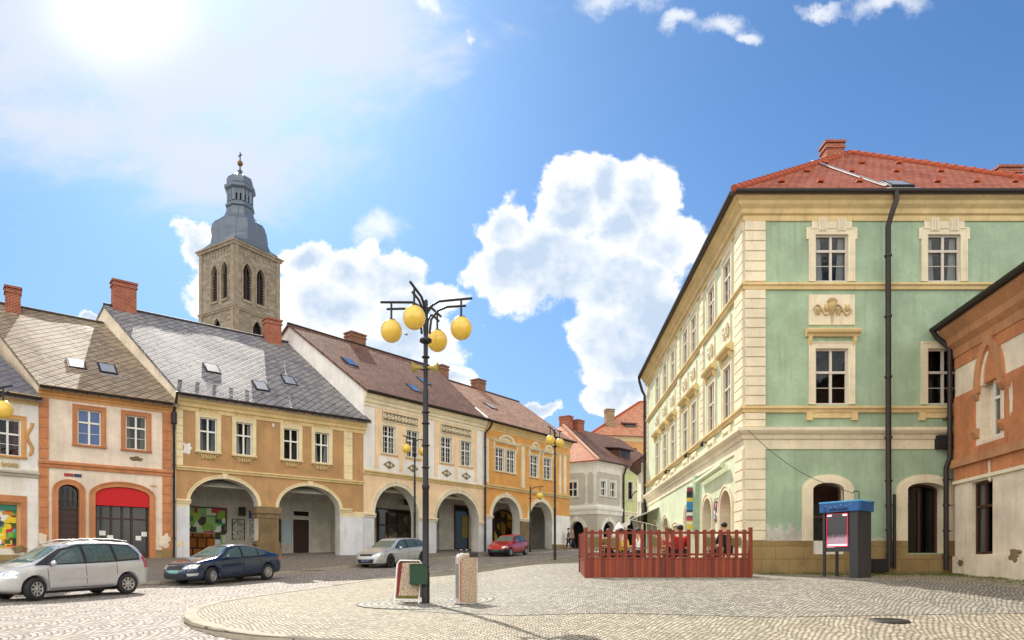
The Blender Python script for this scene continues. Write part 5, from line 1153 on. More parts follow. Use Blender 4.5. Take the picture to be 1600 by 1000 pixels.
dormer((s.u(976, 1.2), 1.2, He + .75), 2.0, 1.1, 3, .5); chimney(s, s.u(903, 5.6), 5.6, zap - 1.4, zap + .7, 1.0, .8)
mb = MB(); mb.add([(0, -.4, He3), (f5.L, -.4, He3), (f5.L, 6, zap), (0, 6, zap), (0, -.4, He3 - .1), (f5.L, -.4, He3 - .1)], [(0, 1, 2, 3), (0, 4, 5, 1)], 0, [[(0, 0), (f5.L, 0), (f5.L, 7.5), (0, 7.5)], [(0, 0)] * 4]); mb.add([(0, 6, -1), (f5.L, 6, -1), (f5.L, 6, zap), (0, 6, zap)], [(3, 2, 1, 0)]); s.build(mb, 'roof', M['tile'])
downpipe(s, [(.1, -.4, He3), (-.05, -.15, He3 - .9), (-.05, -.15, 0)], .09)
# tall house behind
f6 = Fr(Vector(((926 - 800) / F * 84, 84)), Vector(((1075 - 800) / F * 84, 86)), EZ + 2.5); h6 = root_for(f6, 'tall_house', 'tall yellow house with red hip roof and a pale brick chimney, behind the corner house', 'house')
s = Site(f6, h6); He6 = s.z(985, 682); L6 = f6.L; mb = wallmb(L6, He6, [(rect(4.5 + i * 2.6, 5.5 + i * 2.6, He6 - 3, He6 - 1.4), .15, 'dark') for i in range(2)], zbot=-2); s.build(mb, 'wall', [M['ochre'], M['ochre'], M['dark']])
mb = MB(); mb.sweepx(prof_cornice(He6 - .6, .6, .4), 0, L6); s.build(mb, 'cornice', M['cream'])
za = s.z(1000, 628, 7); ua = s.u(1000, 7); e_ = -.5
s_keep = s
def rf6(P, mat):
    global s
    s = s_keep; return rf(P, mat)
ro = rf6([(e_, -.5, He6), (L6, -.5, He6), (L6, 7, za), (ua, 7, za)], M['farpink']); rf6([(e_, 14, He6), (e_, -.5, He6), (ua, 7, za)], M['farpink'])
ridge_caps((e_, -.5, He6), (ua, 7, za), ro, M['ridge'], .16); ridge_caps((ua, 7, za), (L6, 7, za), ro, M['ridge'], .16)
chimney(s, s.u(952, 1.5), 1.5, He6 - 1, s.z(952, 640, 1.5), 1.0, 1.0, 'palebrick')
mb = MB(); mb.box(-.7, .7, 0, 1.6, 0, .75); o = s.build(mb, 'dormer', M['framebrown'], s.u(985, 1.2), 1.2, s.z(985, 672, 1.2)); mb = MB(); mb.sweepx([(-.2, .72), (-.2, .82), (2.2, 1.5), (2.2, 1.4)], -.9, .9); mb.build('dormer_roof', M['redtile'], o); mb = MB(); mb.box(-.5, .5, -.03, 0, .12, .6); mb.build('pane', M['glassdark'], o)
# white building continuing the side street beyond the green house
pq = pf + (-sf.d) * .1; f7 = Fr(pq - sf.d * 1.8 + sf.n * -.35, pq + sf.n * -.35, EZ + .7); h7 = root_for(f7, 'street_house', 'white house with deep brown wooden eaves and red tiles, beyond the green house', 'house')
s = Site(f7, h7); H7 = s.z(1015, 700); s.build(wallmb(f7.L, H7, [(rect(.65, 1.35, 2.2, 3.5), .2, 'dark')], zbot=-1.5), 'wall', [M['offwhite'], M['offwhite'], M['dark']])
mb = MB(); mb.sweepx([(-.55, H7 - .45), (-.55, H7 - .35), (3.0, H7 + 2.2), (3.0, H7 + 2.1)], -.2, f7.L, 0); s.build(mb, 'roof', M['redtile']); mb = MB(); mb.sweepx([(0, H7 - .9), (-.5, H7 - .52), (-.5, H7 - .46), (0, H7 + .0)], -.1, f7.L); s.build(mb, 'eaves', M['framebrown'])
mb = MB(); mb.add([(0, 0, -1.5), (0, 5, -1.5), (0, 5, H7 + 2), (0, 0, H7)], [(0, 1, 2, 3), (3, 2, 1, 0)]); s.build(mb, 'gable_wall', M['offwhite'])
window(s, 1.0, 2.2, .7, 1.3, 2, .6, 0, 'framebrown', 'offwhite', .1, True, None)

# ------------------------------------------------------------------ church tower
TC = Vector(((366 - 800) / F * 120, 120)); TS = 9.6; tr_ = Vector((.527, .85)).normalized(); tl_ = Vector((-tr_.y, tr_.x))
f8 = Fr(TC + tl_ * TS, TC, EZ); h8 = root_for(f8, 'church_tower', 'square sandstone church tower with grey metal onion dome and cross, behind the roofs', 'tower')
s = Site(f8, h8); sR = Site(Fr(TC, TC + tr_ * TS, EZ), h8, f8); zk = EZ + (HOR - 372) / F * 120 - EZ; zl_ = (HOR - 478) / F * 120; sc_ = lambda py: (HOR - py) / F * 120
for q, pxs in ((s, ((330.5, 340), (345.5, 357))), (sR, ((379, 393.5), (400, 414)))):
    hs = []; fs = []
    for a, b in pxs:
        u0, u1 = q.u(a), q.u(b); uu = (u0 + u1) / 2; wd = 1.75; hs.append((gothic(uu - wd / 2, uu + wd / 2, 46.6, 51.2, 1.7), .6, 'dark')); fs.append(uu)
    lo = 4.7; hs.append((gothic(lo - .9, lo + 1.1, 38.5, 41.6, 1.9), .4, 'dark'))
    q.build(wallmb(TS, zk, hs, zbot=20), 'wall', [M['tower'], M['towertrim'], M['dark']])
    for uu in fs:
        mb = MB(); mb.ring(gothic(uu - 1.12, uu + 1.12, 46.4, 51.2, 2.1), gothic(uu - .875, uu + .875, 46.4, 51.2, 1.7), -.12, 0); mb.box(uu - .95, uu + .95, -.2, 0, 46.1, 46.4); q.build(mb, 'belfry_arch', M['towertrim'])
        mb = MB(); mb.box(uu - .08, uu + .08, .3, .45, 46.6, 52.3)
        for i in range(9): z_ = 46.9 + i * .5; mb.obox((uu, .4, z_), (.86, 0, 0), (0, .12, -.08), (0, .0, .03))
        q.build(mb, 'louvres', plain('dark_louvre_wood', (.05, .035, .04), .8) if 'louv' not in M else M['louv'])
    mb = MB(); mb.sweepx(prof_string(zk - .9, .9, .55), -.0, TS, 0, 1.0 if q is sR else 1.0, -1.0); q.build(mb, 'cornice', M['towertrim'])
    mb = MB(); mb.sweepx(prof_string(zl_ - .3, .6, .3), 0, TS, 0, 1.0, -1.0); q.build(mb, 'string_course', M['towertrim'])
    mb = MB()
    for u_ in (0.02, TS - .82): mb.box(u_, u_ + .8, -.14, 0, zl_ + .3, zk - .9); mb.box(u_, u_ + .8, -.2, 0, 20, zl_ - .3)
    for i in range(9):
        u_ = 1.1 + i * (TS - 2.2) / 9; w_ = (TS - 2.2) / 9; mb.ring(arch(u_, u_ + w_, zk - 2.0, zk - 1.5, .42, 6), arch(u_ + .12, u_ + w_ - .12, zk - 2.0, zk - 1.5, .3, 6), -.12, 0)
    q.build(mb, 'pilaster_frieze', M['towertrim'])
mb = MB(); mb.ring([(4.8 - 1.6 * math.cos(t / 12 * math.pi * 2), 40.6 + 1.6 * math.sin(t / 12 * 6.2832)) for t in range(12)], [(4.8 - 1.3 * math.cos(t / 12 * 6.2832), 40.6 + 1.3 * math.sin(t / 12 * 6.2832)) for t in range(12)], -.15, .1, closed=True)
mb = MB(); mb.add([loc_(TC + tl_ * TS, zk, f8), loc_(TC, zk, f8), loc_(TC + tr_ * TS, zk, f8), loc_(TC + (tr_ + tl_) * TS, zk, f8)], [(0, 1, 2, 3)])
for a, b in ((TC + tr_ * TS, TC + (tr_ + tl_) * TS), (TC + (tr_ + tl_) * TS, TC + tl_ * TS)): mb.add([loc_(a, 20, f8), loc_(b, 20, f8), loc_(b, zk, f8), loc_(a, zk, f8)], [(0, 1, 2, 3)])
s.build(mb, 'rear_wall', M['tower'])
ct = TC + (tr_ + tl_) * TS / 2; cs_ = ct.y / F; r_ = lambda px: px * cs_; zz = lambda py: (HOR - py) * cs_
cl = loc_(ct, 0, f8)
# dome: square foot turning into an octagon
prof = [(46, 396), (41, 389), (40.5, 380), (41.5, 371), (40, 362), (35.5, 355), (28, 349.5), (22.5, 343), (20, 336), (19.5, 331)]
mb = MB(); n = 16; rings = []
for k, (r, py) in enumerate(prof):
    t = (1.0, .45, .12)[k] if k < 3 else 0; row = []
    for i in range(n):
        a = 2 * math.pi * (i + .0) / n + math.pi / 4 * 0; c_, s_ = math.cos(a), math.sin(a); sq = 1 / max(abs(c_), abs(s_)); oc_ = 1 / math.cos(((a + math.pi / 8) % (math.pi / 4)) - math.pi / 8)
        rad = r_(r) * (oc_ * .96 * (1 - t) + sq * .86 * t); row.append((cl[0] + rad * c_, cl[1] + rad * s_, zz(py)))
    rings.append(row)
v = [p for r in rings for p in r]; mb.add(v, [(k * n + i, k * n + (i + 1) % n, (k + 1) * n + (i + 1) % n, (k + 1) * n + i) for k in range(len(prof) - 1) for i in range(n)]); s.build(mb, 'onion_dome', M['copper'])
mb = MB()
for r in range(0, n, 2): mb.tube([rings[k][r] for k in range(len(prof))], .09, 5)
s.build(mb, 'dome_ribs', M['copper'])
o8 = math.pi / 8
mb = MB(); mb.lathe([(r_(19), zz(336)), (r_(19.5), zz(330)), (r_(22), zz(328)), (r_(22), zz(325)), (r_(19), zz(323)), (r_(18.5), zz(321))], 8, (cl[0], cl[1], 0), smooth=False, a0=o8)
for i in range(8):
    a = o8 + i * math.pi / 4; mb.tube([(cl[0] + r_(17) * math.cos(a), cl[1] + r_(17) * math.sin(a), zz(321)), (cl[0] + r_(17) * math.cos(a), cl[1] + r_(17) * math.sin(a), zz(303))], .34, 6, smooth=False)
    a += math.pi / 8; mb.tube([(cl[0] + r_(16) * math.cos(a), cl[1] + r_(16) * math.sin(a), zz(321)), (cl[0] + r_(16) * math.cos(a), cl[1] + r_(16) * math.sin(a), zz(303))], .26, 6, smooth=False)
mb.lathe([(0, zz(310)), (r_(18.5), zz(310)), (r_(18.5), zz(306)), (r_(19), zz(303)), (r_(23.5), zz(300)), (r_(24), zz(296)), (r_(20), zz(295)), (0, zz(295))], 8, (cl[0], cl[1], 0), smooth=False, a0=o8); mb.lathe([(r_(9), zz(322)), (r_(9), zz(303))], 8, (cl[0], cl[1], 0), 1, a0=o8)
s.build(mb, 'lantern', [M['copper'], M['dark']])
mb = MB(); mb.lathe([(r_(18), zz(296)), (r_(20), zz(292)), (r_(20.5), zz(287)), (r_(18), zz(281)), (r_(12), zz(277.5)), (r_(4), zz(275)), (r_(2), zz(271)), (r_(4), zz(268)), (r_(1.5), zz(265)), (r_(1), zz(258))], 8, (cl[0], cl[1], 0), smooth=False, a0=o8); s.build(mb, 'cupola', M['copper'])
mb = MB(); mb.lathe([(0, -.5), (.35, -.38), (.5, 0), (.35, .38), (0, .5)], 12, (cl[0], cl[1], zz(255.5))); s.build(mb, 'gilded_ball', plain('old_gilding', '#7a5a30', .4, .7))
mb = MB(); mb.box(cl[0] - .07, cl[0] + .07, cl[1] - .07, cl[1] + .07, zz(252), zz(238)); mb.obox((cl[0], cl[1], zz(243)), (.5, .0, 0), (0, .06, 0), (0, 0, .09)); mb.lathe([(0, 0), (.16, .1), (0, .2)], 6, (cl[0], cl[1], zz(248))); s.build(mb, 'cross', M['gutter'])
# ------------------------------------------------------------------ vehicles
def evaluated(o):
    bpy.context.view_layer.update(); dg = bpy.context.evaluated_depsgraph_get()
    me = bpy.data.meshes.new_from_object(o.evaluated_get(dg), depsgraph=dg); return me
def interp(pts, x):
    pts = sorted(pts)
    if x <= pts[0][0]: return pts[0][1]
    for a, b in zip(pts, pts[1:]):
        if x <= b[0]: return a[1] + (b[1] - a[1]) * (x - a[0]) / max(1e-6, b[0] - a[0])
    return pts[-1][1]
def carpaint(name, col, metal=.4, rough=.32):
    m, t, b = newmat(name); oc = t.node('ShaderNodeTexCoord').outputs['Object']
    c = t.mix(t.ss(t.noise(oc, 3, 5, .6), .3, .8), sc(C(col), 1.0), sc(C(col), .86)); t.l.new(c, b.inputs['Base Color'])
    b.inputs['Metallic'].default_value = metal; b.inputs['Roughness'].default_value = rough; b.inputs['Coat Weight'].default_value = 1; b.inputs['Coat Roughness'].default_value = .04
    return m
M['tyre'] = plain('tyre_rubber', (.02, .02, .021), .8); M['trim'] = plain('black_plastic_trim', (.015, .015, .016), .5); M['carglass'] = plain('dark_tinted_car_glass', (.07, .105, .10), .03, 0, 0, var=.3)
M['windscreen'] = plain('green_tinted_windscreen', (.10, .16, .15), .05, 0, .5, var=.3)
M['rim'] = plain('silver_wheel_trim', '#b5b5b2', .35, .6); M['lamp'] = plain('clear_headlamp', '#c9ced2', .08, .6, 1, var=.3); M['taillamp'] = plain('red_tail_lamp', '#b01018', .15, 0, 1); M['plate'] = plain('number_plate', '#b9c2c4', .5); M['chrome'] = plain('chrome_trim', '#d0d0d0', .12, 1)
def conform(bvh, az, poly, off=.004, step=.07, thick=.0):
    """patch lying on the body: outline given in the plane seen from direction az (degrees; 0 = front, 90 = left)"""
    a = R(az); d = Vector((math.cos(a), math.sin(a), 0)); e = Vector((-math.sin(a), math.cos(a), 0))
    pts = []
    for p, q in zip(poly, poly[1:] + poly[:1]):
        p, q = Vector(p), Vector(q); n = max(1, int((q - p).length / step)); pts += [p + (q - p) * i / n for i in range(n)]
    ne = len(pts); x0, x1 = min(p.x for p in pts), max(p.x for p in pts); y0, y1 = min(p.y for p in pts), max(p.y for p in pts); inn = []
    for x in rng(x0, x1, step):
        for y in rng(y0, y1, step):
            c = False; j = ne - 1
            for i in range(ne):
                if (pts[i].y > y) != (pts[j].y > y) and x < (pts[j].x - pts[i].x) * (y - pts[i].y) / (pts[j].y - pts[i].y) + pts[i].x: c = not c
                j = i
            if c and min((p - Vector((x, y))).length for p in pts) > step * .35: inn.append(Vector((x, y)))
    r = delaunay_2d_cdt(pts + inn, [(i, (i + 1) % ne) for i in range(ne)], [list(range(ne))], 1, 1e-6)
    v = []
    for p in r[0]:
        o = e * p.x + Vector((0, 0, p.y)); h = bvh.ray_cast(o + d * 6, -d)
        if h[0] is None or (h[0] - o).dot(d) < -.1: h = bvh.find_nearest(o + d * .9)
        nn = h[1] if h[1].dot(d) > 0 else -h[1]; v.append(h[0] + d * off + nn * off)
    fs = [tuple(f) for f in r[2]]; mb = MB()
    if v and fs:
        f = fs[0]; nrm = (v[f[1]] - v[f[0]]).cross(v[f[2]] - v[f[0]])
        if nrm.dot(d) < 0: fs = [tuple(reversed(f)) for f in fs]
    mb.add(v, fs, 0, None, True); return mb
def side(bvh, sgn, polyxz, **k): return conform(bvh, 90 * sgn, [(-x * sgn, z) for x, z in polyxz], **k)
def wheel(root, x, y, r, wdt, steer, nsp, rimm='rim', dark=False):
    sg = 1 if y > 0 else -1; R_ = Matrix.Rotation(-math.pi / 2 * sg, 4, 'X')
    pr = [(r * .60, wdt * .42), (r * .66, wdt * .5), (r * .90, wdt * .5), (r * .98, wdt * .42), (r, wdt * .3), (r, -wdt * .3), (r * .97, -wdt * .45), (r * .6, -wdt * .5), (r * .4, -wdt * .45)]
    def rot(mb):
        mb.v = [tuple(R_ @ Vector(p)) for p in mb.v]; return mb
    mb = MB(); mb.lathe(pr, 32); mb.lathe([(r * .62, wdt * .25), (0, wdt * .25)], 24, m=1)
    o = rot(mb).build('wheel', [M['tyre'], M['trim']], root, (x, y, r), steer)
    mb = MB(); mb.lathe([(r * .64, wdt * .40), (r * .64, wdt * .48), (r * .585, wdt * .47), (r * .56, wdt * .38)], 28); mb.lathe([(r * .16, wdt * .36), (r * .14, wdt * .47), (0, wdt * .49)], 16)
    for i in range(nsp):
        a = 6.28318 * i / nsp; c, s_ = math.cos(a), math.sin(a); w_ = r * (.17 if nsp < 9 else .085)
        mb.obox((c * r * .36, s_ * r * .36, wdt * .40), (c * r * .24, s_ * r * .24, 0), (-s_ * w_ * .5, c * w_ * .5, 0), (0, 0, wdt * .035))
    rot(mb).build('rim', M['trim'] if dark else M[rimm], o); return o
def car(name, label, loc, heading, S, paint, pos_z=None):
    root = thing(name, label, 'car', (0, 0, 0)); wb = S['wb']; xf, xr = wb / 2, -wb / 2; top, belt, hw = S['top'], S['belt'], S['hw']; r = S['r']
    xs = sorted(set([round(p[0], 3) for p in top] + [round(x, 3) for x in rng(top[0][0], top[-1][0], .22)])); xs = [x for i, x in enumerate(xs) if i == 0 or x - xs[i - 1] > .012]
    V = []; 
    for x in xs:
        zt = interp(top, x); zl = interp(S['low'], x); zb = min(interp(belt, x), zt - .05); h_ = interp(hw, x); g = min(1, max(0, (zt - zb - .05) / .35)); wt = h_ * (.90 - (S.get('tumble', .20)) * g)
        row = [(0, zl), (h_ * .7, zl), (h_ * .93, zl + .03), (h_ * .985, zl + .14 * (zb - zl)), (h_, zl + .45 * (zb - zl)), (h_ * 1.0, zl + .75 * (zb - zl)), (h_ * .975, zb - .03), (h_ * .94 - .0 * g, zb + .012), (h_ * .93 * (1 - .5) + wt * .5 + .012 * g, zb + (zt - zb) * .55), (wt + .0, zt - .075 * g - .008), (wt * .84, zt - .018 * g), (wt * .45, zt), (0, zt + .008)]
        V.append([(x, y, z) for y, z in row] + [(x, -y, z) for y, z in row[-2:0:-1]])
    n = len(V[0]); mb = MB(); mb.add([p for rw_ in V for p in rw_], [(i * n + k, (i + 1) * n + k, (i + 1) * n + (k + 1) % n, i * n + (k + 1) % n) for i in range(len(V) - 1) for k in range(n)] + [tuple(range(n)), tuple(range((len(V) - 1) * n + n - 1, (len(V) - 1) * n - 1, -1))], 0, None, True)
    me = mb.mesh('body', [paint, M['trim']]); bm_ = bmesh.new(); bm_.from_mesh(me); bmesh.ops.recalc_face_normals(bm_, faces=bm_.faces); bm_.to_mesh(me); bm_.free(); o = bpy.data.objects.new('body_tmp', me); COL.objects.link(o)
    md = o.modifiers.new('s', 'SUBSURF'); md.levels = 2; md.render_levels = 2
    me1 = evaluated(o); bvh = BVHTree.FromPolygons([v.co for v in me1.vertices], [tuple(p.vertices) for p in me1.polygons])
    cut = []
    for x in (xf, xr):
        for sg in (1, -1):
            c = MB(); q = [(x + (r + .055) * math.cos(t * math.pi / 16), r + .015 + (r + .055) * math.sin(t * math.pi / 16)) for t in range(32)]
            c.prism(q, min(sg * .55, sg * 1.3), max(sg * .55, sg * 1.3)); co = c.build('cut', paint); cut.append(co)
            b = o.modifiers.new('b', 'BOOLEAN'); b.object = co; b.operation = 'DIFFERENCE'; b.solver = 'EXACT'
    me2 = evaluated(o)
    for c in cut: bpy.data.objects.remove(c)
    bpy.data.objects.remove(o)
    if not me2.materials or len(me2.materials) < 2:
        me2.materials.clear(); me2.materials.append(paint); me2.materials.append(M['trim'])
    for p in me2.polygons:
        c = p.center; inw = any(math.hypot(c.x - x, c.z - r - .015) < r + .052 for x in (xf, xr)) and abs(c.y) < .93 and (abs(p.normal.y) < .6 or abs(c.y) < .6) and c.z < r * 2.2
        p.material_index = 1 if (inw or c.z < S.get('blackz', .0)) else 0; p.use_smooth = not inw
        if S.get('blackbumper') and (c.x > S['blackbumper'][0]) and c.z < S['blackbumper'][1]: p.material_index = 1
    me2.name = 'body'; body = link('body', me2, root)
    for sg in (1, -1):
        for k, P in enumerate(S['win']): side(bvh, sg, P, off=.010).build('side_window', M['carglass'], root)
        for P in S['lines']: side(bvh, sg, P, off=.003, step=.12).build('door_seam', M['trim'], body)
        for x, z in S['handles']:
            mb = side(bvh, sg, [(x - .09, z - .018), (x + .09, z - .014), (x + .09, z + .016), (x - .09, z + .018)], off=.012, step=.05); mb.build('door_handle', paint if not S.get('hb') else M['trim'], root)
        if S.get('mould'): side(bvh, sg, S['mould'], off=.010, step=.15).build('side_moulding', paint, root)
        if S.get('win_trim'): side(bvh, sg, S['win_trim'], off=.003, step=.05).build('pillar_trim', M['trim'], root)
        mx, mz = S['mirror']; mh = interp(hw, mx); mb = MB(); mb.lathe([(0, -.11), (.055, -.10), (.075, -.03), (.075, .04), (.05, .10), (0, .11)], 12, (0, 0, 0)); mb.v = [(p[0] * .8, p[2] * .9, p[1] * 1.0) for p in mb.v]
        mo = mb.build('mirror', S.get('mirm', paint), root, (mx, sg * (mh + .07), mz)); m2 = MB(); m2.tube([(0, -sg * .05, -.03), (.02, -sg * .17, -.08)], .022, 6); m2.build('mirror_arm', M['trim'], mo)
        cf = (top[-1][0] - .22, interp(hw, top[-1][0] - .22)); cr_ = (top[0][0] + .10, interp(hw, top[0][0] + .10)); rel_ = lambda az, c, P: [((y - math.sin(R(az)) * c[0] + math.cos(R(az)) * c[1]) * sg, z) for y, z in P]
        for az, P in S['head']: conform(bvh, az * sg, rel_(az, cf, P), off=.006, step=.05).build('headlight', M['lamp'], root)
        for az, P in S.get('fog', []): conform(bvh, az * sg, rel_(az, cf, P), off=.006, step=.05).build('fog_light', M['lamp'], root)
        for az, P in S['tail']: conform(bvh, az * sg, rel_(az, cr_, P), off=.006, step=.05).build('tail_light', M['taillamp'], root)
        wheel(root, xf, sg * (interp(hw, xf) - .12), r, .2, R(S.get('steer', 0)), S['nsp'], dark=S.get('darkrim')); wheel(root, xr, sg * (interp(hw, xr) - .12), r, .2, 0, S['nsp'], dark=S.get('darkrim'))
    conform(bvh, 0, S['ws'], off=.004, step=.09).build('windscreen', M['windscreen'], root); conform(bvh, 180, S['rw'], off=.004, step=.09).build('rear_window', M['carglass'], root)
    for nm, az, P, mt in S['front']: conform(bvh, az, P, off=.007, step=.06).build(nm, M[mt] if isinstance(mt, str) else mt, root)
    if S.get('rails'):
        for sg in (1, -1): mb = MB(); mb.tube([(x, sg * .60, interp(top, x) + (.02 if i in (0, 4) else .055)) for i, x in enumerate(rng(-1.5, .45, .49))], .018, 6); mb.build('roof_rail', M['rim'], root)
    mb = MB(); mb.box(xr - .2, xf + .2, -.55, .55, .16, .32); mb.build('underbody', M['trim'], root)
    # stand it on the sloping street
    hd = Vector(heading).normalized(); lf = Vector((-hd.y, hd.x)); c = Vector(loc); gf, gr = ground(*(c + hd * wb / 2)), ground(*(c - hd * wb / 2))
    root.location = (c.x, c.y, (gf + gr) / 2 + .005); root.rotation_euler = (0, -math.atan2(gf - gr, wb), math.atan2(hd.y, hd.x)); return root
mir = lambda P: P + [(-y, z) for y, z in reversed(P)]
HD = Vector((-.45, -.893))
def near(xr_, yr_, wb, W, hd=HD):   # near rear wheel contact -> car centre
    lf = Vector((-hd.y, hd.x)); return Vector((xr_, yr_)) + hd * wb / 2 - lf * W / 2
ln = lambda x0, z0, x1, z1, w_=.014: [(x0, z0), (x0 + w_, z0), (x1 + w_, z1), (x1, z1)]
MPV = dict(wb=2.68, r=.315, top=[(-2.12, .62), (-2.10, .95), (-2.0, 1.22), (-1.84, 1.50), (-1.6, 1.60), (-.9, 1.65), (-.1, 1.655), (.3, 1.61), (.62, 1.49), (1.32, 1.06), (1.7, .97), (2.0, .86), (2.16, .72), (2.22, .52)],
    belt=[(-2.1, 1.02), (0, .99), (1.2, .94), (2.2, .78)], low=[(-2.12, .34), (-1.9, .24), (1.9, .20), (2.22, .28)], hw=[(-2.12, .70), (-1.95, .84), (-1.4, .89), (1.3, .89), (1.9, .82), (2.12, .70), (2.22, .56)],
    win=[[(1.02, .99), (.55, 1.36), (.05, 1.50), (.0, 1.02)], [(-.09, 1.02), (-.05, 1.51), (-.86, 1.52), (-.93, 1.04)], [(-1.02, 1.05), (-.95, 1.52), (-1.50, 1.48), (-1.72, 1.22), (-1.72, 1.10)]],
    win_trim=[(1.36, .965), (.6, 1.42), (.05, 1.545), (-.86, 1.56), (-1.53, 1.52), (-1.78, 1.24), (-1.78, 1.05), (-.9, 1.005), (0, .98)],
    lines=[ln(1.0, .32, 1.03, .97), ln(-.06, .30, -.05, 1.0), ln(-.98, .62, -1.0, 1.02), [(1.0, .305), (1.0, .32), (-.85, .32), (-.85, .305)]], handles=[(.12, .86), (-.86, .88)], mould=[(.95, .55), (.95, .60), (-.75, .62), (-.75, .57)],
    mirror=(.92, 1.02), head=[(38, [(-.30, .62), (-.33, .76), (.12, .83), (.22, .78), (.15, .64)])], tail=[(140, [(-.12, .80), (-.10, 1.12), (.0, 1.18), (.06, 1.12), (.06, .80)])],
    ws=mir([(-.66, 1.06), (-.55, 1.50)]), rw=mir([(-.58, 1.12), (-.50, 1.42)]), front=[('grille', 0, mir([(-.30, .60), (-.36, .74)]), 'trim'), ('lower_grille', 0, mir([(-.6, .30), (-.6, .45)]), 'trim'), ('number_plate', 0, mir([(-.26, .46), (-.26, .56)]), 'plate')], nsp=8, steer=18, rails=True, mirm=None)
SAL = dict(wb=2.69, r=.315, top=[(-2.22, .62), (-2.2, .92), (-2.08, 1.04), (-1.75, 1.12), (-1.0, 1.38), (-.55, 1.445), (0, 1.46), (.3, 1.43), (1.05, 1.01), (1.5, .93), (2.0, .82), (2.25, .68), (2.33, .50)],
    belt=[(-2.2, .95), (-1, .96), (0, .93), (1.1, .89), (2.3, .72)], low=[(-2.22, .34), (-2, .24), (2, .18), (2.33, .24)], hw=[(-2.22, .70), (-2.05, .83), (-1.4, .905), (1.2, .905), (1.9, .84), (2.2, .70), (2.33, .52)],
    win=[[(.88, .94), (.36, 1.26), (.05, 1.33), (-.05, 1.34), (-.02, .96)], [(-.12, .965), (-.14, 1.34), (-.6, 1.33), (-.88, 1.24), (-.84, .98)], [(-.90, .985), (-.93, 1.22), (-1.25, 1.12), (-1.33, 1.03)]],
    win_trim=[(1.0, .92), (.4, 1.29), (.05, 1.37), (-.6, 1.37), (-1.0, 1.25), (-1.42, 1.05), (-1.40, .99), (-.8, .95), (0, .93)],
    lines=[ln(.95, .34, .97, .90), ln(-.08, .3, -.07, .95), ln(-.98, .68, -.96, .95), [(.95, .30), (.95, .315), (-.9, .315), (-.9, .30)], ln(1.95, .5, 1.7, .85)], handles=[(.05, .82), (-.92, .84)],
    mirror=(.72, .98), head=[(35, [(-.36, .60), (-.40, .72), (.10, .77), (.22, .74), (.14, .62)])], fog=[(25, [(-.16, .34), (-.2, .44), (.16, .44), (.12, .36)])], tail=[(145, [(-.15, .72), (-.15, .90), (.1, .95), (.14, .80)])],
    ws=mir([(-.66, 1.03), (-.53, 1.36)]), rw=mir([(-.55, 1.12), (-.45, 1.34)]), front=[('grille', 0, mir([(-.36, .58), (-.43, .70)]), 'trim'), ('grille_rim', 0, mir([(-.43, .705), (-.45, .73)]), 'chrome'), ('lower_grille', 0, mir([(-.5, .28), (-.55, .40)]), 'trim'), ('number_plate', 0, mir([(-.26, .47), (-.26, .56)]), plain('teal_number_plate', '#5fa8a0', .4))], nsp=14, steer=16)  # saloon's number plate is one even teal colour
EST = dict(SAL, wb=2.85, r=.33, top=[(-2.3, .60), (-2.28, .92), (-2.12, 1.15), (-1.95, 1.33), (-1.5, 1.43), (-.6, 1.49), (0, 1.50), (.35, 1.46), (1.12, 1.03), (1.6, .94), (2.1, .82), (2.35, .68), (2.43, .5)],
    hw=[(-2.3, .72), (-2.1, .86), (-1.4, .93), (1.2, .93), (1.95, .87), (2.25, .74), (2.43, .55)], low=[(-2.3, .34), (-2, .24), (2, .17), (2.43, .22)],
    win=[[(.92, .97), (.38, 1.29), (.05, 1.36), (.0, .98)], [(-.10, .985), (-.10, 1.37), (-.85, 1.36), (-.92, 1.0)], [(-1.0, 1.01), (-.95, 1.36), (-1.55, 1.32), (-1.85, 1.12), (-1.75, 1.05)]],
    win_trim=[(1.05, .95), (.4, 1.33), (.05, 1.40), (-.85, 1.40), (-1.58, 1.36), (-1.92, 1.12), (-1.8, 1.01), (0, .95)], nsp=10, steer=-2, darkrim=True, rails=False,
    front=[('grille', 0, mir([(-.36, .62), (-.40, .72)]), 'trim'), ('lower_grille', 0, mir([(-.45, .26), (-.52, .46)]), 'trim'), ('number_plate', 0, mir([(-.26, .34), (-.26, .44)]), plain('dull_blue_plate', '#5a6488', .5))])
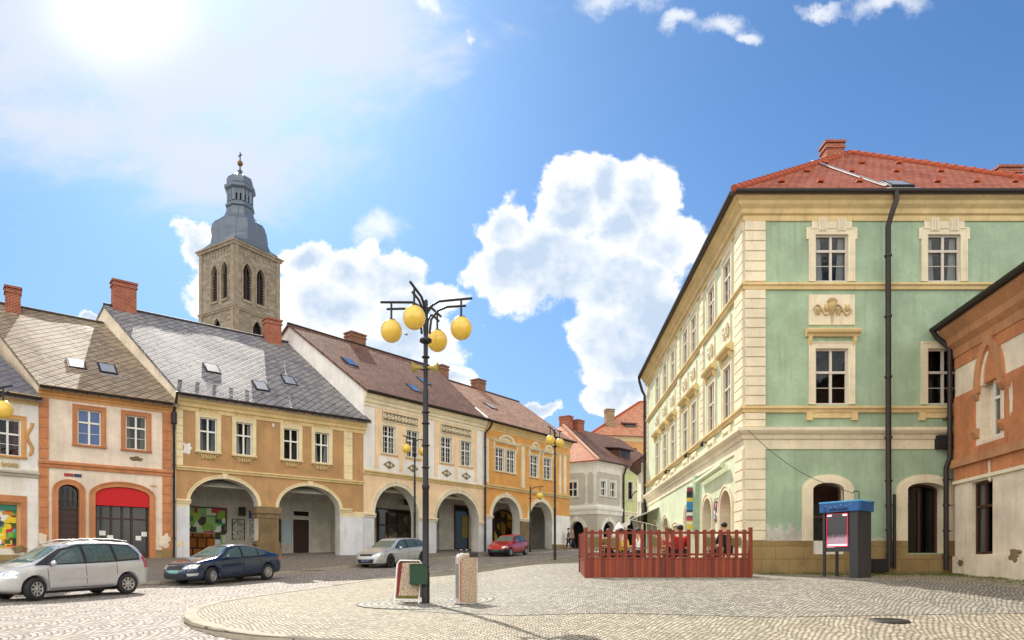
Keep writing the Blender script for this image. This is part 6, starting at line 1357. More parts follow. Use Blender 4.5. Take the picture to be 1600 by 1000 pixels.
HAT = dict(wb=2.45, r=.285, tumble=.16, top=[(-1.75, .55), (-1.73, .95), (-1.62, 1.18), (-1.45, 1.36), (-1.1, 1.43), (-.4, 1.45), (.1, 1.41), (.85, .98), (1.3, .88), (1.75, .74), (1.95, .60), (2.0, .45)],
    belt=[(-1.7, .95), (0, .90), (2, .70)], low=[(-1.75, .32), (-1.5, .22), (1.6, .20), (2.0, .26)], hw=[(-1.75, .66), (-1.6, .76), (-1.2, .81), (1.2, .81), (1.7, .74), (2.0, .55)],
    win=[[(.70, .92), (.18, 1.26), (-.25, 1.32), (-.30, .93)], [(-.40, .94), (-.36, 1.32), (-1.1, 1.30), (-1.32, 1.08), (-1.2, .97)]], win_trim=[(.8, .9), (.2, 1.30), (-.3, 1.36), (-1.12, 1.34), (-1.4, 1.08), (-1.25, .93)],
    lines=[ln(.78, .3, .78, .9), ln(-.36, .3, -.34, .92)], handles=[(-.2, .8)], mirror=(.6, .95), mirm=None, head=[(35, [(-.3, .56), (-.3, .66), (.1, .70), (.14, .60)])], tail=[(150, [(-.1, .75), (-.1, 1.1), (0, 1.15), (.05, .75)])],
    ws=mir([(-.62, 1.0), (-.50, 1.33)]), rw=mir([(-.52, 1.05), (-.45, 1.32)]), front=[('number_plate', 0, mir([(-.26, .36), (-.26, .47)]), plain('dark_green_plate', '#2c5a48', .5))], nsp=8, steer=0, blackbumper=(1.35, .50), mould=[(.75, .42), (.75, .50), (-.8, .50), (-.8, .42)], hb=True)
for D_ in (MPV, HAT): D_.pop('mirm', None)
pS, pB, pF, pR_ = carpaint('silver_beige_paint', '#c6c6c6', .35), carpaint('dark_blue_paint', '#16294a', .3, .25), carpaint('silver_paint', '#c2c3c4', .45), carpaint('red_paint', '#b80f18', .05, .35)
HD1 = Vector((-.47, -.883))
car('parked_car', 'silver people carrier with roof rails and a turned front wheel, cut by the left edge', near(-11.95, 21.9, 2.68, 1.62, HD1), HD1, MPV, pS)
car('parked_car', 'dark blue saloon with pale multi-spoke wheels parked at the kerb', near(-9.85, 28.4, 2.69, 1.66), HD, SAL, pB)
e_p = near(-6.24 + .45 * 2.85, 36.3 + .893 * 2.85, 2.85, 1.7); car('parked_car', 'silver estate car half hidden behind the tall lamp post', e_p, HD, EST, pF)
SM = dict(HAT); car('parked_car', 'small red hatchback with black bumper parked before the orange house', near(.97, 49.0, 2.45, 1.5, Vector((-.43, -.9))), Vector((-.43, -.9)), SM, pR_)

# ------------------------------------------------------------------ street lamps, loudspeakers, bin, signs
M['globe'] = plain('yellow_glass_globe', '#e8c552', .2, 0, .5, var=.05); _g = M['globe'].node_tree.nodes['Principled BSDF']; _g.inputs['Subsurface Weight'].default_value = .6; _g.inputs['Subsurface Radius'].default_value = (.3, .25, .1); _g.inputs['Subsurface Scale'].default_value = .5
def gz(x, y, k=0): return ground(x, y) + k
def street_lamp(label, x, y, zb, zg, arms, gr=.27, pr=.08, double=True, cat='street lamp'):
    t = thing('street_lamp', label, cat, (x, y, zb), 0, 'globe street lamps'); Hh = zg - zb
    mb = MB(); top = Hh + .75 * (gr / .27); mb.lathe([(pr * 1.25, 0), (pr * 1.25, Hh * .12), (pr * 1.02, Hh * .125), (pr * 1.0, Hh * .42), (pr * 1.2, Hh * .425), (pr * 1.2, Hh * .435), (pr * .92, Hh * .44), (pr * .85, Hh * .78), (pr * .7, Hh * .785), (pr * .7, top - .05), (pr * .5, top), (0, top)], 14)
    for z_ in (.50, .58, .66, .70, .90): mb.lathe([(pr * .9, Hh * z_ - .02), (pr * 1.25, Hh * z_ - .015), (pr * 1.25, Hh * z_ + .015), (pr * .9, Hh * z_ + .02)], 12)
    mb.lathe([(pr, Hh * .95), (pr * 1.9, Hh * .955), (pr * 1.9, Hh * .965), (pr, Hh * .97)], 12); mb.build('post', M['black'], t)
    for ax, ay in arms:
        d = Vector((ax, ay, 0)); Ln = d.length; u = d.normalized(); k = gr / .27
        mb = MB(); zt = Hh + .72 * k
        mb.tube([u * .0 + Vector((0, 0, Hh + .1)), u * .04 + Vector((0, 0, Hh + .42 * k)), u * .16 + Vector((0, 0, Hh + .6 * k)), u * .34 + Vector((0, 0, zt - .02)), u * (Ln + .28 * k) + Vector((0, 0, zt + .02))], .032 * k, 8)
        if double: mb.tube([u * .1 + Vector((0, 0, Hh - .1)), u * .14 + Vector((0, 0, Hh + .25 * k)), u * .32 + Vector((0, 0, Hh + .47 * k)), u * .55 + Vector((0, 0, Hh + .55 * k)), u * (Ln + .12) + Vector((0, 0, Hh + .56 * k))], .03 * k, 8)
        mb.tube([u * Ln + Vector((0, 0, Hh + .24 * k)), u * Ln + Vector((0, 0, zt))], .026 * k, 8); mb.lathe([(0, .30 * k), (.11 * k, .28 * k), (.13 * k, .22 * k)], 12, tuple(u * Ln + Vector((0, 0, Hh)))); mb.build('arm', M['black'], t)
        mb = MB(); mb.lathe([(0.001, -1.06)] + [(math.sin(a), -math.cos(a) * 1.08) for a in [math.pi * i / 14 for i in range(1, 14)]] + [(0.001, 1.06)], 24); mb.v = [tuple(gr * c for c in p) for p in mb.v]; mb.build('globe', M['globe'], t, tuple(u * Ln + Vector((0, 0, Hh))))
    return t
LX, LY = -2.17, 17.7; lz = gz(LX, LY, .05)
street_lamp('tall black lamp post with four yellow globes in the middle of the square', LX, LY, lz, EZ + 6.0, [(.90, -.1), (-.88, .1), (-.17, -.86), (.20, .86)])
street_lamp('slim lamp post with two yellow globes behind the silver estate car', (648 - 800) / F * 42, 42.0, EZ + .40, EZ + (HOR - 703) / F * 42, [(-.42, -.55), (.42, .5)], .26, .07, False)
street_lamp('slim lamp post with two yellow globes before the end of the orange house', (867 - 800) / F * 41.7, 41.7, EZ + .50, EZ + (HOR - 690) / F * 41.7, [(-.30, -.55), (.32, .5)], .27, .07, False)
street_lamp('short lamp post with a single yellow globe between the orange house arches', (828.5 - 800) / F * 49.5, 49.5, EZ + 1.12, EZ + (HOR - 775) / F * 49.5, [(.68, -.1)], .24, .06, False)
street_lamp('lamp with yellow globe cut by the left edge of the photo', (-14 - 800) / F * 22, 22.0, EZ - .6, EZ + (HOR - 640) / F * 22, [(.38, 0), (-.4, .1)], .27, .07, True)
for sx, lb in ((-1, 'left of the two olive loudspeakers clamped to the tall lamp post'), (1, 'right of the two olive loudspeakers clamped to the tall lamp post')):
    mb = MB(); mb.lathe([(.02, 0), (.045, .03), (.05, .12), (.09, .20), (.14, .25), (.15, .26), (.14, .255), (.05, .18), (0, .17)], 12); mb.v = [(p[2] * sx, p[0] * .9, p[1] * 1.0) for p in mb.v]
    o = mb.build('loudspeaker', plain('olive_loudspeaker', '#a08f3a', .5), None, (LX + sx * .06, LY - .10, EZ + 5.02)); tag(o, lb, 'loudspeaker', 'loudspeakers on the tall lamp post')
    m2 = MB(); m2.tube([(-sx * .05, .08, -.04), (sx * .06, 0, -.04)], .02, 6); m2.build('bracket', M['black'], o)
# litter bin
t = thing('litter_bin', 'dark green litter bin strapped to the tall lamp post', 'litter bin', (LX - .16, LY - .12, EZ - .40))
M['bingreen'] = plain('dark_green_bin_metal', '#23422c', .45, .3, var=.15)
mb = MB(); mb.prism([(-.20, -.18), (.20, -.18), (.22, .0), (.20, .12), (-.20, .12), (-.22, 0)], 0, .50, 0, 'xy', caps=False); mb.add([(-.20, -.18, .01), (.20, -.18, .01), (.22, 0, .01), (.2, .12, .01), (-.2, .12, .01), (-.22, 0, .01)], [(5, 4, 3, 2, 1, 0)]); mb.add([(-.19, -.17, .46), (.19, -.17, .46), (.21, 0, .46), (.19, .11, .46), (-.19, .11, .46), (-.21, 0, .46)], [(0, 1, 2, 3, 4, 5)], 1)
mb.build('bin_body', [M['bingreen'], M['dark']], t); mb = MB(); mb.tube([(-.21, -.19, .5), (.21, -.19, .5), (.23, 0, .5), (.21, .13, .5), (-.21, .13, .5), (-.23, 0, .5), (-.21, -.19, .5)], .014, 6); mb.build('rim', M['bingreen'], t)
mb = MB(); mb.box(-.24, .26, .0, .22, .02, .05); mb.box(-.24, .26, .0, .22, .42, .45); mb.build('strap', M['black'], t)
# advertising boards
M['speck'] = plaster('speckled_printed_board', '#b9a48a', .3, bump=0, blot=('#7c6450', 34, .52)); M['speck'].node_tree.nodes['Principled BSDF'].inputs['Roughness'].default_value = .45
ax_, ay_ = (640 - 800) / F * 17.9, 17.9; az_ = gz(ax_, ay_, .05)
t = thing('pavement_sign', 'A-shaped pavement sign in a white tube frame behind the tall lamp post', 'sign', (ax_, ay_, az_), R(-6)); H_ = 1.12
for sg in (-1, 1):
    P3 = lambda x, z: Vector((x, sg * (.30 * (1 - z / H_)) + sg * .02, z)); mb = MB(); hw_ = .31
    mb.tube([P3(-hw_, 0), P3(-hw_, H_ - .08), P3(-hw_ + .06, H_), P3(hw_ - .06, H_), P3(hw_, H_ - .08), P3(hw_, 0)], .018, 8); mb.tube([P3(-hw_, .14), P3(hw_, .14)], .014, 6); mb.build('frame', M['framewhite'], t)
    a, b, c, d = P3(-hw_ + .03, .17), P3(hw_ - .03, .17), P3(hw_ - .03, H_ - .06), P3(-hw_ + .03, H_ - .06); off = Vector((0, .01, 0))
    mb = MB(); mb.add([a - off, b - off, c - off, d - off, a + off, b + off, c + off, d + off], [(0, 1, 2, 3), (7, 6, 5, 4), (0, 4, 5, 1), (1, 5, 6, 2), (2, 6, 7, 3), (3, 7, 4, 0)]); p = mb.build('board', M['speck'], t)
    mb = MB(); n_ = -off * 1.3 * (1 if sg < 0 else -1); mb.add([a + n_, a + n_ + Vector((.06, 0, 0)), d + n_ + Vector((.11, 0, 0)), d + n_], [(0, 1, 2, 3), (3, 2, 1, 0)]); mb.build('red_border', plain('red_print', '#9c2a20', .5, var=.3), p)
    mb = MB(); mb.add([a + n_ * 1.2, b + n_ * 1.2, b + n_ * 1.2 + Vector((0, 0, .07)), a + n_ * 1.2 + Vector((0, 0, .07))], [(0, 1, 2, 3), (3, 2, 1, 0)]); mb.build('printed_strip', plain('green_yellow_print', '#8a8440', .5, var=.4), p)
bx, by = (729 - 800) / F * 16.9, 16.9; bz = gz(bx, by, .05)
t = thing('advertising_stand', 'round-topped speckled advertising stand with black carrying loops, right of the lamp post', 'sign', (bx, by, bz), R(24)); H_ = 1.28
def rt(w_, h_, r=.12, z0=.06): return [(-w_, z0), (w_, z0), (w_, h_ - r)] + [(w_ - r + r * math.cos(a), h_ - r + r * math.sin(a)) for a in (.5, 1.0)] + [(w_ - r, h_), (-w_ + r, h_)] + [(-w_ + r - r * math.cos(a), h_ - r + r * math.sin(a)) for a in (1.0, .5)] + [(-w_, h_ - r)]
mb = MB(); mb.prism(rt(.235, H_), -.13, .13); mb.build('casing', plain('worn_white_sign_casing', '#c4bfb6', .5, var=.3), t)
for y_ in (-.145, .131): mb = MB(); mb.prism(rt(.205, H_ - .04, .1, .10), y_, y_ + .014); mb.build('board', M['speck'], t)
mb = MB(); mb.box(-.26, .26, -.17, .17, 0, .07); mb.build('base', M['trim'], t)
mb = MB(); mb.box(-.215, -.19, -.152, -.144, .14, H_ - .2); mb.build('red_border', plain('orange_red_print', '#b5502a', .5, var=.3), t)
mb = MB(); mb.box(-.243, -.236, -.10, .10, .2, H_ - .25); mb.build('side_print', plain('grey_print', '#8a8a86', .5, var=.5), t)
for x_ in (-.12, .02): mb = MB(); mb.tube([(x_ + .07 * math.cos(a), -.02, H_ - .02 + .10 * math.sin(a)) for a in [math.pi * i / 8 for i in range(9)]], .015, 6); mb.build('carrying_loop', M['black'], t)
mb = MB(); mb.box(.02, .24, -.15, .15, H_ - .10, H_ + .012); mb.build('cap', M['trim'], t)
# dark disc standing in for a lamp globe's cast shadow on the paving
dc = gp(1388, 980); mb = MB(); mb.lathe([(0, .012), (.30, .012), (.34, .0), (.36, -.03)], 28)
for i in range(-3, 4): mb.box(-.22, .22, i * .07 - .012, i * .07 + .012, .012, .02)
o = mb.build('globe_shadow_disc', plain('shadow_disc_dark', (.05, .04, .035), .7, .3), None, (dc.x, dc.y, gz(dc.x, dc.y) + raise_(dc.x, dc.y) + .012)); tag(o, 'dark disc for a lamp globe shadow on the paving at the lower right', 'shadow disc')

# ------------------------------------------------------------------ telephone booth with blue top
kA, kB = Vector((9.24, 20.94)), Vector((9.87, 20.1)); f9 = Fr(kA, kB, gz(9.8, 20.5, .03)); h9 = thing('kiosk', 'dark grey kiosk with a blue top and a pink-lit screen before the green house', 'kiosk', (kA.x, kA.y, f9.zb), f9.rz)
s = Site(f9, h9); W9 = f9.L; D9 = .78; M['kgrey'] = plain('dark_grey_kiosk_panel', '#3a3a3d', .45, .2, var=.12); M['kblue'] = plaster('blue_printed_fascia', '#155c9c', .4, .35, 0, blot=('#0b3468', 2.2, .55))
M['kblue'].node_tree.nodes['Principled BSDF'].inputs['Roughness'].default_value = .35
HK = 2.22
mb = MB(); mb.prism([(-.06, -.06), (W9 + .06, -.06), (W9 + .10, .0), (W9 + .06, D9 + .04), (-.06, D9 + .04), (-.10, .0)], HK - .28, HK, 0, 'xy'); o = s.build(mb, 'blue_top', M['kblue'])
mb = MB(); mb.tube([(-.06, -.06, HK), (W9 + .06, -.06, HK), (W9 + .08, D9 * .5, HK), (W9 + .06, D9 + .04, HK), (-.06, D9 + .04, HK), (-.06, -.06, HK)], .03, 8); mb.build('rounded_edge', plain('pale_blue_edge', '#4fa3dc', .4), h9)
mb = MB()
rr = random.Random(3)
for i in range(14): x = .25 + i * .04; mb.box(x, x + .025, -.075, -.062, HK - .25, HK - .25 + .05 + .05 * rr.random())
mb.build('skyline_print', plain('dark_blue_print', '#12305c', .4), o)
for i in range(6): x = .1 + .15 * i + .05 * rr.random(); mb = MB(); mb.lathe([(0, -.012), (.014, 0), (0, .012)], 6, (x, -.066, HK - .08 - .08 * rr.random())); mb.build('star', M['framewhite'], o)
mb = MB(); mb.box(0, .07, 0, .07, 0, HK - .28); s.build(mb, 'corner_post', M['kgrey'])
mb = MB(); mb.box(W9 - .07, W9, 0, D9, 0, HK - .28); s.build(mb, 'side_panel', M['kgrey'])
mb = MB(); mb.box(.07, W9 - .25, .03, .09, .78, .90); mb.box(W9 - .25, W9 - .07, .02, .10, .0, HK - .28); s.build(mb, 'front_frame', M['kgrey'])
mb = MB(); mb.box(.0, .07, D9 - .07, D9, 0, HK - .28); mb.box(.07, W9 - .07, D9 - .05, D9, .9, HK - .28); s.build(mb, 'back_panel', M['kgrey'])
m, t_, b_ = newmat('misty_screen'); oc = t_.node('ShaderNodeTexCoord').outputs['Object']; x, y, z = t_.sep(oc)
foam = t_.ss(t_.m('ADD', z, t_.m('MULTIPLY', t_.noise(oc, 9, 5, .65), .25)), .34, .50, 1, 0); cc = t_.mix(foam, (.03, .026, .03), (.36, .20, .27)); cc = t_.mix(t_.m('MULTIPLY', t_.m('MULTIPLY', t_.noise(oc, 14, 4, .6), foam), .6), cc, (.7, .5, .6)); t_.l.new(cc, b_.inputs['Base Color']); t_.l.new(cc, b_.inputs['Emission Color']); b_.inputs['Emission Strength'].default_value = .08; b_.inputs['Roughness'].default_value = .2; M['screen'] = m
mb = MB(); mb.box(0, W9 - .40, 0, .02, 0, .98); so = mb.build('screen', M['screen'], h9, (.10, .04, .92))
mb = MB(); wS = W9 - .40; mb.ring([(-.0, 0), (0, .98), (wS, .98), (wS, 0)], [(.018, .02), (.018, .965), (wS - .018, .965), (wS - .018, .02)], -.012, .0, closed=True); mb.build('lit_red_frame', plain('glowing_red_strip', '#e02040', .4, emit='#ff1c38', es=.15), so)
mb = MB(); mb.box(.04, wS - .03, -.014, -.002, .03, .075); mb.box(.03, .16, -.014, -.002, .9, .95); mb.box(wS - .16, wS - .03, -.014, -.002, .9, .95); mb.build('glowing_tube', plain('glowing_pink_strip', '#ffe0ea', .4, emit='#ffc8d8', es=.6), so)
mb = MB(); mb.tube([(W9 * .85, D9 * .5, HK), (W9 * .85, D9 * .5, HK + .26), (W9 * .82, D9 * .5, HK + .32), (W9 * .72, D9 * .5, HK + .32), (W9 * .68, D9 * .5, HK + .27)], .014, 6); s.build(mb, 'cable_hook', M['black'])
q = f9.w(W9 * .68, D9 * .5, HK + .27); pa = Vector((P0.x + .0, GZ - .32, EZ + (HOR - 672) / F * 22.6)); pts = []
for i in range(21): u = i / 20; p = pa.lerp(q, u); p.z -= .35 * math.sin(math.pi * u) * (1 - .2 * u); pts.append(p)
mb = MB(); mb.tube(pts, .009, 5); tag(mb.build('overhead_cable', M['black']), 'thin black cable sagging from the green house corner to the kiosk', 'cable')

# ------------------------------------------------------------------ cafe terrace: deck, fence, chairs, tables
FY = 20.5; fxa, fxb = (915.5 - 800) / F * FY, (1172.5 - 800) / F * FY; fz_ = EZ - .325; DZ = fz_ + .28; FH = 1.45
m, t_, b_ = newmat('red_brown_stained_wood'); oc = t_.node('ShaderNodeTexCoord').outputs['Object']; x, y, z = t_.sep(oc)
pl_ = t_.m('DIVIDE', t_.m('ADD', x, y), .105); fp_ = t_.m('FRACT', pl_); wz_ = t_.node('ShaderNodeTexWhiteNoise', noise_dimensions='1D'); t_.l.new(t_.m('FLOOR', pl_), wz_.inputs['W'])
gr_ = t_.noise(t_.vm('MULTIPLY', oc, (30, 30, 2.2)), 1, 5, .6); cc = t_.mix(t_.ss(t_.m('ADD', t_.m('MULTIPLY', wz_.outputs[0], .6), t_.m('MULTIPLY', gr_, .5)), .2, .95), lin('#6a2410'), lin('#9a4222')); e_ = t_.ss(t_.m('MINIMUM', fp_, t_.m('SUBTRACT', 1.0, fp_)), .0, .09)
cc = t_.mix(e_, lin('#351008'), cc); t_.l.new(cc, b_.inputs['Base Color']); b_.inputs['Roughness'].default_value = .6; M['fence'] = m
M['fencepost'] = plain('red_brown_post_paint', '#7a2c14', .6, var=.12)
def fence_section(label, a, b, ends, zb):
    f_ = Fr(a, b, zb); t = thing('picket_fence', label, 'fence', (f_.p0.x, f_.p0.y, zb), f_.rz, 'picket fence sections round the terrace'); Lf = f_.L
    mb = MB(); mb.box(0, Lf, -.02, .03, -.12, .63); mb.box(0, Lf, -.035, .045, .60, .645); mb.build('plank_panel', M['fence'], t)
    mb = MB(); mb.box(0, Lf, .012, .05, FH - .12, FH - .055); mb.build('rail', M['fencepost'], t); mb = MB(); mb.box(0, Lf, .012, .05, .70, .76); mb.build('rail', M['fencepost'], t)
    n = round(Lf / .243); mb = MB(); mb.prism([(-.054, .645), (.054, .645), (.054, FH - .02), (.043, FH), (-.043, FH), (-.054, FH - .02)], -.012, .012); pm = mb.mesh('picket', M['fencepost'])
    for i in range(n): link('picket', pm, t, ((i + .75) * Lf / (n + .5), 0, 0), 0)
    for x_ in ends: mb = MB(); mb.box(x_ * Lf - .045, x_ * Lf + .045, -.06, .04, -.15, FH + .05); mb.box(x_ * Lf - .05, x_ * Lf + .05, -.065, .045, FH + .05, FH + .065); mb.build('post', M['fencepost'], t)
    return t
mid = Vector(((1042 - 800) / F * FY, FY)); A_, B_ = Vector((fxa, FY)), Vector((fxb, FY))
fence_section('left half of the red brown picket fence facing the square', A_, mid + Vector((-.05, 0)), (0,), fz_); fence_section('right half of the red brown picket fence facing the square', mid, B_, (0, 1), fz_)
C_ = Vector((908.5 - 800, 0)); C_ = Vector(((907 - 800) / F * 24.2, 24.2)); fence_section('short end section of the picket fence, on the alley side', C_, A_ + Vector((0, .06)), (0,), fz_)
mb = MB(); dk = [(fxa + .05, FY + .07), (fxb - .3, FY + .07), (P0.x - .25, 22.6), (7.6, 26.5), (2.4, 26.5), (C_.x + .06, 24.2)]; mb.prism(dk, fz_ - .3, DZ, 0, 'xy'); tag(mb.build('deck', M['fence']), 'low wooden deck inside the picket fence', kind='structure')
M['rattan'] = plain('pale_bent_rattan', '#a87f50', .6, var=.2); M['chairgreen'] = plain('olive_green_chair_back', '#6a6a35', .6, var=.15); M['seatb'] = plain('tan_seat', '#a58455', .7)
def cafe_chair(label, x, y, rz, grp='bistro chairs on the terrace', first=[None]):
    if first[0]:
        c = copy_tree(first[0]); c.location = (x, y, DZ); c.rotation_euler = (0, 0, rz); c['label'] = label; return c
    t = thing('bistro_chair', label, 'chair', (x, y, DZ), rz, grp); first[0] = t
    for sx in (-1, 1):
        mb = MB(); mb.tube([(sx * .21, -.19, 0), (sx * .19, -.17, .45)], .013, 6); mb.build('leg', M['rattan'], t)
        mb = MB(); mb.tube([(sx * .20, .20, 0), (sx * .19, .18, .45), (sx * .19, .24, .75), (sx * .17, .29, .98)], .014, 6); mb.build('leg', M['rattan'], t)
        mb = MB(); mb.tube([(sx * .19, .24, .70), (sx * .25, .08, .69), (sx * .24, -.14, .66), (sx * .2, -.19, .45)], .013, 6); mb.build('armrest', M['rattan'], t)
    mb = MB(); mb.lathe([(0, .45), (.21, .45), (.225, .465), (.21, .48), (0, .48)], 20); mb.build('seat', M['seatb'], t)
    mb = MB(); mb.tube([(-.17, .29, .98), (-.1, .31, 1.03), (.1, .31, 1.03), (.17, .29, .98)], .015, 6); mb.tube([(-.19, .235, .68), (.19, .235, .68)], .012, 6); mb.build('back_frame', M['rattan'], t)
    mb = MB(); n = 6
    v = [(-.165 + .33 * i / n, .245 + .05 * j + .02 * math.sin(math.pi * i / n), .70 + .29 * j) for j in (0, 1) for i in range(n + 1)]; v += [(p[0], p[1] - .015, p[2]) for p in v]; k = 2 * (n + 1)
    mb.add(v, [(i, i + 1, i + n + 2, i + n + 1) for i in range(n)] + [(k + i + n + 1, k + i + n + 2, k + i + 1, k + i) for i in range(n)]); mb.build('backrest', M['chairgreen'], t); return t
def cafe_table(label, x, y, first=[None]):
    t = thing('bistro_table', label, 'table', (x, y, DZ), 0, 'round tables on the terrace')
    mb = MB(); mb.lathe([(0, .72), (.34, .72), (.35, .735), (.34, .75), (0, .75)], 24); mb.build('tabletop', plain('pale_table_top', '#cbb48c', .5), t)
    mb = MB(); mb.lathe([(.0, .72), (.03, .71), (.025, .1), (.05, .05)], 10)
    for i in range(4): a = i * math.pi / 2 + .4; mb.tube([(0, 0, .08), (.28 * math.cos(a), .28 * math.sin(a), .012)], .018, 6)
    mb.build('pedestal', M['black'], t); return t
sX = lambda px, y: (px - 800) / F * y
ch = [(931, 21.1, R(180) + .1, 'first green-backed chair from the left end of the terrace'), (962, 21.2, R(180), 'green-backed chair under the white closed parasol'), (1028, 21.1, R(180), 'green-backed chair just left of the middle fence post'), (1062, 21.15, R(180) - .05, 'chair of the person in the red jumper'),
      (1115, 21.1, R(180) + .1, 'green-backed chair before the pink-haired person'), (1149, 21.3, R(180) - .3, 'last green-backed chair, by the right end of the fence'), (945, 22.9, .2, 'far chair behind the first table'), (1046, 22.9, -.1, 'far chair behind the second table'), (1010, 22.2, R(90), 'chair turned sideways between the tables')]
for px, y, rz, lb in ch: cafe_chair(lb, sX(px, y), y, rz + math.pi)
for px, y, lb in ((945, 21.95, 'round pale table at the left end of the terrace'), (1046, 21.95, 'round pale table by the red-dressed guests'), (1131, 22.0, 'round pale table at the right end of the terrace')): cafe_table(lb, sX(px, y), y)
t = thing('parasol', 'closed white parasol standing on the terrace deck', 'parasol', (sX(967, 22.7), 22.7, DZ)); mb = MB(); mb.tube([(0, 0, 0), (0, 0, 1.52)], .02, 8); mb.lathe([(.2, 0), (.2, .05), (.03, .06)], 14); mb.build('pole', M['rim'], t)
mb = MB(); n = 16; v = []; prf = [(.26, .95), (.22, 1.15), (.16, 1.35), (.08, 1.46), (.015, 1.54)]
for r, z in prf:
    for i in range(n): a = 6.28318 * i / n; q_ = r * (1 if i % 2 else .62); v.append((q_ * math.cos(a), q_ * math.sin(a), z))
mb.add(v, [(j * n + i, j * n + (i + 1) % n, (j + 1) * n + (i + 1) % n, (j + 1) * n + i) for j in range(4) for i in range(n)]); mb.build('canopy', plain('white_parasol_cloth', '#e2e2e2', .8), t)

# ------------------------------------------------------------------ people
def skinned(name, verts, edges, rad, mat, parent, sub=2, root_i=0):
    me = bpy.data.meshes.new(name); me.from_pydata(verts, edges, []); o = bpy.data.objects.new(name, me); COL.objects.link(o)
    md = o.modifiers.new('k', 'SKIN'); md.use_smooth_shade = True; md.branch_smoothing = .6
    sd_ = me.skin_vertices[0].data
    for i, r in enumerate(rad): sd_[i].radius = (r if isinstance(r, tuple) else (r, r)); sd_[i].use_root = (i == root_i)
    s2_ = o.modifiers.new('s', 'SUBSURF'); s2_.levels = sub; s2_.render_levels = sub
    m_ = evaluated(o); bpy.data.objects.remove(o); m_.materials.clear(); m_.materials.append(mat)
    for p in m_.polygons: p.use_smooth = True
    m_.name = name; return link(name, m_, parent)
def blob(mb, c, r, n=10, cut=None):
    mb.lathe([(0.001, -r[2])] + [(math.sin(a) * r[0], -math.cos(a) * r[2]) for a in [math.pi * i / n for i in range(1, n)]] + [(0.001, r[2])], 14, c); k = n * 14 + 14
    v = mb.v[-k:]; mb.v[-k:] = [(p[0], c[1] + (p[1] - c[1]) * r[1] / r[0], p[2]) for p in v]
def person(label, loc, rz, sit=True, top='#a01818', legs='#20222a', hair='#1c1410', lean=0.0, skin='#c99577', long=False, arms=((.16, .30, .74), (-.16, .32, .74))):
    """faces +y; pelvis at the origin's height"""
    t = thing('person', label, 'person', loc, rz); ms = plain('skin', skin, .55, var=.06)
    hz = .50 if sit else .92; V = []; E = []; Rr = []
    def add(p, r, par=None): V.append(p); Rr.append(r); i = len(V) - 1; (E.append((par, i)) if par is not None else None); return i
    L_ = lambda z, y: (y + lean * (z - hz))
    pel = add((0, 0, hz), (.15, .11)); wa = add((0, L_(hz + .2, 0), hz + .2), (.125, .095), pel); chst = add((0, L_(hz + .40, 0), hz + .40), (.15, .105), wa); nk = add((0, L_(hz + .54, .01), hz + .54), .055, chst); j_ = add((0, L_(hz + .62, .025), hz + .62), .062, nk); hd = add((0, L_(hz + .70, .03), hz + .70), .088, j_); ht = add((0, L_(hz + .78, .02), hz + .78), .070, hd)
    sl_ = []
    for k, sx in enumerate((1, -1)):
        if sit: pts = [((sx * .10, .06, hz - .01), .085), ((sx * .12, .42, hz + .0), .062), ((sx * .12, .44, .26), .05), ((sx * .12, .43, .07), .038), ((sx * .13, .58, .03), .035)]
        else: pts = [((sx * .09, 0, hz - .08), .088), ((sx * .10, .02 + .08 * sx, .50), .060), ((sx * .10, -.02 + .14 * sx, .26), .05), ((sx * .10, -.04 + .18 * sx, .08), .036), ((sx * .11, .10 + .18 * sx, .04), .034)]
        p = pel; ids = []
        for q, r in pts: p = add(q, r, p); ids.append(p)
        hx, hy, hzz = arms[k] if sit else (sx * .26, .10, hz - .05); sh = add((sx * .175, L_(hz + .46, 0), hz + .46), .058, chst); el = add((sx * .24, (L_(hz + .3, 0) + hy) * .35, (hz + .18) if sit else hz + .2), .042, sh); wr = add((hx + 0 * sx, hy - .06, hzz + (0.03 if sit else .05)), .028, el); pa_ = add((hx, hy, hzz), (.034, .02), wr); sl_.append((sh, el, wr, sx, ids))
        dr_ = Vector((0, 1, -.2)).normalized() if sit else Vector((0, .25, -1)).normalized()
        for f in range(4):
            b0 = Vector((hx + (f - 1.5) * .019, hy, hzz)); ln_ = (.070, .080, .076, .060)[f]; i1 = add(tuple(b0 + dr_ * .035), .010, pa_); i2 = add(tuple(b0 + dr_ * (.035 + ln_ * .5)), .0088, i1); add(tuple(b0 + dr_ * (.035 + ln_) + Vector((0, 0, -.02))), .0078, i2)
        i1 = add((hx - sx * .035, hy - .01, hzz - .0), .011, pa_); add((hx - sx * .06, hy + .035, hzz - .015), .009, i1)
    body = skinned('body', V, E, Rr, ms, t)
    def sub(idx, k, name, mat, extra=0.0):
        mp = {a: i for i, a in enumerate(idx)}; return skinned(name, [V[a] for a in idx], [(mp[a], mp[b]) for a, b in E if a in mp and b in mp], [tuple(c * k + extra for c in (Rr[a] if isinstance(Rr[a], tuple) else (Rr[a], Rr[a]))) for a in idx], mat, t)
    (s0, e0, w0, _, l0), (s1, e1, w1, _, l1) = sl_
    sub([pel, wa, chst, s0, e0, w0, s1, e1, w1], 1.12, 'jacket', plaster('cloth_' + top[1:], top, .3, .9, .1), .012)
    sub([pel] + l0[:4] + l1[:4], 1.12, 'trousers', plaster('cloth_' + legs[1:], legs, .3, .9, .1), .008)
    mb = MB()
    for l in (l0, l1):
        q = V[l[4]]; blob(mb, (q[0], q[1] - .04, .045), (.045, .13, .045), 8)
    mb.build('shoes', M['trim'], t)
    hy, hz_ = V[hd][1], V[hd][2]; mb = MB(); blob(mb, (0, hy - .022, hz_ + .045), (.098, .108, .088), 10)
    if long: blob(mb, (0, hy - .07, hz_ - .06), (.085, .06, .14), 8)
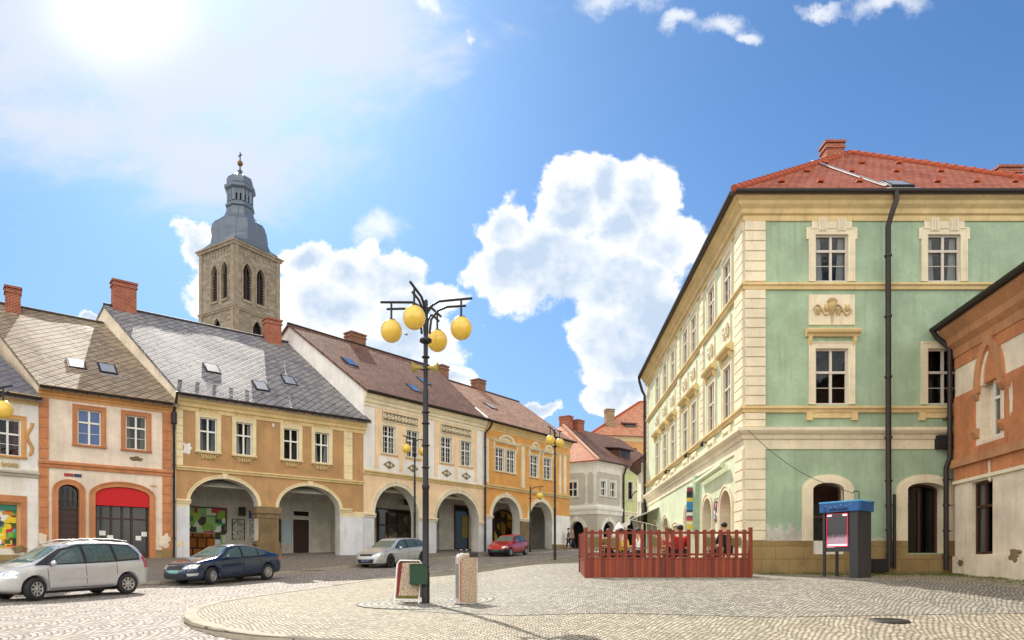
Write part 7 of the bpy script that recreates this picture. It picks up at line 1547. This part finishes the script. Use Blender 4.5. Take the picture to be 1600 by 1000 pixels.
    mb.build('hair', plain('hair_' + hair[1:], hair, .7, var=.2), t)
    mb = MB(); blob(mb, (0, hy + .098, hz_ - .012), (.014, .02, .022), 6); 
    for sx in (-1, 1): blob(mb, (sx * .092, hy + .0, hz_ - .01), (.012, .025, .032), 6)
    mb.build('nose_and_ears', ms, body)
    for sx in (-1, 1): mb = MB(); blob(mb, (sx * .034, hy + .083, hz_ + .012), (.013, .008, .009), 6); mb.build('eye', M['trim'], body)
    mb = MB(); blob(mb, (0, hy + .086, hz_ - .052), (.026, .008, .007), 6); mb.build('mouth', plain('lips', '#9c5248', .5), body)
    return t
person('person in a red jumper with short dark hair sitting with back to the square', (sX(1063, 21.2), 21.2, DZ + .03), 0, True, '#b01c20', '#23232b', '#1a120e')
person('person in red and white leaning over the middle table', (sX(1046, 22.75), 22.75, DZ), R(170), True, '#b5343a', '#2a2d38', '#3a2418', .25, long=True)
person('pink-cheeked person with light hair sitting beside the dark-jacketed guest', (sX(1113, 22.7), 22.7, DZ), R(165), True, '#c9a9a0', '#4a4038', '#a8866a', 0)
person('dark-haired person in a black jacket leaning forward at the right end', (sX(1134, 21.35), 21.35, DZ + .12), R(25), True, '#1b1c22', '#22242c', '#16100d', .1)
person('person in a yellow top sitting at the left table', (sX(972, 22.6), 22.6, DZ), R(150), True, '#d9b428', '#22242c', '#2a1a12', .1)
person('person in dark red with brown hair at the far left of the terrace', (sX(950, 22.75), 22.75, DZ), R(190), True, '#8c1f24', '#2a2a30', '#3a261a', .1)
person('person in a white shirt sitting sideways between the tables', (sX(1001, 22.5), 22.5, DZ), R(100), True, '#d8d6d0', '#23262e', '#20160f', .1)
for px, y, rz, tp, lb in ((888.5, 57.2, R(100), '#5a4a3c', 'person in brown walking by the corner of the orange house'), (895.5, 58.5, R(80), '#8a7868', 'person in pale coat walking behind the one in brown')): person(lb, (sX(px, y), y, ground(sX(px, y), y) + .14), rz, False, tp, '#2a2a30', '#2a1c14')

# ------------------------------------------------------------------ grass at the foot of the walls, wall lamp, bird
rr = random.Random(5); mb = MB(); M['grass'] = plain('sparse_green_grass', '#5f6b2c', .8, var=.3)
def tuft(x, y, n, hh):
    for _ in range(n):
        bx_, by_ = x + rr.gauss(0, .05), y + rr.gauss(0, .05); z_ = ground(bx_, by_) + raise_(bx_, by_); a = rr.random() * 6.28; w_ = .004 + .004 * rr.random(); l_ = hh * (.5 + rr.random()); dx, dy = math.cos(a), math.sin(a)
        mb.add([(bx_ - dy * w_, by_ + dx * w_, z_), (bx_ + dy * w_, by_ - dx * w_, z_), (bx_ + dx * l_ * .5, by_ + dy * l_ * .5, z_ + l_)], [(0, 1, 2)])
for i in range(420):
    x = 7.9 + rr.random() ** .9 * 7.6; lim = 22.75 if x < 14.2 else 22.6 - (x - 14.2) * -0 - max(0, (14.33 - x)) ; y = lim - abs(rr.gauss(0, .45 if x > 10 else .18)) - .05
    if x > 14.2 - .118 * (22.7 - y): x = 14.1 - .118 * (22.7 - y) - abs(rr.gauss(0, .3))
    tuft(x, y, 10, .055)
for i in range(160): x = 14.15 - .118 * (22.6 - (y := 22.5 - rr.random() * 7)) - abs(rr.gauss(0, .35)); tuft(x, y, 10, .05)
for i in range(26): a = rr.random() * 6.28; tuft(LX + (.2 + rr.random() * .9) * math.cos(a), LY + (.2 + rr.random() * .9) * math.sin(a), 6, .03)
for px in range(918, 1172, 9):
    if rr.random() < .35: tuft(sX(px, 20.42), 20.42, 8, .05)
tag(mb.build('grass', M['grass']), 'sparse grass and weeds between the setts along the wall foot', 'grass', kind='stuff')
t = thing('wall_lamp', 'black bracket lamp on the narrow yellow green house', 'lamp', tuple(f5.w(f5.u(984), 0, 0)), f5.rz); zl = EZ + (HOR - 768) / F * f5.w(f5.u(984), 0).y - f5.zb
mb = MB(); mb.tube([(0, 0, zl - .8), (0, -.5, zl - .1), (0, -1.2, zl)], .05, 6); mb.build('bracket', M['black'], t); mb = MB(); mb.lathe([(0, .05), (.3, 0), (.32, -.05), (.05, -.12)], 12, (0, -1.3, zl)); mb.build('lamp_shade', M['black'], t)
by_ = 26.0; t = thing('bird', 'small dark bird flying beside the lamp globes', 'bird', (sX(634.5, by_), by_, EZ + (HOR - 523) / F * by_), R(60))
mb = MB(); mb.tube([(-.10, 0, 0), (-.05, 0, .0), (.0, 0, .005), (.05, 0, .0), (.085, 0, .008), (.10, 0, .005)], [.004, .018, .024, .018, .012, .003], 8)
for sg in (-1, 1): mb.add([(.03, 0, .01), (-.02, 0, .01), (-.045, sg * .15, .05), (.0, sg * .09, .045)], [(0, 1, 2, 3), (3, 2, 1, 0)])
mb.add([(-.08, 0, 0), (-.15, .02, 0), (-.15, -.02, 0)], [(0, 1, 2), (2, 1, 0)]); mb.build('body', M['trim'], t)
